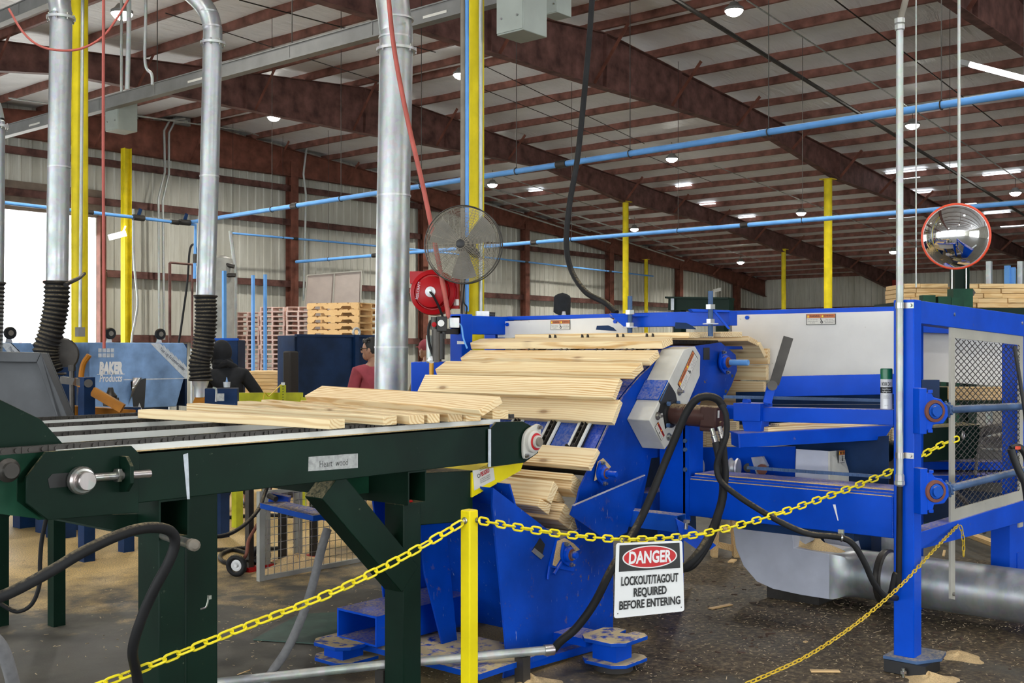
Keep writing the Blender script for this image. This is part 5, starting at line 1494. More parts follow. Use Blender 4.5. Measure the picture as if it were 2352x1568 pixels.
onconv((1070, 968), (712, 930), .088, 'sixth pine board on the green conveyor, under the tilted one')
onconv((1131, 963), (770, 926), .098, 'last pine board at the right end of the green conveyor')
a = PZ(1107, 957, zb + .042); b = PZ(705, 921, zb + .042); ax = b - a
R_ = (XA * .86 + ZA * .42)
board_at(a, ax, R_, ax.length, .135, .038, 'wide pine board lying tilted on top of the others on the green conveyor', 'boards on the green conveyor')
# ------------------------------------------------------------------ blue inclined lumber feeder (near side plate y = 3.95)
YP = 3.95
t = Thing('lumber_feeder', 'blue inclined chain feeder lifting pine boards out of its hopper', 'machine', loc=(5.1, 4.5, 0))
TH = 0.012
def platep(px, y, th=TH): return MB().prism([PY(a, b, y) for a, b in px], (0, th, 0))
side = [(1133, 1120), (1131, 1162), (1148, 1330), (1163, 1492), (1157, 1562), (1218, 1536), (1408, 1479), (1409, 1235), (1468, 1184), (1496, 1052), (1545, 1046), (1612, 918), (1662, 918), (1680, 885), (1693, 850), (1690, 815), (1656, 786), (1536, 802), (1517, 817), (1493, 843), (1473, 861), (1453, 884), (1432, 910), (1399, 978), (1345, 1093), (1332, 1122), (1326, 1150), (1316, 1168), (1330, 1214), (1290, 1240)]
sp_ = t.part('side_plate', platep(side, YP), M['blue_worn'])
def mirror_plate(px, y, y2): return MB().prism([V((PY(a, b, y).x, y2, PY(a, b, y).z)) for a, b in px], (0, TH, 0))
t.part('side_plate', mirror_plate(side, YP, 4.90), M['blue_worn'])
# details of the near plate
t.part('slot', platep([(1241, 1235), (1252, 1250), (1243, 1284), (1221, 1266)], YP - .003, .004), M['print_black'], sp_)
t.part('slot_edge', platep([(1221, 1266), (1228, 1258), (1250, 1276), (1243, 1284)], YP - .004, .003), M['steel'], sp_)
flange_bearing(t, PY(1300, 1272, YP - .018) , (0, -1, 0), .055, ('blue', 'rust_col', 'blue', 'steel'), shaft=.05, tilt=1.2)
t.part('mounting_plate', platep([(1280, 1238), (1330, 1252), (1318, 1312), (1262, 1302)], YP - .012, .012), M['blue'], sp_)
t.part('caked_dust', platep([(1281, 1242), (1298, 1235), (1318, 1248), (1332, 1262), (1318, 1268), (1298, 1256), (1288, 1282), (1277, 1300), (1270, 1298)], YP - .016, .004), M['sawdust'], sp_)
t.part('caked_dust', platep([(1374, 1060), (1386, 1052), (1404, 1072), (1398, 1076), (1384, 1068), (1372, 1100), (1366, 1104)], YP - .020, .005), M['sawdust'], sp_)
t.part('adjuster_bolt', MB().cyl(PY(1272, 1318, YP - .01), PY(1290, 1290, YP - .01), .010, 8).cyl(PY(1258, 1330, YP - .01), PY(1262, 1300, YP - .01), .008, 8), M['blue'], sp_)
flange_bearing(t, PY(1380, 1086, YP - .018), (0, -1, 0), .052, ('blue', 'rust_col', 'blue', 'blue'), shaft=.085, tilt=1.4)
flange_bearing(t, PY(1660, 832, YP - .018), (0, -1, 0), .062, ('blue', 'rust_col', 'blue_pipe', 'rust_col'), shaft=.17, tilt=1.2)
t.part('window_slot', platep([(1616, 798), (1630, 798), (1630, 826), (1616, 826)], YP - .003, .004), M['print_black'], sp_)
for (a, b) in ((1681, 863), (1666, 898)): t.part('hole', MB().cyl(PY(a, b, YP - .004), PY(a, b, YP + .002), .012, 12), M['print_black'], sp_)
# cross plate at the foot, inner floor and walls of the hopper
gz = 0.13
a0, a1 = PZ(1157, 1548, gz), PZ(712, 1462, gz)
xa = 4.35
t.part('base_plate', MB().b2((4.20, 3.80, gz - .03), (4.75, 4.86, gz)), M['blue_caked'])
t.part('base_tube', MB().tubebar((4.17, 4.70, gz + .10), (5.3, 4.70, gz + .10), .33, .17, .012), M['blue'])
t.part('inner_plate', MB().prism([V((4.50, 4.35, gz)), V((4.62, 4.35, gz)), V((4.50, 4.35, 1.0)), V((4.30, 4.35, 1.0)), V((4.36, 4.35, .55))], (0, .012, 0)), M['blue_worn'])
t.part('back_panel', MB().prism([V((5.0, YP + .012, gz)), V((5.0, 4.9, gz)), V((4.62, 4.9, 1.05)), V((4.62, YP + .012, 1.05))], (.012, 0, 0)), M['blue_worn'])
hop0, hop1 = PY(1133, 1120, YP), PY(1290, 1240, YP)
t.part('hopper_floor', MB().prism([hop0 + YA * .012, hop1 + YA * .012, hop1 + YA * 1.1, hop0 + YA * 1.1], (0.005, 0, -0.012)), M['blue'])
t.part('lower_flange', platep([(1213, 1537), (1218, 1520), (1362, 1476), (1376, 1486), (1372, 1492)], YP - .06, .06), M['blue'])
# wing plate and square arm with clamp plates
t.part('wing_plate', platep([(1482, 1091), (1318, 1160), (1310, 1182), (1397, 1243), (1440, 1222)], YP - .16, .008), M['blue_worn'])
t.part('wing_edge', platep([(1482, 1090), (1482, 1092), (1318, 1162), (1318, 1160)], YP - .163, .014), M['galv_dull'])
t.part('arm', MB().tubebar((5.62, YP, .765), (5.62, YP - .47, .765), .10, .10, .007), M['blue_dusty'], bev=.002)
t.part('arm_flange', MB().b2((5.555, YP - .012, .70), (5.685, YP, .83)), M['rust'])
t.part('clamp_plate', MB().prism([D(1553, 1192, 6.45), D(1592, 1212, 6.4), D(1645, 1252, 6.3), D(1632, 1262, 6.3), D(1560, 1222, 6.4)], V((CC, SS, 0)) * .05), M['blue'])
t.part('clamp_plate', MB().prism([D(1575, 1225, 6.3), D(1640, 1248, 6.25), D(1602, 1262, 6.25), D(1570, 1240, 6.3)], V((CC, SS, 0)) * .03), M['blue'])
t.part('clamp_bolt', MB().cyl(D(1577, 1193, 6.35), D(1575, 1215, 6.35), .012, 10).hexnut(D(1577, 1200, 6.35), ZA, .02, .018), M['steel'])
# chain path: steep incline easing over the crest, as (x, z)
PATH = [(5.37, 1.131), (5.55, 1.345), (5.70, 1.515), (5.80, 1.585), (5.90, 1.645), (6.00, 1.695), (6.12, 1.765), (6.22, 1.805), (6.32, 1.830)]
tracks = [4.12, 4.36, 4.66, 4.95]
def path_at(x):
    for (x0, z0), (x1, z1) in zip(PATH, PATH[1:]):
        if x <= x1: break
    tg = V((x1 - x0, 0, z1 - z0)).normalized()
    return V((x, 0, z0 + (x - x0) * (z1 - z0) / (x1 - x0))), tg, V((-tg.z, 0, tg.x))
def pstrip(mb, y0, y1, lift, th, x0=5.37, x1=6.32):
    pts = [p for p in PATH if x0 - 1e-6 <= p[0] <= x1 + 1e-6]
    for (xa, za), (xb, zb) in zip(pts, pts[1:]):
        tg = V((xb - xa, 0, zb - za)).normalized(); nn = V((-tg.z, 0, tg.x))
        A = V((xa, y0, za)) + nn * lift; B = V((xb, y0, zb)) + nn * lift
        mb.prism([A, B, B + YA * (y1 - y0), A + YA * (y1 - y0)], nn * th)
    return mb
t.part('deck', pstrip(MB(), 4.0, 5.0, -.05, .01), M['blue'])
for k in range(3): t.part('deck_panel', pstrip(MB(), tracks[k] + .05, tracks[k + 1] - .05, -.028, .024), M['blue_dusty'])
p_, tg_, nn_ = path_at(5.48)
t.part('deck_slot', MB().prism([p_ + YA * 4.44 - tg_ * .04, p_ + YA * 4.52 - tg_ * .04, p_ + YA * 4.52 + tg_ * .04, p_ + YA * 4.44 + tg_ * .04], nn_ * .002), M['print_black'])
def link_run(mb, pts, yy):
    for i, (p, tg) in enumerate(pts):
        nn = V((-tg.z, 0, tg.x)); q0 = V((p.x, yy, p.z)) + nn * .012
        for s_ in (-1, 1): mb.bar(q0 + YA * (.014 * s_) - tg * .024, q0 + YA * (.014 * s_) + tg * .024, .004, .026, nn)
        mb.cyl(q0 - YA * .018, q0 + YA * .018, .009, 8)
    return mb
for k, yy in enumerate(tracks):
    tr = t.part('track', pstrip(MB(), yy - .045, yy + .045, -.02, .02), M['steel_dark'])
    t.part('wear_strip', pstrip(pstrip(MB(), yy - .048, yy - .03, 0, .012), yy + .03, yy + .048, 0, .012), M['uhmw'], tr)
    run = []; s_len = 0.0
    for (xa, za), (xb, zb) in zip(PATH, PATH[1:]):
        L = math.hypot(xb - xa, zb - za); tg = V(((xb - xa) / L, 0, (zb - za) / L)); u = (-s_len) % .045
        while u < L: run.append((V((xa, 0, za)) + tg * u, tg)); u += .045
        s_len += L
    for i in range(22): run.append((V((6.34 + i * .045, 0, 1.830)), XA))
    t.part('lug_chain', link_run(MB(), run, yy), M['steel_dark'], tr)
    for x_ in (5.40, 5.695, 6.045, 6.262):
        p, tg, nn = path_at(x_); kh = 1.5 if x_ > 6 else 1
        for s_ in (-1, 1):
            q = V((p.x, yy, p.z)) + YA * (.024 * s_ - .004)
            t.part('lug', MB().prism([q - tg * .03, q + tg * .025, q + tg * .018 + nn * (.050 * kh), q + tg * .006 + nn * (.054 * kh)], (0, .008, 0)), M['steel_dark'], tr)
XT = 6.30
t.part('top_deck', MB().b2((XT, 4.0, 1.79), (7.32, 5.0, 1.812)), M['blue'])
t.part('head_shaft', MB().cyl((PY(1660, 832, YP).x, YP, PY(1660, 832, YP).z), (PY(1660, 832, YP).x, 5.05, PY(1660, 832, YP).z), .03, 14), M['steel_dark'])
t.part('tail_shaft', MB().cyl((PY(1380, 1086, YP).x, YP, PY(1380, 1086, YP).z), (PY(1380, 1086, YP).x, 5.05, PY(1380, 1086, YP).z), .025, 14), M['steel_dark'])
# rear legs of the feeder down to the floor and levelling feet
def foot(cx, cy, top, blk, lab):
    f = Thing('levelling_foot', lab, 'foot', 'levelling feet', loc=(cx, cy, 0))
    def oct_(z, r, ry):
        return [V((cx + r * a, cy + ry * b, z)) for a, b in ((-1, -.6), (-.6, -1), (.75, -1), (1, -.7), (1, -.25), (.5, -.2), (.5, .1), (1, .15), (1, .6), (.7, 1), (-.6, 1), (-1, .6))]
    f.part('top_plate', MB().prism(oct_(top, .155, .15), (0, 0, .022)), M['blue_caked'], bev=.003)
    f.part('post', MB().b2((cx - .09, cy - .08, .05), (cx + .06, cy + .08, top)), M['blue'])
    f.part('lower_plate', MB().prism(oct_(.045, .15, .15), (0, 0, .02)), M['blue_caked'], bev=.003)
    f.part('block', MB().cyl((cx, cy, 0), (cx, cy, .045), .11, 16), M[blk])
foot(5.10, 3.60, .165, 'dark_block', 'blue levelling foot with sawdust on top, right of the yellow post')
foot(4.16, 4.78, .13, 'dark_block', 'dark blue levelling foot at the far left corner of the feeder')
t.part('foot_bracket', MB().b2((5.0, 3.72, .12), (5.2, YP, .165)), M['blue'])
# left side bracket with sawdust on it
a_, b_ = D(622, 1158, 6.9), D(745, 1187, 6.5)
t.part('side_bracket', MB().bar(a_, b_, .16, .035), M['blue_dusty'], bev=.004)
t.part('side_bracket', MB().bar(D(645, 1135, 6.95), D(640, 1158, 6.95), .08, .12), M['blue'])
t.part('bracket_bolt', MB().cyl(D(618, 1138, 6.9), D(634, 1146, 6.85), .018, 8), M['steel_dark'])
t.part('bracket_tie', MB().bar(b_, V((4.35, 5.05, b_.z - .02)), .1, .04), M['blue'])
# white chain guard
YG2 = YP - .17
gd = Thing('chain_guard', 'dusty white sheet chain guard on the side of the feeder', 'guard')
fr = [(1571, 802), (1597, 795), (1609, 816), (1608, 862), (1585, 916), (1556, 985), (1548, 1004), (1527, 1032), (1492, 965), (1514, 920), (1536, 875)]
gd.part('housing', MB().prism([PY(a, b, YG2) for a, b in fr], (0, .17, 0)), M['white_guard'], bev=.005)
cv = [PY(a, b, YG2) for a, b in ((1535, 873), (1513, 918), (1517, 922), (1539, 877))]
gd.part('middle_cover', MB().prism([p + V((-.004, .004, .002)) for p in cv], (0, .163, 0)), M['blue_dusty'], bev=.002)
gd.part('recess', MB().prism([PY(a, b, YG2 - .001) for a, b in [(1536, 877), (1552, 903), (1558, 935), (1548, 968), (1528, 985), (1522, 948), (1510, 952), (1517, 928), (1513, 921)]], (0, .001, 0)), M['black'])
gd.part('recess', MB().prism([PY(a, b, YG2 - .002) for a, b in [(1534, 882), (1537, 880), (1519, 921), (1516, 921)]], (0, .001, 0)), M['bluesteel'])
def warn_label(t, c, dr, du, w, h, parent=None, orange='label_orange', flip=False):
    """WARNING / ADVERTENCIA decal with its small print"""
    dr = V(dr).normalized(); du = V(du).normalized(); nn = dr.cross(du).normalized()
    if nn.dot(EYE - c) < 0: nn = -nn
    c = V(c) + nn * .001
    rect = lambda a, b, x0, x1, th: MB().prism([c + nn * a + dr * (x0[0] * w) + du * (x0[1] * h), c + nn * a + dr * (x1[0] * w) + du * (x0[1] * h), c + nn * a + dr * (x1[0] * w) + du * (x1[1] * h), c + nn * a + dr * (x0[0] * w) + du * (x1[1] * h)], nn * th)
    l = t.part('warning_label', rect(0, 0, (-.5, -.5), (.5, .5), .001), M['print_black'], parent)
    white = rect(.001, 0, (-.48, -.47), (.48, .12), .0006)
    band = rect(.001, 0, (-.48, .14), (.48, .47), .0006)
    if parent is None:
        t.part('label_paper', white, M['label_white'], l); t.part('label_band', band, M[orange], l)
        kw = dict(parent=l)
    else:
        t.part('label_paper', white, M['label_white'], parent); t.part('label_band', band, M[orange], parent); kw = dict(parent=parent)
    k = MB()
    e = c + nn * .0022
    put_text(k, 'WARNING', e + dr * (-.21 * w) + du * (.30 * h), dr, du, .24 * h, .0006, width=.34 * w)
    put_text(k, 'ADVERTENCIA', e + dr * (.27 * w) + du * (.30 * h), dr, du, .2 * h, .0004, width=.34 * w)
    for i, (a_, b_) in enumerate((('Do not operate', 'No opere'), ('without guards', 'sin las guardas'), ('in place', 'en posicion'))):
        put_text(k, a_, e + dr * (-.28 * w) + du * ((-.02 - .15 * i) * h), dr, du, .12 * h, width=(.34, .34, .18)[i] * w)
        put_text(k, b_, e + dr * (.29 * w) + du * ((-.02 - .15 * i) * h), dr, du, .12 * h, width=(.24, .34, .28)[i] * w)
    # hand caught in a gear
    s = h * .11
    k.tube([e + du * (.08 * h), e - du * (.05 * h) + dr * (.01 * w), e - du * (.16 * h) + dr * (.03 * w)], s * .35, 6)
    k.ring(e - du * (.26 * h) + dr * (.035 * w), nn, s * .9, s * .3, 12, 5)
    t.part('label_print', k, M['print_black'], **kw)
    tri = MB()
    for x_ in (-.43, .06):
        q = e + dr * (x_ * w) + du * (.30 * h); tri.prism([q - dr * (.03 * w) - du * (.11 * h), q + dr * (.03 * w) - du * (.11 * h), q + du * (.12 * h)], nn * .0006)
    t.part('label_triangles', tri, M['chain_yellow'], **kw)
    return l
p0, p1 = PY(1560, 887, YG2 - .002), PY(1593, 813, YG2 - .002)
drx = (p1 - p0).normalized()
warn_label(gd, PY(1579.5, 852, YG2 - .002), drx, V((-drx.z, 0, drx.x)), (p1 - p0).length * 1.05, .082)
p0, p1 = PY(1505, 977, YG2 - .002), PY(1521, 1010, YG2 - .002)
drx = (p1 - p0).normalized()
warn_label(gd, PY(1515, 990, YG2 - .002), drx, V((-drx.z, 0, drx.x)), .115, .05, orange='print_red')
for (a, b) in ((1560, 899), (1510, 955), (1536, 1003)):
    q = PY(a, b, YG2 - .001)
    h = gd.part('wing_bolt', MB().hexnut(q, -YA, .017, .016).cyl(q, q - YA * .035, .009, 8).lathe(q - YA * .0, -YA, [(0.026, 0), (0.026, .004), (0, .004)], 14), M['steel'])
# hydraulic motor
mo = Thing('hydraulic_motor', 'dusty brown hydraulic motor sticking out of the chain guard', 'motor')
c0 = PY(1541, 950, YG2); ax = V((.10, -1, -.03)).normalized()
c0 = c0 + YA * .01
mo.part('flange', MB().lathe(c0, ax, [(.0, 0), (.088, 0), (.088, .018), (.06, .02)], 28), M['black'])
mo.part('body', MB().lathe(c0 + ax * .015, ax, [(.062, 0), (.066, .012), (.068, .10), (.064, .102), (.064, .118), (.068, .12), (.068, .25), (.0, .252)], 28), M['motor'])
sd = ax.cross(ZA).normalized(); uu = sd.cross(ax)
R = Matrix((sd, ax, uu)).transposed()
mo.part('end_block', MB().box(c0 + ax * .29, (.13, .11, .13), R), M['motor'], bev=.012)
mo.part('end_block', MB().box(c0 + ax * .27 - ZA * .06, (.09, .09, .06), R), M['motor'], bev=.008)
mo.part('port_cap', MB().lathe(c0 + ax * .30 - sd * .0 - ZA * .045 + ax * .045, ax, [(.022, 0), (.022, .012), (.014, .018), (0, .018)], 14), M['motor'])
mo.part('name_plate', MB().box(c0 + ax * .347 + sd * .03 + ZA * .02, (.022, .002, .045), R), M['label_white'])
for (a_, b_) in ((-.05, -.05), (.05, -.05), (.05, .05), (-.05, .05)):
    q = c0 + ax * .018 + sd * a_ * 1.35 + uu * b_ * 1.35; mo.part('flange_bolt', MB().hexnut(q, ax, .015, .016), M['bluesteel'])
fit = []
for (xa_, ya_, xb_, yb_) in ((1635, 984, 1645, 1018), (1652, 980, 1660, 1008)):
    a_, b_ = D(xa_, ya_, 6.35), D(xb_, yb_, 6.33)
    mo.part('hose_fitting', MB().tube([a_, a_.lerp(b_, .45), a_.lerp(b_, .5), a_.lerp(b_, .58), a_.lerp(b_, .6), b_], .016, 12, radii=[.014, .014, .018, .018, .016, .016]), M['steel'])
hg = 'hydraulic hoses of the feeder'
hose_thing('hydraulic_hose', [D(1662, 936, 6.28), D(1648, 917, 6.27), D(1625, 910, 6.26), D(1600, 917, 6.26), D(1578, 945, 6.27), D(1553, 1000, 6.28), D(1522, 1075, 6.28), D(1495, 1140, 6.25), D(1470, 1195, 6.2), D(1440, 1248, 6.1), D(1405, 1306, 5.98), D(1365, 1385, 5.9), D(1325, 1440, 5.9), D(1290, 1470, 5.92), D(1272, 1490, 5.95)], .0225, 'rubber', 'black hose arching over the motor and down past the sign to the floor pipe', 'hose', hg, 14)
hose_thing('hydraulic_hose', [D(1645, 1016, 6.33), D(1652, 1050, 6.30), D(1660, 1095, 6.25), D(1660, 1140, 6.2), D(1648, 1185, 6.15), D(1632, 1225, 6.1), D(1610, 1262, 6.0), D(1580, 1296, 5.95), D(1540, 1320, 5.98), D(1480, 1340, 6.05)], .0235, 'rubber', 'thick black hose dropping from the motor to behind the danger sign', 'hose', hg, 14)
hose_thing('hydraulic_hose', [D(1658, 930, 6.22), D(1668, 955, 6.2), D(1668, 1000, 6.2), D(1652, 1045, 6.2), D(1646, 1075, 6.2), D(1656, 1105, 6.18), D(1690, 1135, 6.12), D(1740, 1168, 6.08), D(1800, 1202, 6.02), D(1860, 1226, 5.98), D(1925, 1233, 5.95), D(1958, 1248, 5.93), D(1985, 1290, 5.93), D(2005, 1335, 5.95), D(2025, 1362, 6.0), D(2048, 1372, 6.1), D(2075, 1372, 6.3)], .0165, 'rubber', 'thinner black hose sagging along the front beam to the blue post', 'hose', hg, 12)
hose_thing('hydraulic_hose', [D(1660, 1008, 6.32), D(1664, 1045, 6.28), D(1667, 1090, 6.22), D(1662, 1130, 6.18), D(1652, 1180, 6.16), D(1640, 1220, 6.14), D(1620, 1262, 6.1), D(1590, 1300, 6.08), D(1555, 1310, 6.12)], .018, 'rubber', 'black hose beside the thick one below the motor', 'hose', hg, 12)
solo('hose_clamp', MB().ring(D(1932, 1234, 5.945), V((SS, -CC, 0)), .019, .005, 16, 6).box(D(1932, 1222, 5.96), (.014, .03, .03)), M['steel'], 'steel clip holding the black hose under the front beam', 'clip')
# galvanised pipe lying on the floor
pc = run_pipe('floor_conduit', [D(380, 1580, 5.62), D(880, 1526, 5.72), D(1262, 1492, 5.93)], .0235, 'conduit', 'galvanised pipe lying along the floor in front of the feeder', 'pipe', n_=16)
a_ = D(1250, 1493, 5.925); b_ = D(1272, 1491, 5.94)
pc.part('coupling', MB().cyl(a_, b_, .03, 16), M['steel'])
pc.part('stand', MB().b2((D(880, 1526, 5.72).x - .03, D(880, 1526, 5.72).y - .03, 0), (D(880, 1526, 5.72).x + .03, D(880, 1526, 5.72).y + .03, D(880, 1526, 5.72).z - .02)), M['steel_dark'])
pc.part('stand', MB().b2((D(1200, 1498, 5.9).x - .03, D(1200, 1498, 5.9).y - .03, 0), (D(1200, 1498, 5.9).x + .03, D(1200, 1498, 5.9).y + .03, D(1200, 1498, 5.9).z - .02)), M['steel_dark'])

# boards riding up the incline: right end lower corner px, far end px
bw, bh = .14, .038
bg = 'boards on the incline'
def onincl(px, py, far, th, label, w=bw, y=3.9, lift=.0, h=.04):
    """lower near corner at a pixel on the plane y; far = pixel column of the other end; th = tilt in degrees"""
    p = PY(px, py, y); L = PX(far, py - 40, p.x).y - y
    tg = V((math.cos(math.radians(th)), 0, math.sin(math.radians(th)))); nn = V((-tg.z, 0, tg.x))
    return board_at(p + nn * lift, YA, tg, L, w, h, label, bg)
onincl(1358, 1082, 1150, 48, 'lowest single pine board on the incline, above the hopper')
onincl(1412, 977, 990, 57, 'pine board with two knots, lower of the pair low on the incline', w=.160)
onincl(1414, 921, 966, 56, 'pine board with a long streak, upper of the pair low on the incline')
onincl(1455, 871, 1004, 27, 'broad pine board, lower of the pair in the middle of the incline', w=.132, h=.05)
onincl(1494, 840, 1062, 27, 'pine board behind and above the broad one in the middle of the incline', w=.125, h=.05)
onincl(1522, 801, 1082, 14, 'pine board highest on the incline, just below the crest', w=.13, h=.05)
ztop = 1.883
for k, (px, L, lab) in enumerate([(1583, 1.5, 'first pine board lying flat at the crest of the feeder'), (1622, 1.3, 'second flat pine board at the crest'), (1655, 1.3, 'third flat pine board at the crest'), (1688, 1.3, 'fourth flat pine board at the crest'), ]):
    p = PY(px, 775, 3.9)
    board_at(V((p.x - .10, 3.84 + .03 * (k % 2), ztop - .02 + .004 * k)), YA, XA, L, .138 if k == 0 else .15, .038, lab, 'boards at the crest')
p = PY(1722, 785, 3.9)
board_at(V((p.x - .1, 3.86, ztop - .035)), YA, V((.94, 0, -.22)), 1.3, .14, .038, 'fifth pine board at the crest, starting to tip over', 'boards at the crest')
board_at(V((p.x + .06, 3.86, ztop - .065)), YA, V((.70, 0, -.70)), 1.3, .13, .038, 'pine board tipping over the far end of the crest', 'boards at the crest')
# boards standing on edge in the drop chute
for k, (y0, y1, lab) in enumerate([(799, 836, 'topmost board in the drop chute behind the feeder'), (837, 873, 'second board down in the drop chute'), (875, 912, 'third board down in the drop chute, with a knot'), (915, 948, 'fourth board down in the drop chute, behind the chain'), (950, 986, 'fifth board down in the drop chute')]):
    a_ = PY(1750 - (6 if k in (1, 3) else 0), y0, 3.9); b_ = PY(1755, y1, 3.9)
    board_at(V((7.42 + .008 * (k % 2), 3.86 + .015 * k, b_.z)), YA, ZA, 1.5, a_.z - b_.z - .004, .04, lab, 'boards in the drop chute')
def faceboard(quad, x, th, label, group=None, name='pine_board'):
    """a board whose broad side is a quad on a plane x"""
    P4 = [PX(a, b, x) for a, b in quad]; c = (P4[0] + P4[2]) / 2
    R = Matrix((YA, -XA, ZA)).transposed()
    mb = MB().prism([R.transposed() @ (p - c) for p in P4], (0, -th, 0))
    o = bpy.data.objects.new(name, mb.mesh(name, M['pine'])); COL.objects.link(o)
    o.matrix_world = Matrix.Translation(c) @ R.to_4x4(); tag(o, label, 'board', group); bevel(o, .002, 1)
faceboard([(1622, 966), (1692, 968), (1692, 1027), (1622, 1027)], 6.72, .04, 'pine board end face below the hydraulic motor, left of the tray', 'boards below the motor')
faceboard([(1588, 966), (1621, 966), (1621, 1027), (1588, 1027)], 6.72, .04, 'shadowed pine board just left of the one below the hydraulic motor', 'boards below the motor')
# boards lying in the hopper: the near end of each board as a quad on the plane y = 4.0, run back along y
hg_ = 'boards in the hopper'
def endboard(quad, L, label, y=4.0, skew=0.0):
    P4 = [PY(1080 + a / 4.885, 965 + b / 4.885, y) for a, b in quad]
    c = (P4[0] + P4[2]) / 2
    R = Matrix((YA, -XA, ZA)).transposed()
    loc = [R.transposed() @ (p - c) for p in P4]
    mb = MB().prism(loc, (L, skew, 0))
    o = bpy.data.objects.new('pine_board', mb.mesh('pine_board', M['pine'])); COL.objects.link(o)
    o.matrix_world = Matrix.Translation(c) @ R.to_4x4()
    tag(o, label, 'board', hg_); bevel(o, .0025, 1)
endboard([(858, 888), (940, 680), (993, 748), (912, 938)], .88, 'broad pine board with wavy grain in front in the hopper', 3.99)
endboard([(757, 964), (790, 880), (914, 952), (880, 1066)], .88, 'pine board just below the wavy one in the hopper', 3.99)
endboard([(1128, 672), (1155, 598), (1272, 712), (1244, 786)], .86, 'pine board with a knot at the top of the hopper', 4.02)
endboard([(1118, 772), (1148, 690), (1268, 792), (1198, 872)], .5, 'pine board end just under the knotted top one in the hopper', 4.02)
endboard([(1255, 840), (1272, 712), (1478, 724), (1506, 748)], .6, 'pine board at the right of the hopper beside the wing plate', 4.05)
endboard([(1022, 1024), (1066, 934), (1172, 1060), (1138, 1140)], .5, 'pine board low in the hopper touching the wing plate', 4.0)
endboard([(988, 1118), (1022, 1030), (1140, 1142), (1108, 1226)], .5, 'pine board with a dark blotch low in the hopper', 4.0)
endboard([(1112, 1216), (1168, 1096), (1242, 1136), (1206, 1256)], .5, 'lowest pine board in the hopper', 4.0)
endboard([(958, 905), (990, 790), (1064, 912), (1050, 945)], .4, 'short pine piece deep between the hopper boards', 4.12)
# ------------------------------------------------------------------ blue machine frame at right
XF = 6.08
xfar = 7.75
t = Thing('machine_frame', 'bright blue welded steel machine frame on square posts at right', 'machine frame', loc=(6.9, 3.4, 0))
pa_ = PX(2052, 1500, XF); pb_ = D(2117, 1500, 6.18)
# near right post: square tube 0.15
Q = 0.152
cpx = D(2086, 1520, 6.14); px0, py0 = XF, PX(2052, 900, XF).y
post = (px0, py0 - Q, px0 + Q * .62, py0)
zpt = 2.062
t.part('post', MB().b2((px0, py0 - .115, .085), (px0 + .115, py0, zpt)), M['blue'], bev=.006)
t.part('base_plate', MB().prism([V((px0 - .05, py0 + .04, .07)), V((px0 + .18, py0 + .04, .07)), V((px0 + .26, py0 - .06, .07)), V((px0 + .26, py0 - .2, .07)), V((px0 + .1, py0 - .23, .07)), V((px0 - .05, py0 - .15, .07))], (0, 0, .018)), M['bluesteel'], bev=.002)
t.part('foot_block', MB().b2((px0 - .06, py0 - .2, 0.004), (px0 + .16, py0 + .03, .07)), M['black'])
t.part('anchor_bolt', MB().cyl((px0 - .09, py0 - .09, 0), (px0 - .09, py0 - .09, .05), .01, 8).hexnut((px0 - .09, py0 - .09, .02), ZA, .018, .016), M['steel'])
yb1 = PX(1583, 1140, XF).y
# lower front beam
zt_, zb_ = .967, .735
t.part('front_beam', MB().b2((XF - .0, py0, zb_), (XF + .12, yb1, zt_ - .0)), M['blue'], bev=.004)
t.part('front_beam_ledge', MB().b2((XF + .01, py0, zt_), (XF + .10, yb1, zt_ + .014)).b2((XF + .06, py0, zt_ + .012), (XF + .30, yb1, zt_ + .03)), M['blue'])
t.part('sawdust_line', MB().b2((XF - .002, py0 + .01, zt_ - .001), (XF + .03, yb1 - .01, zt_ + .003)).b2((XF + .055, py0 + .01, zt_ + .027), (XF + .075, yb1 - .01, zt_ + .033)), M['sawdust'])
wb_ = MB()
for k in range(24): wb_.ell((XF - .001, py0 + .004, zb_ + .01 + k * .0092), (.004, .006, .006), None, 6, 4)
t.part('weld_bead', wb_, M['blue'])
ck = [PX(2050 - 2052 + 1915, 1158, XF - .001), PX(1919, 1158, XF - .001), PX(1926, 1195, XF - .001), PX(1924, 1195, XF - .001)]
t.part('chalk_mark', MB().prism(ck, (-.001, 0, 0)), M['white_print'])
t.part('beam_web', MB().b2((XF + .02, PX(1958, 1215, XF).y, zb_ - .05), (XF + .1, PX(1690, 1215, XF).y, zb_)), M['blue_navy'])
# left column of the front
t.part('column_plate', MB().b2((XF - .0, yb1, .70), (XF + .015, yb1 + .22, 1.35)), M['blue'])
t.part('column_plate', MB().b2((XF - .0, yb1 + .03, .74), (XF + .22, yb1 + .045, 1.35)), M['blue'])
t.part('column_arm', MB().b2((XF, 4.0, .72), (6.65, 4.2, .85)), M['blue'])
t.part('leg', MB().b2((6.55, 4.1, 0), (6.65, 4.25, .8)), M['blue'])
for py_ in (1032, 1078, 1012): t.part('plate_bolt', MB().hexnut(PX(1575, py_, XF), -XA, .014, .014), M['bluesteel'])
t.part('inner_panel', MB().prism([PY(a, b, 4.6) for a, b in ((1440, 1000), (1592, 1000), (1600, 1235), (1410, 1235))], (0, .012, 0)), M['blue_navy'])  # dark sheet added to stand in for the shaded interior behind the gap
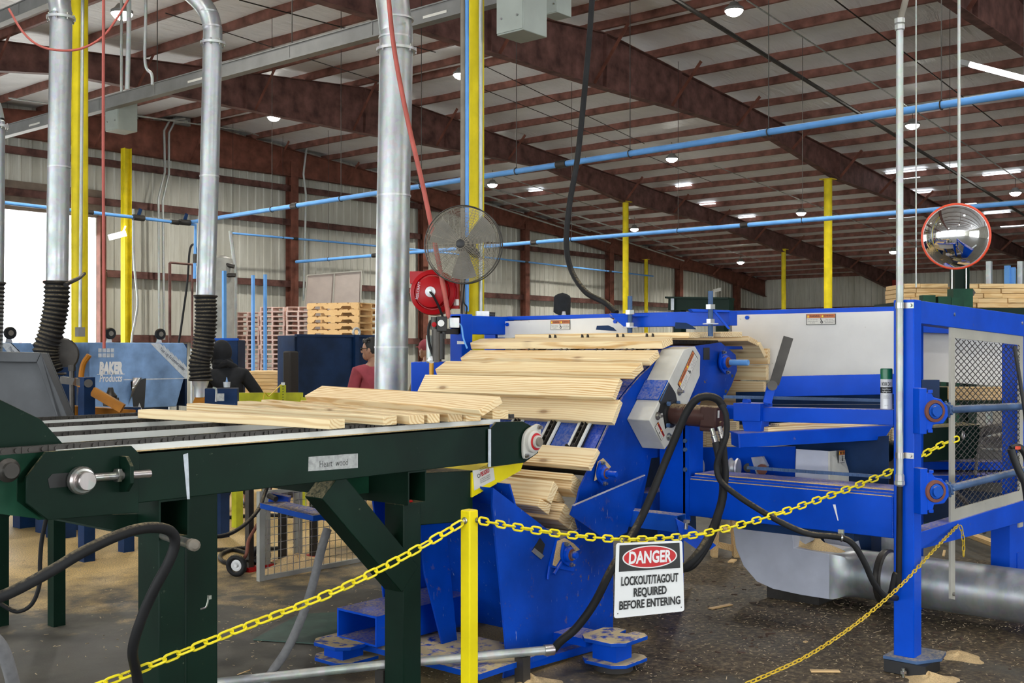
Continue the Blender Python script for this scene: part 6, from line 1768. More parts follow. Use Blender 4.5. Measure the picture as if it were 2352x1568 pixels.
# tray beam with bracket block
def beam_px(tl, tr, br, bl, x, th): return MB().prism([PX(a, b, x) for a, b in (tl, tr, br, bl)], (th, 0, 0))
t.part('tray_beam', beam_px((1747, 935), (2052, 941), (2052, 976), (1747, 968), XF, .10), M['blue'], bev=.003)
t.part('bracket_block', beam_px((1684, 925), (1746, 927), (1746, 968), (1684, 966), XF - .03, .16), M['blue'], bev=.003)
t.part('bracket_block', beam_px((1703, 966), (1750, 967), (1745, 996), (1710, 996), XF - .02, .1), M['blue'], bev=.003)
t.part('bracket_arm', beam_px((1655, 930), (1690, 930), (1690, 962), (1650, 962), XF + .10, .06), M['blue'])
for px_ in (1712, 1760): t.part('guide_lug', MB().cyl(PX(px_, 922, XF + .02), PX(px_ + 1, 922, XF + .02) + XA * .03, .022, 14), M['blue'])
a1, a2, a3, a4 = D(1695, 996, 6.55), D(2052, 976, 7.0), D(2030, 1010, 7.0), D(1697, 1028, 6.55)
nb_ = V((SS, -CC, 0)).cross(ZA); 
t.part('tray', MB().prism([a1, a2, a3, a4], V((CC, SS, 0)) * .012).prism([a1, a2, a2 + V((CC, SS, 0)) * .4, a1 + V((CC, SS, 0)) * .25], (0, 0, -.01)), M['blue'], bev=.002)
t.part('tray_end', MB().prism([a1, a4, a4 + V((CC, SS, 0)) * .22, a1 + V((CC, SS, 0)) * .22], RT * .01), M['blue'])
ty = V((CC, SS, 0))
for k, (x0, y0, x1, y1, off) in enumerate(((1765, 992, 2018, 977, .06), (1790, 985, 2035, 972, .16))):
    a_, b_ = D(x0, y0, 6.62 + off) , D(x1, y1, 6.97 + off)
    board_at(V((a_.x, a_.y, a_.z)), b_ - a_, ty, (b_ - a_).length, .09, .03, ('front', 'rear')[k] + ' thin pine board lying on the tray', 'boards on the tray')
for k in range(4):
    faceboard([(2028 + 6 * k, 985), (2033 + 6 * k, 985), (2033 + 6 * k, 1012), (2028 + 6 * k, 1012)], 7.1, .3, ('leftmost', 'second', 'third', 'rightmost')[k] + ' pine slat standing at the right end of the tray', 'slats at the end of the tray', 'pine_board')
# upper inner beam, drive chains
t.part('inner_beam', MB().prism([PX(a, b, 6.75) for a, b in ((1772, 864), (2060, 858), (2060, 905), (1776, 911))], (.1, 0, 0)), M['blue'], bev=.003)
t.part('inner_beam', MB().prism([PX(a, b, 6.9) for a, b in ((1755, 929), (2060, 929), (2060, 938), (1755, 938))], (.1, 0, 0)), M['blue_navy'])
def roller_chain(t, a, b, name='drive_chain', pit=.026, h=.018):
    mb = MB(); d = (b - a); L = d.length; d.normalize(); sd = d.cross(ZA).normalized(); up = sd.cross(d)
    for i in range(int(L / pit)):
        p = a + d * (i * pit)
        for s_ in (-1, 1): mb.bar(p - d * pit * .6 + sd * .009 * s_, p + d * pit * .6 + sd * (.009 + .003 * (i % 2)) * s_, .003, h, up)
        mb.cyl(p - sd * .015, p + sd * .015, .007, 8)
    return t.part(name, mb, M['bluesteel'])
roller_chain(t, D(1668, 911, 6.75), D(2056, 920, 6.5))
roller_chain(t, D(1722, 1074, 6.9), D(2056, 1096, 6.45))
roller_chain(t, D(1980, 1066, 7.3), D(2056, 1080, 7.0))
t.part('rear_plate', MB().prism([PX(a, b, 7.15) for a, b in ((1690, 900), (2100, 896), (2100, 975), (1690, 975))], (.01, 0, 0)), M['blue_navy'])
# lever
t.part('lever', MB().bar(D(1811, 774, 6.6), D(1778, 882, 6.62), .058, .010, V((CC, SS, 0))), M['steel_dark'])
t.part('lever_boss', MB().cyl(D(1774, 885, 6.55), D(1774, 885, 6.7), .03, 14), M['steel_dark'])
t.part('lever_arm', MB().bar(D(1772, 885, 6.64), D(1762, 925, 6.64), .05, .02, V((CC, SS, 0))), M['blue'])
# wall of the lower works
t.part('inner_wall', MB().prism([PX(a, b, 6.62) for a, b in ((1590, 1027), (1826, 1025), (1826, 1110), (1590, 1110))], (.012, 0, 0)), M['blue'])
t.part('inner_wall', MB().prism([PX(a, b, 6.8) for a, b in ((1730, 1030), (2040, 1000), (2040, 1120), (1730, 1110))], (.012, 0, 0)), M['blue_navy'])
for px_ in (1592, 1676):
    t.part('guide_roller', MB().lathe(PX(px_, 1074, 6.45), V((0.2, -1, 0)), [(.0, 0), (.062, 0), (.066, .01), (.05, .02), (.05, .04), (.066, .05), (.062, .06), (0, .06)], 24), M['galv_dull'])
t.part('sprocket_bracket', MB().prism([PX(a, b, 6.52) for a, b in ((1725, 1050), (1750, 1048), (1762, 1070), (1752, 1092), (1740, 1096), (1734, 1080))], (.03, 0, 0)), M['galv_dull'])
t.part('sprocket_hole', MB().cyl(PX(1718, 1074, 6.615), PX(1718, 1074, 6.63), .03, 16), M['print_black'])
t.part('sprocket', MB().cyl(PX(1750, 1078, 6.48), PX(1750, 1078, 6.52), .035, 16), M['rust_col'])
# top rail along the far side, left end frame
zr_ = 2.085
xl_ = 7.55; yl_ = 7.1; yr_ = PX(2060, 700, xl_).y
t.part('top_rail', MB().b2((xl_, PX(1680, 712, xl_).y, zr_ - .035), (xl_ + .08, yr_, zr_)), M['blue'], bev=.003)
x2_ = 6.62; z2_ = PX(1300, 723, x2_).z
t.part('top_rail', MB().b2((x2_ - .02, PX(1440, 712, x2_).y, z2_ - .10), (x2_ + .08, PX(1680, 712, x2_).y, z2_)), M['blue'], bev=.003)
t.part('top_rail', MB().b2((x2_, PX(1142, 735, x2_).y, z2_ - .03), (x2_ + .08, PX(1440, 712, x2_).y, z2_)), M['blue'], bev=.003)
yfl = PX(1047, 760, XF).y
t.part('end_rail', MB().b2((XF, yfl - .05, 1.905), (x2_ + .08, yfl + .05, 2.045)), M['blue'], bev=.003)
t.part('post', MB().b2((XF, yfl - .06, 0), (XF + .12, yfl + .06, 2.055)), M['blue'], bev=.004)
t.part('post', MB().b2((x2_ - .02, yfl + .06, 0), (x2_ + .1, yfl + .18, 2.0)), M['blue'], bev=.004)
t.part('post', MB().b2((xl_, yr_ - .14, 0), (xl_ + .12, yr_, zr_)), M['blue'], bev=.004)
# guard panels
pan = Thing('sheet_guard', 'big white guard panel with a warning label, left of the blue post', 'panel', 'white guard panels')
wp = MB().prism([PX(a, b, xl_ - .012) for a, b in ((1681, 723), (2056, 714), (2056, 868), (1681, 872))], (.006, 0, 0))
p1_ = pan.part('sheet', wp, M['white_panel'])
q = PX(1717, 729, xl_ - .014); pan.part('panel_bolt', MB().hexnut(q, -XA, .016, .014), M['blue'], p1_)
warn_label(pan, PX(1885.5, 733, xl_ - .016), -YA, ZA, .225, .078)
pan2 = Thing('sheet_guard', 'narrow white guard panel with slanted right end, above the boards', 'panel', 'white guard panels')
wp = MB().prism([PX(a, b, x2_ - .030) for a, b in ((1143, 738), (1400, 729), (1440, 752), (1440, 775), (1143, 775))], (.006, 0, 0))
p2_ = pan2.part('sheet', wp, M['white_panel'])
for a_, b_ in ((1166, 745), (1414, 738)): pan2.part('panel_bolt', MB().hexnut(PX(a_, b_, x2_ - .032), -XA, .016, .012), M['blue'], p2_)
warn_label(pan2, PX(1287, 746, x2_ - .034), -YA, ZA, .185, .072)
# hold-down cams and threaded rods with brackets
for k, (px_, zt0) in enumerate(((1447, 680), (1632, 668))):
    d_ = (7.85, 7.35)[k]
    b = Thing('threaded_adjuster', ('left', 'right')[k] + ' threaded hold-down bolt standing on the top rail', 'bolt', 'hold-down bolts')
    P_ = lambda x_, y_: D(x_, y_, d_)
    b.part('rod', MB().cyl(P_(px_, zt0), P_(px_, 772), .017, 12), M['bluesteel'])
    b.part('nut', MB().hexnut(P_(px_, 722 - 12 * k), ZA, .034, .032), M['steel'])
    b.part('nut', MB().hexnut(P_(px_, 750 - 8 * k), ZA, .030, .028), M['steel'])
    b.part('washer', MB().cyl(P_(px_, 750 - 8 * k) - ZA * .008, P_(px_, 750 - 8 * k), .052, 20), M['sheet'])
    y_ = 723 - 10 * k
    br = [P_(px_ - 46, y_ - 4), P_(px_ + 44, y_ - 1), P_(px_ + 44, y_ + 4), P_(px_ - 40, y_ + 3)]
    b.part('bracket', MB().prism(br, V((CC, SS, 0)) * .12), M['blue'], bev=.002)
    gus = [P_(px_ - 42, y_ + 3), P_(px_ - 4, y_ + 3), P_(px_ - 4, y_ + 30), P_(px_ - 14, y_ + 27)] if k == 0 else [P_(px_ + 8, y_ + 3), P_(px_ + 14, y_ + 3), P_(px_ + 46, y_ + 42), P_(px_ + 40, y_ + 42)]
    b.part('gusset', MB().prism(gus, V((CC, SS, 0)) * .015), M['blue'])
    cam_ = [P_(px_ - 78, 757), P_(px_ - 76, 748), P_(px_ - 50, 747), P_(px_ - 38, 752), P_(px_ - 30, 760)] if k == 0 else [P_(px_ - 81, 754), P_(px_ - 80, 740), P_(px_ - 56, 741), P_(px_ - 42, 748), P_(px_ - 32, 756)]
    b.part('hold_down_cam', MB().prism(cam_, V((CC, SS, 0)) * .02), M['blue_navy'])
# right end frame: runs to +x
yE = py0 - .07
xE = 8.25
def end_pt(px_, py_): return D(px_, py_, 6.3 + (px_ - 2115) / (2352 - 2115) * 1.25)
def endbeam(q0, q1, q2, q3, th, nm, mt='blue'):
    return t.part(nm, MB().prism([end_pt(*q0), end_pt(*q1), end_pt(*q2), end_pt(*q3)], V((-.05, .998, 0)) * th), M[mt], bev=.003)
endbeam((2112, 690), (2400, 729), (2400, 778), (2112, 742), .1, 'end_beam')
endbeam((2112, 1222), (2420, 1128), (2420, 1180), (2112, 1262), .1, 'end_beam')
endbeam((2344, 728), (2420, 736), (2420, 1250), (2344, 1250), .12, 'post')
a_ = end_pt(2319, 1200); t.part('leg', MB().prism([end_pt(2319, 1190), end_pt(2400, 1175), end_pt(2400, 1330), end_pt(2319, 1320)], V((0, 1, 0)) * .12), M['blue'])
t.part('leg', MB().b2((end_pt(2345, 1250).x - .08, end_pt(2345, 1250).y, 0), (end_pt(2345, 1250).x + .08, end_pt(2345, 1250).y + .12, end_pt(2345, 1300).z + .1)), M['blue'])
t.part('bearing_plate', MB().prism([D(2105, 893, 6.18), D(2117, 893, 6.18), D(2117, 982, 6.18), D(2105, 982, 6.18)], V((.02, .1, 0))), M['blue'])
# pillow-block bearings with long shafts
def pillow(c, lab_y):
    h = MB(); R = .062
    u = (RT + V((CC, SS, 0)) * .25).normalized(); n_ = V((u.y, -u.x, 0)); c = c + n_ * .03
    if n_.dot(EYE - c) < 0: n_ = -n_
    pl = MB().prism([c - u * .090 - ZA * .125 + n_ * .0, c - u * .045 - ZA * .125, c - u * .045 + ZA * .125, c - u * .090 + ZA * .125], -n_ * .10)
    hp = t.part('bearing_base', pl, M['blue'], bev=.003)
    ol = [c - u * .05 + ZA * .10, c - u * .015 + ZA * .10, c + u * .0 + ZA * .075, c + u * .045 + ZA * .065, c + u * .085 + ZA * .025, c + u * .09 - ZA * .03, c + u * .06 - ZA * .07, c - u * .005 - ZA * .075, c - u * .012 - ZA * .105, c - u * .05 - ZA * .105]
    hb_ = t.part('bearing_housing', MB().prism(ol, -n_ * .055), M['blue'], hp, bev=.006)
    t.part('grease_ring', MB().lathe(c, n_, [(.062, 0), (.060, .012), (.044, .014)], 24), M['rust_col'], hp)
    t.part('shaft_stub', MB().lathe(c, n_, [(.040, 0), (.040, .014), (.030, .015), (.030, .032), (0, .032)], 20), M['blue_dusty'], hp)
    for s_ in (-1, 1): t.part('housing_bolt', MB().hexnut(c - u * .025 + ZA * (.10 * s_) , ZA * s_, .014, .016), M['blue'], hp)
    return u, n_
for (px_, py_, x2, y2) in ((2138, 943, 2420, 929), (2140, 1126, 2420, 1062)):
    c = D(px_, py_, 6.1); u, n_ = pillow(c, 0)
    s0 = D(px_ + 30, py_ - 2, 6.2); s1 = D(x2, y2, 7.2)
    t.part('shaft', MB().cyl(s0, s1, .022, 16), M['bluesteel'])
    d_ = (s1 - s0).normalized()
    tth = MB(); tth.lathe(s0 + d_ * .02, d_, [(.0, -.012), (.034, -.012), (.042, 0), (.034, .012), (0, .012)], 20)
    for q_ in range(12):
        an = 2 * PI * q_ / 12; aa = d_.cross(ZA).normalized(); bb = aa.cross(d_)
        tth.ell(s0 + d_ * .02 + aa * .042 * math.cos(an) + bb * .042 * math.sin(an), (.008, .008, .008), None, 6, 4)
    t.part('sprocket', tth, M['bluesteel'])
t.part('upper_bearing_box', MB().prism([D(2118, 872, 6.5), D(2158, 872, 6.5), D(2158, 915, 6.5), D(2118, 900, 6.5)], V((CC, SS, 0)) * .05), M['blue_navy'])
# mesh guard
mg = Thing('mesh_guard', 'cream framed mesh guard with expanded metal at the right end of the frame', 'guard')
nG = V((.1, -.995, 0)) * .012
def gp(px_, py_): return end_pt(px_, py_) + nG * 1.2
def gplate(pts, nm, mt='cream', th=.012): return mg.part(nm, MB().prism([gp(*q) for q in pts], -nG * (th / .012)), M[mt])
gplate(((2178, 706), (2188, 708), (2188, 1376), (2178, 1374)), 'stile')
gplate(((2336, 728), (2345, 729), (2345, 1208), (2336, 1211)), 'stile')
gplate(((2188, 752), (2337, 770), (2337, 792), (2188, 776)), 'rail')
lp_ = gplate(((2188, 1168), (2337, 1126), (2337, 1152), (2188, 1202)), 'rail')
mm = MB()
A0, A1, B0, B1 = gp(2188, 776), gp(2337, 792), gp(2188, 1168), gp(2337, 1126)
nu_, nv_ = 15, 52
def gq(u, v): return (A0.lerp(A1, u)).lerp(B0.lerp(B1, u), v)
W2 = 3.0 * nu_ / 15
for fam in (-1, 1):
    k = -60
    while k < 120:
        # line u*nu*? + fam*v*nv = k
        pts = []
        for i in range(0, 41):
            u_ = i / 40.0; v_ = (k - fam * u_ * nu_ * 1.65) / nv_
            if 0 <= v_ <= 1: pts.append(gq(u_, v_))
        if len(pts) >= 2: mm.bar(pts[0], pts[-1], .004, .003, nG)
        k += 2
mg.part('expanded_mesh', mm, M['steel_dark'])
for (a_, b_) in ((2183, 722), (2183, 1363), (2340, 742), (2340, 1195)): mg.part('guard_bolt', MB().hexnut(gp(a_, b_), nG, .012, .012), M['steel'])
warn_label(mg, gp(2270, 1163) + nG * .1, gp(2337, 1126) - gp(2188, 1168), ZA, .05, .055, parent=lp_, orange='print_red')
# conduit on the post with its whip at the top
cd = Thing('post_conduit', 'tall silver conduit strapped to the blue post, with a flexible top', 'conduit')
dC = 5.98
a_, b_ = D(2071, 52, dC), D(2069, 1092, dC)
b_.x, b_.y = a_.x, a_.y
yy_ = px0 - .024
base_ = V((XF - .024, py0 - .045, 0))
zt1 = D(2071, 52, 6.12).z; zb1 = D(2069, 1092, 6.12).z
cd.part('tube', MB().cyl((base_.x, base_.y, zt1), (base_.x, base_.y, zb1), .0195, 18), M['conduit'])
tp1 = V((base_.x, base_.y, zt1))
cd.part('coupling', MB().lathe(tp1 - ZA * .04, ZA, [(.022, 0), (.028, .005), (.028, .03), (.024, .034), (.030, .04), (.030, .065), (.0, .066)], 8, False), M['conduit'])
cd.part('flexible_whip', MB().tube(spline([tp1, tp1 + ZA * .08 + RT * .02, tp1 + ZA * .2 + RT * .07, tp1 + ZA * .5 + RT * .3, tp1 + ZA * 1.4 + RT * .5, V((base_.x + 1.0, base_.y - .3, roof(base_.x) - .3))], 8), .0175, 12), M['cable_tan'])
cd.part('gland', MB().lathe((base_.x, base_.y, zb1), -ZA, [(.021, -.01), (.026, 0), (.026, .03), (.03, .032), (.03, .05), (.018, .06), (0, .06)], 8, False), M['conduit'])
for py_ in (701, 1046):
    z_ = D(2069, py_, 6.12).z
    st = MB().cyl((base_.x, base_.y, z_ - .016), (base_.x, base_.y, z_ + .016), .024, 16).b2((XF - .004, py0 - .115, z_ - .016), (XF - .0005, py0 - .06, z_ + .016))
    s_ = cd.part('strap', st, M['steel']); cd.part('strap_bolt', MB().hexnut((XF - .004, py0 - .095, z_), -XA, .011, .010), M['steel'], s_)
hose_thing('post_hose', [V((base_.x, base_.y, zb1 - .05)), V((base_.x - .005, base_.y, zb1 - .3)), V((base_.x - .01, base_.y + .003, zb1 - .6)), V((base_.x - .02, base_.y + .015, .55)), V((base_.x - .02, base_.y + .04, .44)), V((base_.x + .1, base_.y + .10, .40))], .0165, 'rubber', 'black hose running from the silver conduit down the blue post', 'hose', None, 12)
# spray can on the tray beam
cn = PX(2036, 938, XF + .045)
zc_ = PX(2036, 941, XF + .02).z + .002
can = Thing('spray_can', 'white aerosol can with a green cap standing on the tray beam', 'spray can', loc=(cn.x, cn.y, zc_))
c_ = V((cn.x, cn.y, zc_)); r_ = .0335; h_ = .232
can.part('body', MB().lathe(c_, ZA, [(0, 0), (r_ - .003, 0), (r_, .004), (r_, .006), (r_ - .001, .012), (r_ - .001, .168), (r_ - .004, .172), (0, .172)], 28), M['can_body'])
can.part('cap', MB().lathe(c_ + ZA * .17, ZA, [(r_ - .0005, 0), (r_ - .0005, .056), (r_ - .004, .060), (0, .060)], 28), M['can_green'])
can.part('label_band', MB().lathe(c_, ZA, [(r_ - .0004, .092), (r_ - .0004, .126)], 28), M['print_black'])
dn = (EYE - c_); dn.z = 0; dn.normalize(); dr_ = ZA.cross(dn)
def can_text(s, z, size, width, mt, bold=0):
    vs, fs = text_mesh(s, size, bold)
    w = max(v.x for v in vs) - min(v.x for v in vs); k_ = width / w
    mb = MB(); n0 = []
    for v in vs:
        a = v.x * k_ / r_; n0.append(c_ + (dn * math.cos(a) + dr_ * math.sin(a)) * (r_ + .0006) + ZA * (z + v.y))
    mb.add(n0, fs); can.part('lettering', mb, M[mt])
can_text('WORK DAY', .142, .030, .058, 'print_black', .0006)
can_text('General Purpose', .114, .012, .050, 'white_print')
can_text('Long Range Enamel', .101, .012, .052, 'white_print')
for i in range(4): can_text(('indoor outdoor use', 'quick drying gloss', 'shake well before use', 'NET WT 10 OZ')[i], (.08, .072, .064, .022)[i], .007, (.034, .034, .036, .02)[i], 'label_grey')
# air preparation unit on the left post
fr_ = Thing('air_regulator', 'black and silver air filter regulator on the left post of the blue frame', 'regulator')
dF = 8.1; Pf = lambda x_, y_, d_=dF: D(x_, y_, d_)
fr_.part('valve_block', MB().box(Pf(1043, 741), (.07, .07, .075), Matrix.Rotation(-.7, 3, 'Z')), M['galv_dull'], bev=.004)
fr_.part('filter_head', MB().box(Pf(1014, 744), (.075, .08, .11), Matrix.Rotation(-.7, 3, 'Z')), M['black'], bev=.006)
gz_ = Pf(1013, 742, dF - .06); fr_.part('gauge', MB().lathe(gz_, EYE - gz_, [(.024, -.01), (.024, .0), (.018, .001), (0, .001)], 20), M['white'])
fr_.part('lubricator', MB().cyl(Pf(998, 728), Pf(997, 757), .028, 16), M['steel_dark'])
gz_ = Pf(997, 745, dF - .04); fr_.part('indicator', MB().lathe(gz_, EYE - gz_, [(.018, -.01), (.018, 0), (0, .001)], 16), M['red'])
fr_.part('bowl', MB().cyl(Pf(1003, 756), Pf(1003, 830), .036, 16), M['steel_dark']); fr_.part('bowl', MB().cyl(Pf(1013, 766), Pf(1013, 825), .026, 16), M['black']); fr_.part('drain', MB().cyl(Pf(1019, 760), Pf(1019, 778), .016, 12), M['black'])
fr_.part('bracket', MB().bar(Pf(1000, 760), V((XF + .05, yfl, Pf(1000, 760).z)), .04, .04), M['steel_dark'])
fr_.part('air_line', MB().tube(spline([Pf(1050, 740), Pf(1060, 750), Pf(1064, 775), Pf(1073, 800)], 5), .007, 6), M['blue_pipe'])
fr_.part('air_line', MB().tube(spline([Pf(990, 735), Pf(984, 755), Pf(986, 790), Pf(997, 822)], 5), .010, 8), M['rubber'])
vh = Thing('ball_valve', 'grey valve with an orange handle below the air regulator', 'valve')
vh.part('body', MB().cyl(Pf(980, 828), Pf(1008, 826), .018, 12).lathe(Pf(991, 826), EYE - Pf(991, 826), [(.026, -.03), (.026, .02), (0, .025)], 14), M['galv_dull'])
vh.part('handle', MB().cyl(Pf(991, 832), Pf(991, 866), .017, 10), M['orange_end'])
vh.part('pipe', MB().cyl(Pf(988, 770, 8.2), Pf(988, 826, 8.2), .03, 12), M['conduit'])
tg = PX(1032, 788, XF - .001)
t.part('tag_sticker', MB().prism([PX(a, b, XF - .002) for a, b in ((1050, 783), (1068, 784), (1069, 790), (1050, 790))], (-.001, 0, 0)), M['white'])
# dark panel left of the feeder
t3 = Thing('blue_cabinet', 'dark blue cabinet between the big duct and the feeder', 'cabinet')
q = [D(944, 831, 8.9), D(1018, 830, 8.9), D(1018, 990, 8.9), D(944, 990, 8.9)]
t3.part('body', MB().prism(q, V((CC, SS, 0)) * .35), M['blue'], bev=.008)
t3.part('stand', MB().prism([D(955, 990, 8.95), D(1010, 990, 8.95), V((D(1010, 990, 8.95).x, D(1010, 990, 8.95).y, 0)), V((D(955, 990, 8.95).x, D(955, 990, 8.95).y, 0))], V((CC, SS, 0)) * .2), M['blue_navy'])
# black cloth cap over a fitting on the rail
cc_ = Thing('cloth_cover', 'black cloth cover drooping over a fitting on the top rail', 'cover')
q = D(1292, 700, 8.6)
def capf(u, v):
    a = 2 * PI * u; r = (.066 if v > .25 else .066 * math.sin(v / .25 * PI / 2) ** .7) * (1 + .08 * math.sin(3 * a + 1) * v)
    cut = .03 * (1 + math.cos(a - 1.0)) * v
    return q + V((math.cos(a) * r, math.sin(a) * r, .095 - .185 * v + cut))
cc_.part('cover', MB().grid(capf, 24, 12), M['cloth_black'])
fq = D(1295, 724, 8.5); solo('beacon_base', MB().lathe(fq - ZA * .03, ZA, [(.035, 0), (.03, .02), (.018, .035), (.012, .06), (0, .06)], 14), M['galv_dull'], 'small silver fitting under the black cloth cover', 'fitting')
q = D(1108, 722, 8.7)
sv = Thing('solenoid_valve', 'small grey valve with a black coil on the left end of the frame', 'valve')
sv.part('body', MB().box(q, (.1, .06, .05), Matrix.Rotation(-.7, 3, 'Z')), M['galv_dull']); sv.part('coil', MB().cyl(q + RT * .03, q + RT * .10 - ZA * .005, .022, 12), M['black'])
# pale hopper boxes inside
wbx = Thing('sheet_chute', 'pale sheet-metal chute with a warning label behind the front beam', 'chute')
wbx.part('front_sheet', MB().prism([D(1829, 1031, 7.0), D(1906, 1036, 6.9), D(1906, 1125, 6.9), D(1826, 1125, 7.0)], V((CC, SS, 0)) * .01), M['sheet'])
wbx.part('side_sheet', MB().prism([D(1906, 1036, 6.9), D(1955, 1032, 7.25), D(1998, 1125, 7.3), D(1906, 1125, 6.9)], V((SS, -CC, 0)) * -.01), M['white_guard'])
warn_label(wbx, D(1933, 1048, 7.03), D(1950, 1046, 7.2) - D(1914, 1050, 6.95), ZA, .115, .078)
wbx.part('support', MB().prism([D(1829, 1125, 7.1), D(1990, 1125, 7.2), D(1990, 1180, 7.2), D(1829, 1180, 7.1)], V((CC, SS, 0)) * .2), M['blue_navy'])
# back part of the machine seen through the right end
bk = Thing('rear_works', 'grey panel, green base and beams of the machine seen through the mesh', 'machine')
bk.loc = V((D(2250, 900, 9.0).x, D(2250, 900, 9.0).y, 0)); bk.o.location = bk.loc
bp = lambda pts, d_, th=.03: MB().prism([D(a, b, d_) for a, b in pts], V((CC, SS, 0)) * th)
bk.part('inner_panel', bp(((2100, 762), (2322, 775), (2322, 888), (2100, 872)), 8.9), M['white_panel'])
bk.part('inner_top_beam', bp(((2100, 742), (2330, 760), (2330, 772), (2100, 762)), 8.8, .1), M['blue'])
bk.part('green_base', bp(((2100, 888), (2420, 893), (2420, 928), (2100, 926)), 8.8, .3), M['green'])
bk.part('green_base', bp(((2112, 985), (2250, 975), (2250, 1050), (2112, 1062)), 8.2, .3), M['green'])
bk.part('blue_deck', bp(((2100, 1060), (2420, 1062), (2420, 1080), (2100, 1078)), 8.4, .5), M['blue'])
bk.part('blue_deck', bp(((2100, 1092), (2420, 1090), (2420, 1106), (2100, 1110)), 8.2, .5), M['blue'])
bk.part('dark_base', bp(((1990, 1010), (2420, 1050), (2420, 1140), (1990, 1110)), 8.6, .3), M['steel_dark'])
bk.part('stand', bp(((2120, 1110), (2420, 1110), (2420, 1190), (2120, 1200)), 9.0, .3), M['blue_navy'])
bk.part('green_motor', MB().lathe(D(1995, 1035, 7.9), V((SS, -CC, 0)), [(0, -.1), (.07, -.1), (.09, -.06), (.09, .12), (.07, .16), (0, .16)], 20), M['green'])
lumber('board', D(2258, 918, 8.6) , .5, .14, .10, -.85, 'pine_far', 'short pine block lying behind the mesh guard', None)
coil = MB()
for k in range(6):
    cc2 = D(2285 + 6 * k, 990 + 3 * k, 8.3); coil.ring(cc2, V((.3, .3, 1)), .16 + .012 * k, .012, 28, 6)
coil.tube(spline([D(2240, 1090, 8.2), D(2248, 1030, 8.2), D(2260, 985, 8.2), D(2300, 972, 8.2)], 5), .012, 6)
solo('cable_coil', coil, M['cable_tan'], 'coil of dusty cable lying behind the mesh guard', 'cable coil')
for k in range(3): pass
hose_thing('dangling_hose', [D(2188, 1125, 8), D(2215, 1150, 8), D(2240, 1185, 8), D(2262, 1225, 8)], .014, 'cable_tan', 'dusty hose slanting behind the foot of the mesh guard', 'hose')
# black handled tool at the right edge
hd_ = Thing('black_handle', 'black curved handle with a red patch at the right edge', 'handle')
hd_.part('grip', MB().tube(spline([D(2322, 1030, 6.6), D(2330, 1055, 6.6), D(2342, 1085, 6.6), D(2354, 1110, 6.6), D(2360, 1150, 6.6)], 5), .022, 10), M['black'])
hd_.part('guard_bow', MB().tube(spline([D(2322, 1030, 6.6), D(2340, 1026, 6.6), D(2356, 1045, 6.6), D(2362, 1080, 6.6)], 5), .02, 10), M['black'])
hd_.part('red_patch', MB().box(D(2338, 1028, 6.55), (.04, .02, .018)), M['red_rim'])
hd_.part('stick', MB().tube([D(2330, 795, 6.9), D(2352, 930, 6.8), D(2366, 1060, 6.65)], .012, 8), M['black'])
# ------------------------------------------------------------------ barrier post, plastic chain, steel chain, danger sign
pc_ = D(1078, 1300, 5.0)
YPOST = (pc_.x, pc_.y)
zpost = D(1078, 1170, 5.0).z
w_ = .058
yp_ = Thing('barrier_post', 'yellow square barrier post holding the plastic chain', 'post', loc=(pc_.x, pc_.y, 0))
yp_.part('post', MB().b2((pc_.x - w_ / 2, pc_.y - w_ / 2, 0), (pc_.x + w_ / 2, pc_.y + w_ / 2, zpost)), M['yellow_post'], bev=.006)
yp_.part('foot_plate', MB().b2((pc_.x - .1, pc_.y - .1, 0), (pc_.x + .1, pc_.y + .1, .012)), M['yellow_post'])
zb_ = D(1070, 1196, 4.97).z
bx = V((pc_.x - w_ / 2, pc_.y, zb_))
b_ = yp_.part('bolt', MB().lathe(bx, -XA, [(.016, 0), (.016, .003), (.011, .005), (.011, .014), (.006, .016), (.006, .024), (0, .024)], 12), M['steel'])
bx2 = V((pc_.x + w_ / 2 - .012, pc_.y - w_ / 2, zb_))
yp_.part('bolt', MB().lathe(bx2, -YA, [(.012, 0), (.012, .004), (.006, .006), (.006, .02), (0, .02)], 12), M['steel'])
def link_mesh(L, W, r):
    """stadium-shaped chain link lying in XY, long along X"""
    R = W / 2 - r; s = L / 2 - r - R; pts = []
    for k in range(9): a = -PI / 2 + PI * k / 8; pts.append(V((s + R * math.cos(a), R * math.sin(a), 0)))
    for k in range(9): a = PI / 2 + PI * k / 8; pts.append(V((-s + R * math.cos(a), R * math.sin(a), 0)))
    return MB().tube(pts, r, 8, closed=True)
def chain(name, pts, pitch, L, W, r, mat, label, cat, special=None):
    """real links along a hanging line, every second one turned a quarter"""
    t = Thing(name, label, cat, None, loc=pts[0])
    me = link_mesh(L, W, r).mesh('chain_link', M[mat])
    # equal steps along the polyline
    segs = [(a, b, (b - a).length) for a, b in zip(pts, pts[1:])]
    tot = sum(s[2] for s in segs); n = int(tot / pitch)
    def at(s):
        for a, b, l in segs:
            if s <= l: return a.lerp(b, s / l)
            s -= l
        return segs[-1][1]
    for k in range(n):
        p0 = at(k * pitch); p1 = at(min(tot, (k + 1) * pitch)); d = (p1 - p0).normalized(); c = (p0 + p1) / 2
        sd = d.cross(ZA).normalized(); up = sd.cross(d)
        roll = (PI / 4 if k % 2 else -PI / 4) + random.uniform(-.25, .25) + .55
        a2 = up * math.cos(roll) + sd * math.sin(roll); b2_ = d.cross(a2)
        o = bpy.data.objects.new('chain_link', me); COL.objects.link(o); o.parent = t.o
        o.matrix_local = Matrix.Translation(c - pts[0]) @ Matrix((d, a2, b2_)).transposed().to_4x4()
        if special and k == special[0]:
            o.data = me.copy(); o.data.materials[0] = M[special[1]]; o['label'] = 'dark metal connecting link'
    return t
lx = bx - XA * .018 - ZA * .006
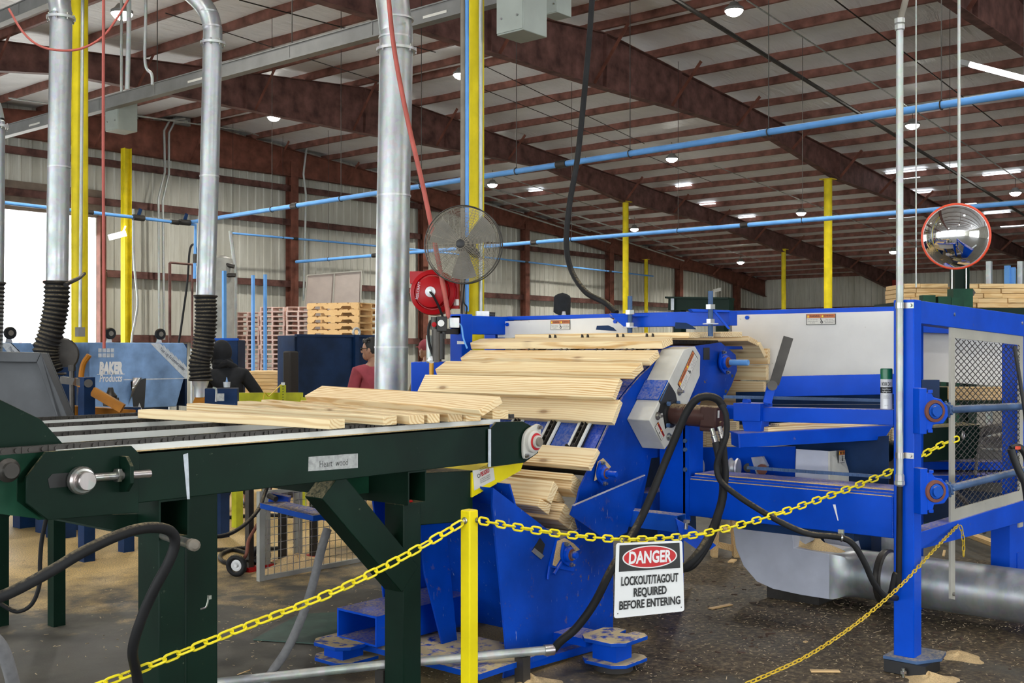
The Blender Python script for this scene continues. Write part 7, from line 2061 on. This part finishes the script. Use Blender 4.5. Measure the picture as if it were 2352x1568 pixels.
pl_ = spline([lx, D(985, 1245, 4.9), D(880, 1303, 4.8), D(740, 1370, 4.65), D(560, 1440, 4.45), D(420, 1497, 4.3), D(320, 1538, 4.22), D(200, 1583, 4.15), D(60, 1635, 4.05)], 12)
chain('plastic_chain', pl_, .0555, .074, .041, .0052, 'chain_yellow', 'thick yellow plastic chain sloping down left from the yellow post', 'chain', special=(31, 'galv_dull'))
end_ = gp(2192, 1003) + nG * 2.2
ra = bx2 - YA * .018
def dline(pts): return [D(x_, y_, 5.0 + (x_ - 1090) / (2192 - 1090) * ((end_ - EYE).dot(V((CC, SS, 0))) - 5.0)) for x_, y_ in pts]
mid = dline([(1180, 1209), (1290, 1226), (1420, 1238), (1500, 1237), (1590, 1229), (1660, 1215), (1760, 1188), (1880, 1147), (2000, 1102), (2100, 1055), (2160, 1022)])
pr_ = spline([ra] + mid + [end_], 10)
chain('plastic_chain', pr_, .0555, .074, .041, .0052, 'chain_yellow', 'yellow plastic chain hung from the post to the mesh guard, carrying the danger sign', 'chain')
hk_ = Thing('snap_hook', 'small metal hook holding the plastic chain on the mesh guard', 'hook')
hk_.part('hook', MB().ring(end_ + (gp(2337, 1000) - gp(2188, 1000)).normalized() * .022 + ZA * .012, nG, .022, .004, 18, 6), M['steel'])
st_ = gp(2187, 1205) + nG * 1.5
ch2 = spline([st_, D(2140, 1268, 6.25), D(2075, 1338, 5.95), D(2000, 1405, 5.7), D(1930, 1458, 5.5), D(1850, 1508, 5.3), D(1770, 1546, 5.15), D(1690, 1580, 5.05), D(1600, 1612, 4.95)], 10)
chain('steel_chain', ch2, .031, .042, .022, .0030, 'chain_yellow_metal', 'thin yellow steel chain running to the floor at lower right', 'chain')
tail = [st_ + nG, st_ + nG + ZA * -.02 + RT * .01, st_ + nG * 1.2 - ZA * .10 + RT * .02, st_ + nG * 1.2 - ZA * .21 + RT * .018]
chain('steel_chain', tail, .031, .042, .022, .0030, 'chain_yellow_metal', 'short loose tail of steel chain hanging from the mesh guard', 'chain')
# the sign, hung on two rings from the chain
def on_chain(px_):
    best = min(pr_, key=lambda p: abs(pix(p)[0] - px_)); return best
def pix(p):
    d = CC * p.x + SS * p.y; r = SS * p.x - CC * p.y
    return (CX + F * r / d, HY - F * (p.z - HCAM) / d, d)
sg = Thing('danger_sign', 'white danger sign with black and red header hanging on the plastic chain', 'sign')
A_ = D(1416, 1247, 5.40); dB = 5.62
B_ = D(1567, 1241, dB); C_ = D(1572, 1403, dB - .03); E_ = D(1411, 1420, 5.37)
def sq(u, v): return (A_.lerp(B_, u)).lerp(E_.lerp(C_, u), v)
nS = (B_ - A_).cross(E_ - A_).normalized()
if nS.dot(EYE - A_) < 0: nS = -nS
def quad(u0, v0, u1, v1, lift, th): return MB().prism([sq(u0, v0) + nS * lift, sq(u1, v0) + nS * lift, sq(u1, v1) + nS * lift, sq(u0, v1) + nS * lift], nS * th)
rr_ = .035; ol = []
for cu, cv, a0 in ((1 - rr_, rr_, -PI / 2), (1 - rr_, 1 - rr_, 0), (rr_, 1 - rr_, PI / 2), (rr_, rr_, PI)):
    for k in range(5):
        a = a0 + PI / 2 * k / 4; ol.append(sq(cu + rr_ * math.cos(a), cv + rr_ * math.sin(a)))
bd = sg.part('board', MB().prism(ol, -nS * .004), M['white'])
sg.part('header', quad(.045, .03, .955, .385, .0004, .0006), M['print_black'], bd)
def ellp(rx, ry, lift): 
    return MB().prism([sq(.5 + rx * math.cos(2 * PI * k / 48), .205 + ry * math.sin(2 * PI * k / 48)) + nS * lift for k in range(48)], nS * .0004)
sg.part('header_oval', ellp(.41, .155, .0012), M['white'], bd)
sg.part('header_oval', ellp(.39, .140, .0018), M['print_red'], bd)
dr_ = (B_ - A_).normalized(); du_ = (A_ - E_).normalized(); W_ = (B_ - A_).length; H_ = (A_ - E_).length
def sign_text(s, v, hfrac, wfrac, mt, bold, shear=0):
    vs, fs = text_mesh(s, 1.0, bold, 1.0, 'CENTER', shear)
    x0, x1 = min(p.x for p in vs), max(p.x for p in vs); y0, y1 = -.02, .68
    y0 = min(p.y for p in vs if True); y1 = max(p.y for p in vs)
    if 'Q' in s: y0 = y0 + (y1 - y0) * .16
    mb = MB().add([sq(.5 + ((p.x - x0) / (x1 - x0) - .5) * wfrac, v - ((p.y - y0) / (y1 - y0) - .5) * hfrac) + nS * .0028 for p in vs], fs)
    sg.part('lettering', mb, M[mt], bd)
sign_text('DANGER', .205, .175, .64, 'white', .034, .06)
sign_text('LOCKOUT/TAGOUT', .515, .125, .84, 'print_black', .030)
sign_text('REQUIRED', .675, .118, .48, 'print_black', .030)
sign_text('BEFORE ENTERING', .835, .118, .88, 'print_black', .030)
sg.part('small_print', put_text(MB(), 'www.safetysigns.com', sq(.22, .975) + nS * .001, dr_, du_, .009, width=.08), M['label_grey'], bd) if False else None
hl = MB()
for u, v in ((.045, .94), (.955, .94)): hl.cyl(sq(u, v), sq(u, v) + nS * .001, .003, 10)
sg.part('holes', hl, M['print_black'], bd)
for u in (.07, .965):
    q = sq(u, .0); k_ = on_chain(pix(q)[0])
    c = (q + k_) / 2; sg.part('ring', MB().ring(c + ZA * .005, dr_, 0.015, .0022, 18, 6), M['steel'])
# ------------------------------------------------------------------ dust duct on the floor at right
bt = Thing('dust_boot', 'pale sheet-metal boot and round galvanised duct on the floor under the blue frame', 'duct')
xb_ = 7.25
ol = [(1683, 1205), (1820, 1216), (1823, 1258), (1905, 1272), (1905, 1376), (1840, 1366), (1775, 1352), (1738, 1335), (1708, 1300), (1690, 1258)]
bt.part('boot', MB().prism([PX(a, b, xb_) for a, b in ol], (.36, 0, 0)), M['sheet'], bev=.004)
y0_, z0a, z0b = PX(1905, 1272, xb_).y, PX(1905, 1272, xb_).z, PX(1905, 1376, xb_).z
dpx = PX(2020, 1330, xb_ + .18)
cz = V((xb_ + .18, PX(1985, 1330, xb_ + .18).y, .235)); R_ = .165
def trans(u, v):
    a = 2 * PI * u; ca, sa = math.cos(a), math.sin(a)
    m = max(abs(ca), abs(sa)); sqx, sqz = ca / m, sa / m
    z_m, z_h = (z0a + z0b) / 2, (z0a - z0b) / 2
    p0 = V((xb_ + .18 + .18 * sqx, y0_, z_m + z_h * sqz)); p1 = V((cz.x + R_ * ca, cz.y, cz.z + R_ * sa))
    s = v * v * (3 - 2 * v)
    return p0.lerp(p1, v) * 1.0 if False else V((p0.x + (p1.x - p0.x) * s, p0.y + (p1.y - p0.y) * v, p0.z + (p1.z - p0.z) * s))
bt.part('transition', MB().grid(trans, 48, 8), M['galv'])
ye = cz.y - .16
bt.part('collar', MB().cyl(cz, (cz.x, ye, cz.z), R_, 36), M['galv'])
bt.part('clamp_ring', MB().lathe((cz.x, ye + .03, cz.z), -YA, [(R_, 0), (R_ + .02, .004), (R_ + .024, .02), (R_ + .02, .03), (R_ + .024, .045), (R_, .055)], 40), M['steel_dark'])
yend = -1.2
bt.part('round_duct', MB().cyl((cz.x, ye, cz.z), (cz.x + .02, yend, cz.z - .03), R_ + .004, 40), M['galv'])
for y_ in (1.62, .7): bt.part('seam', MB().cyl((cz.x, y_, cz.z - .003), (cz.x, y_ - .012, cz.z - .003), R_ + .007, 40), M['galv_dull'])
bt.part('cradle', MB().b2((cz.x - .1, 1.0, 0), (cz.x + .1, 1.05, cz.z - R_ + .01)), M['steel_dark'])
bt.part('cradle', MB().b2((xb_ + .05, y0_ + .1, 0), (xb_ + .3, y0_ + .5, z0b + .02)), M['steel_dark'])
# sheet-metal plates above the boot
sp2 = Thing('chute_plates', 'grey sheet-metal plates above the boot under the front beam', 'plate')
sp2.part('plate', MB().prism([PX(a, b, 7.35) for a, b in ((1820, 1205), (1872, 1205), (1868, 1240), (1826, 1262))], (.02, 0, 0)), M['galv_dull'])
sp2.part('plate', MB().prism([PX(a, b, 7.7) for a, b in ((1880, 1205), (1960, 1205), (1975, 1262), (1900, 1258))], (.02, 0, 0)), M['sheet'])
sp2.part('plate', MB().prism([PX(a, b, 7.9) for a, b in ((1955, 1205), (2060, 1205), (2060, 1290), (1972, 1262))], (.02, 0, 0)), M['galv_dull'])
sp2.part('stand', MB().b2((7.72, 3.2, 0), (7.9, 3.6, .6)), M['blue_navy'])
def heap(cx, cy, z0, rx, ry, h, label, cat='sawdust heap', seed=1):
    rnd = random.Random(seed); ph = [rnd.uniform(0, 6) for _ in range(4)]
    def fn(u, v):
        a = 2 * PI * u; r = v * (1 + .18 * math.sin(3 * a + ph[0]) + .1 * math.sin(5 * a + ph[1]))
        return (cx + rx * r * math.cos(a), cy + ry * r * math.sin(a), z0 + h * (1 - v) ** 1.3 * (1 + .25 * math.sin(7 * v + 4 * a + ph[2])))
    o = solo('sawdust_heap', MB().grid(fn, 36, 12), M['sawdust'], label, cat, kind='stuff'); return o
q = PX(1862, 1262, 7.40); heap(q.x, q.y - .0, z0a - .01, .15, .28, .11, 'sawdust heap lying on the pale boot', seed=3)
q = PZ(1215, 1570, 0); heap(q.x, q.y, 0, .15, .15, .05, 'sawdust heap on the floor right of the yellow post', seed=5)
q = PZ(2075, 1560, 0); heap(q.x + .1, q.y - .1, 0, .14, .14, .035, 'sawdust heap around the foot of the blue post', seed=6)
q = PZ(2110, 1530, 0); heap(q.x + .35, q.y - .1, 0, .12, .14, .03, 'sawdust heap right of the blue post foot', seed=8)
for k, (a, b) in enumerate(((1405, 1494), (1430, 1533))):
    pass
# loose chips and bark
rnd = random.Random(11); ch = MB()
def chip(p, L, w, h, a, tilt):
    R = Matrix.Rotation(a, 3, 'Z') @ Matrix.Rotation(tilt, 3, 'Y')
    ch.box(p + V((0, 0, h / 2 + abs(math.sin(tilt)) * L / 2)), (L, w, h), R)
for k in range(4200):
    x = rnd.uniform(3.6, 9.5); y = rnd.uniform(1.0, 6.5)
    if rnd.random() < .35: x = rnd.gauss(7.0, 1.0); y = rnd.gauss(3.0, .8)
    L = rnd.uniform(.005, .020) * (1 + (rnd.random() < .05) * 2.5)
    chip(V((x, y, 0)), L, rnd.uniform(.0015, .0045), rnd.uniform(.001, .0025), rnd.uniform(0, PI), rnd.uniform(-.3, .3))
for k in range(600):
    x = rnd.uniform(1.6, 5.0); y = rnd.uniform(4.0, 11.0)
    chip(V((x, y, 0)), rnd.uniform(.008, .03), rnd.uniform(.003, .008), .002, rnd.uniform(0, PI), rnd.uniform(-.3, .3))
solo('wood_chips', ch, plain('pale_wood_chips', (0.46, 0.37, 0.24, 1), .9, 0, .35, 40), 'loose wood chips and splinters scattered over the floor', 'wood chips', kind='stuff')
ch = MB()
for k in range(220):
    x = rnd.gauss(7.0, .9); y = rnd.gauss(3.4, .7)
    chip(V((x, y, 0)), rnd.uniform(.01, .05), rnd.uniform(.004, .014), rnd.uniform(.002, .005), rnd.uniform(0, PI), rnd.uniform(-.2, .2))
solo('bark_chips', ch, plain('dark_bark', (0.085, 0.05, 0.035, 1), .9, 0, .4, 30), 'dark bark crumbs on the oily floor behind the danger sign', 'bark', kind='stuff')
def scrap(px_, py_, L, w, h, a, label, mat='pine_far'):
    q = PZ(px_, py_, 0); o = lumber('wood_scrap', V((q.x, q.y, .002)), L, w, h, a, mat, label, 'wood scraps on the floor', bev=.001); o['category'] = 'wood scrap'
for s in [(1895, 1543, .16, .035, .008, -.9, 'pale splint lying before the foot of the blue post'), (1672, 1215 + 5, .16, .09, .03, .6, 'pale wood offcut under the left end of the front beam'), (1682, 1290, .14, .05, .012, .3, 'pale flat chip behind the danger sign'), (2172, 1297, .20, .08, .03, .8, 'pale block on the floor behind the round duct'),
          (2255, 1243, 1.1, .09, .04, .75, 'long pine board lying on the floor beyond the blue frame'), (2168, 1272, .3, .02, .01, .3, 'thin stick on the floor beyond the blue post'), (1655, 1394, .22, .04, .006, -.2, 'reddish bark strip on the dark floor right of the sign'), (1850, 1475, .03, .02, .006, 0, 'orange chip on the floor between sign and post'),
          (1988, 1418, .06, .02, .008, .4, 'small red-brown chip before the round duct'), (560, 1545, .10, .008, .004, .2, 'thin straw-like splint on the floor under the yellow chain'), (640, 1530, .08, .01, .005, .5, 'thin splint on the floor left of the feeder foot')]:
    scrap(*s)
# small pine stand under the beam
ps = Thing('pine_trestle', 'small pine trestle under the left end of the front beam', 'stand')
q = D(1664, 1262, 9.6); q.z = 0
for dx_ in (-.09, .10): ps.part('leg', MB().bar(q + RT * dx_, q + RT * dx_ * .8 + ZA * .36, .05, .10, V((CC, SS, 0))), M['pine_far'])
ps.part('rail', MB().bar(q - RT * .12 + ZA * .12, q + RT * .12 + ZA * .06, .04, .05), M['pine_far'])
ps.part('top', MB().box(q + ZA * .36, (.3, .12, .04), Matrix.Rotation(-.7, 3, 'Z')), M['rust'])

# ------------------------------------------------------------------ under the green conveyor: cart, wire panel, mat, blue feet
ct = Thing('hand_cart', 'hand cart with a black tyred white wheel beyond the green legs', 'cart')
wq = D(543, 1294, 8.75); rw = wq.z if wq.z < .2 else .09
wc = V((wq.x, wq.y, .088)); axw = (EYE - wc); axw.z = 0; axw = (axw.normalized() + RT * -.45).normalized()
ct.loc = V((wc.x, wc.y, 0)); ct.o.location = ct.loc
wt = ct.part('tyre', MB().ring(wc, axw, .066, .022, 32, 10), M['rubber'])
ct.part('hub', MB().lathe(wc - axw * .012, axw, [(.052, -.008), (.05, .014), (.03, .018), (.02, .012), (.012, .03), (0, .03)], 24), M['white'])
ct.part('frame_tube', MB().tube(spline([D(553, 1290, 8.8), D(566, 1272, 8.8), D(570, 1245, 8.85), D(576, 1230, 8.9), D(596, 1195, 9.0), D(612, 1150, 9.2), D(640, 1060, 9.4)], 5), .014, 10), M['rust_col'])
ct.part('axle', MB().cyl(wc, wc - axw * .45, .01, 8), M['steel_dark'])
wt2 = wc - axw * .45
ct.part('tyre', MB().ring(wt2, axw, .066, .022, 32, 10), M['rubber'])
wp_ = Thing('mesh_fence', 'wire mesh panel with a metal frame standing behind the feeder', 'panel')
yW = 7.05
g0, g1 = PY(600, 1332, yW), PY(768, 1305, yW); 
xw0, xw1 = g0.x, g0.x + 1.05; zw1 = PY(600, 1128, yW).z
fm = lambda a, b, s_=.03: MB().bar(a, b, s_, s_)
wp_.part('frame_bar', MB().b2((xw0 - .03, yW - .02, 0), (xw0 + .02, yW + .02, zw1)), M['tank'])
wp_.part('frame_bar', MB().b2((xw0, yW - .015, .0), (xw1, yW + .015, .035)), M['tank'])
wp_.part('frame_bar', MB().b2((xw1 - .02, yW - .02, 0), (xw1 + .02, yW + .02, zw1)), M['tank'])
wp_.part('frame_bar', MB().b2((xw0, yW - .015, zw1 - .03), (xw1, yW + .015, zw1)), M['tank'])
wm = MB()
k = 0
while k * .062 < xw1 - xw0: wm.b2((xw0 + k * .062 - .002, yW - .004, .03), (xw0 + k * .062 + .002, yW, zw1)); k += 1
k = 0
while k * .062 < zw1: wm.b2((xw0, yW - .008, k * .062 + .03), (xw1, yW - .004, k * .062 + .034)); k += 1
wp_.part('wire_grid', wm, M['steel'])
# dark bins with red feet behind the panel
for k in range(5):
    b_ = Thing('steel_strut', ('first', 'second', 'third', 'fourth', 'fifth')[k] + ' dark steel strut with a red foot from the left behind the wire panel', 'strut', 'steel struts behind the wire panel')
    x_ = xw0 + .14 + k * .165
    b_.part('strut', MB().b2((x_, yW + .35, .02), (x_ + .05, yW + .4, 1.1)).b2((x_ + .055, yW + .42, .02), (x_ + .09, yW + .45, 1.1)), M['tank'] if k % 2 else M['steel_dark'])
    b_.part('foot', MB().b2((x_ - .01, yW + .33, 0), (x_ + .09, yW + .46, .035)), M['print_red'])
heap(xw0 + .55, yW + .25, 0, .45, .3, .09, 'sawdust heap behind the wire panel', seed=12)
q = [PZ(582, 1470, .004), PZ(690, 1412, .004), PZ(770, 1408, .004), PZ(790, 1440, .004), PZ(770, 1482, .004)]
solo('floor_mat', MB().prism(q, (0, 0, .008)), M['matgreen'], 'dark green mat lying on the floor left of the feeder', 'mat')
hose_thing('grey_hose', [D(752, 1215, 6.0), D(738, 1262, 5.95), D(716, 1350, 5.9), D(692, 1420, 5.85), D(660, 1490, 5.8), D(620, 1550, 5.7), D(585, 1610, 5.6)], .0235, 'hosegrey', 'grey corrugated hose slanting to the floor under the green conveyor', 'hose', None, 14)
hose_thing('floor_hose', [PZ(495, 1262, .02), PZ(540, 1262, .02), PZ(575, 1275, .02), PZ(560, 1292, .02), PZ(515, 1290, .02), PZ(508, 1272, .02), PZ(550, 1258, .02), PZ(600, 1260, .02), PZ(640, 1258, .02)], .018, 'rubber', 'black hose looped on the floor beside the cart wheel', 'hose')
hose_thing('floor_hose', [PZ(560, 1310, .02), PZ(575, 1295, .02), PZ(600, 1290, .02), PZ(640, 1300, .02)], .018, 'rubber', 'black hose end on the floor between the wheel and the wire panel', 'hose')
hose_thing('floor_hose', [PZ(440, 1190, .02), PZ(520, 1188, .02), PZ(600, 1182, .02), PZ(700, 1186, .02)], .02, 'rubber', 'black hose lying on the sawdust beyond the green conveyor', 'hose')

# ------------------------------------------------------------------ right background: mirror, lumber piles, green post
mr = Thing('convex_mirror', 'round convex safety mirror with an orange-red rim hanging at right', 'mirror')
dM = 8.6; mc = D(2195, 543, dM); Rm = 73 / 2550 * dM
axm = (EYE - mc); axm.z = 0; axm = (axm.normalized() + RT * -.16 + ZA * -.12).normalized()
Rs = Rm * 1.25; hgt = Rs - math.sqrt(Rs * Rs - Rm * Rm)
prof = []
for k in range(15):
    r = Rm * .97 * k / 14; prof.append((r, math.sqrt(Rs * Rs - r * r) - math.sqrt(Rs * Rs - Rm * Rm)))
mr.part('mirror_dome', MB().lathe(mc, axm, prof, 56), M['mirror'])
mr.part('rim', MB().ring(mc, axm, Rm, .011, 64, 10), M['red_rim'])
mr.part('back_shell', MB().lathe(mc, -axm, [(Rm, 0), (Rm * .8, .04), (0, .05)], 40), M['black'])
mr.part('inner_rim', MB().ring(mc + axm * .006, axm, Rm * .955, .007, 64, 8), M['galv_dull'])
tpm = mc - axm * .04 + RT * .02 + ZA * Rm * .9
mr.part('hanger_rod', MB().tube([tpm, V((tpm.x, tpm.y, roof(tpm.x) - .1))], .012, 8), M['conduit'])
gpst = Thing('green_post', 'dark green steel post below the convex mirror', 'post')
q = D(2204, 800, 11.6)
gz1 = D(2204, 560, 11.6).z
for dx_ in (-.07, .07): gpst.part('flange', MB().box((q.x + RT.x * dx_, q.y + RT.y * dx_, gz1 / 2), (.012, .14, gz1), Matrix.Rotation(math.atan2(RT.y, RT.x), 3, 'Z')), M['green'])
gpst.part('web', MB().box((q.x, q.y, gz1 / 2), (.14, .012, gz1), Matrix.Rotation(math.atan2(RT.y, RT.x), 3, 'Z')), M['green'])
gpst.part('carriage', MB().box(D(2205, 686, 11.4), (.2, .16, .20), Matrix.Rotation(math.atan2(RT.y, RT.x), 3, 'Z')), M['green_dark'])
gpst.part('edge_strip', MB().cyl(D(2186, 700, 11.4), D(2186, 560, 11.4), .008, 8).cyl(D(2219, 700, 11.4), D(2219, 560, 11.4), .008, 8), M['steel'])
gpst.part('bolt', MB().hexnut(D(2229, 672, 11.4), V((-CC, -SS, 0)), .04, .03), M['steel_dark'])
# piles of boards: rows of board ends seen along the pile
def pile(x0, x1, ytop, rows, rh, d, lab, n_per):
    rr2 = random.Random(int(x0))
    for r in range(rows):
        cuts = sorted([0, 1] + [(k + rr2.uniform(.25, .75)) / n_per for k in range(n_per - 1)])
        z1 = D(x0, ytop + r * rh, d).z; z0 = D(x0, ytop + (r + 1) * rh - .6, d).z
        for c in range(n_per):
            a = D(x0 + (x1 - x0) * cuts[c], 805, d); b = D(x0 + (x1 - x0) * cuts[c + 1] - .8, 805, d)
            L = (b - a).length; m = (a + b) / 2
            m = m + V((CC, SS, 0)) * rr2.uniform(0, .04)
            lumber('board', V((m.x, m.y, z0)) + V((CC, SS, 0)) * .3, L, .6, z1 - z0, math.atan2(RT.y, RT.x), 'pine_far',
                   'pile %s: board in %s row, %s' % (lab, ('first', 'second', 'third', 'fourth', 'fifth', 'sixth')[r], ('leftmost', 'second from left', 'third from left', 'fourth from left')[c] if c < n_per - 1 or n_per < 2 else 'rightmost'), 'piled boards ' + lab, bev=.004)
pile(2078, 2180, 651, 4, 10.5, 12.0, 'left of the green post', 2)
pile(2228, 2400, 651, 5, 11.2, 11.8, 'right of the green post', 3)
rk = Thing('green_roller_table', 'dark green steel table carrying the piled boards at right', 'table')
Rz = Matrix.Rotation(math.atan2(RT.y, RT.x), 3, 'Z')
for (x0, x1, yt, d) in ((2060, 2190, 693.5, 12.0), (2222, 2420, 707.5, 11.8)):
    a, b = D(x0, yt, d), D(x1, yt, d); m = (a + b) / 2 + V((CC, SS, 0)) * .35
    rk.part('top', MB().box((m.x, m.y, a.z - .12), ((b - a).length, .8, .24), Rz), M['green'])
    for f_ in (.1, .9):
        q = a.lerp(b, f_) + V((CC, SS, 0)) * .35
        rk.part('leg', MB().box((q.x, q.y, (a.z - .24) / 2), (.1, .5, a.z - .24), Rz), M['green'])
for k, px_ in enumerate((2130, 2165, 2195)):
    q = D(px_, 690 + k * 3, 10.6)
    solo('dark_block', MB().box(q, (.12, .1, .1), Rz).box(V((q.x, q.y, (q.z - .05) / 2)), (.05, .05, q.z - .05), Rz), M['green_dark'], ('left', 'middle', 'right')[k] + ' dark block on the rear rail before the green post', 'block', 'dark blocks behind the rear rail')
# dark green beam and far things above the rail
gb = Thing('green_beam', 'dark green beam with a pale end above the top rail', 'beam')
a, b = D(1541, 698, 12.5), D(1680, 700, 12.2)
gb.loc = V(((a.x + b.x) / 2, (a.y + b.y) / 2, 0)); gb.o.location = gb.loc
gb.part('beam', MB().bar(a, b, .2, .145), M['green'])
gb.part('top_flange', MB().bar(D(1536, 684, 12.5), D(1680, 686, 12.2), .3, .02), M['green'])
gb.part('end_plate', MB().bar(D(1539, 699, 12.45), D(1545, 699, 12.45), .22, .13), M['white_worn'])
for f_ in (.15, .85):
    q = a.lerp(b, f_); gb.part('leg', MB().b2((q.x - .05, q.y - .05, 0), (q.x + .05, q.y + .05, q.z - .06)), M['green'])
solo('wall_speaker', MB().bar(D(1640, 668, 20), D(1655, 664, 20), .1, .06).bar(D(1641, 668, 20), D(1641, 690, 20), .05, .05, XA).bar(D(1641, 690, 20), V((D(1641, 690, 20).x, D(1641, 690, 20).y, 0)), .05, .05, XA), M['cream'], 'pale tap-shaped fitting above the dark green beam', 'fitting')
0 and solo('red_indicator', MB().ell(D(1764, 694, 40), (.06, .06, .06)), M['led_red'], 'tiny red light far off above the white panel', 'light')
for k, (px_, y0_) in enumerate(((2272, 600), (2314, 610), (2326, 614), (2344, 600))):
    q = D(px_, y0_, 16)
    solo('far_upright', MB().b2((q.x - .035, q.y - .035, 0), (q.x + .035, q.y + .035, q.z)), M['conduit'] if k in (0, 3) else M['blue_pipe'], ('leftmost pale upright beyond the right board pile', 'blue-grey upright beyond the right board pile, left of its twin', 'blue-grey upright beyond the right board pile, right of its twin', 'rightmost pale upright beyond the right board pile')[k], 'post', 'uprights beyond the board piles')
hose_thing('hanging_wire', [V((D(2104, 440, 10).x, D(2104, 440, 10).y, roof(D(2104, 440, 10).x) - .1)), D(2104, 440, 10), D(2104, 560, 10), D(2104, 660, 10)], .007, 'conduit', 'thin wire hanging left of the mirror', 'wire')
lt_ = Thing('strip_lamp', 'long pale strip lamp in the top right corner', 'lamp')
a, b = D(2205, 142, 9.5), D(2420, 198, 9.0)
lt_.part('body', MB().bar(a, b, .07, .04), M['tube']); lt_.part('cap', MB().bar(a, a + (b - a) * .12, .075, .045), M['grey_duct'])
lt_.part('hanger', MB().tube([b - (b - a) * .3, V(((b - (b - a) * .3).x, (b - (b - a) * .3).y, roof(b.x) - .1))], .006, 6), M['steel_dark'])
# shirt lettering and floor of the navy works behind the boards
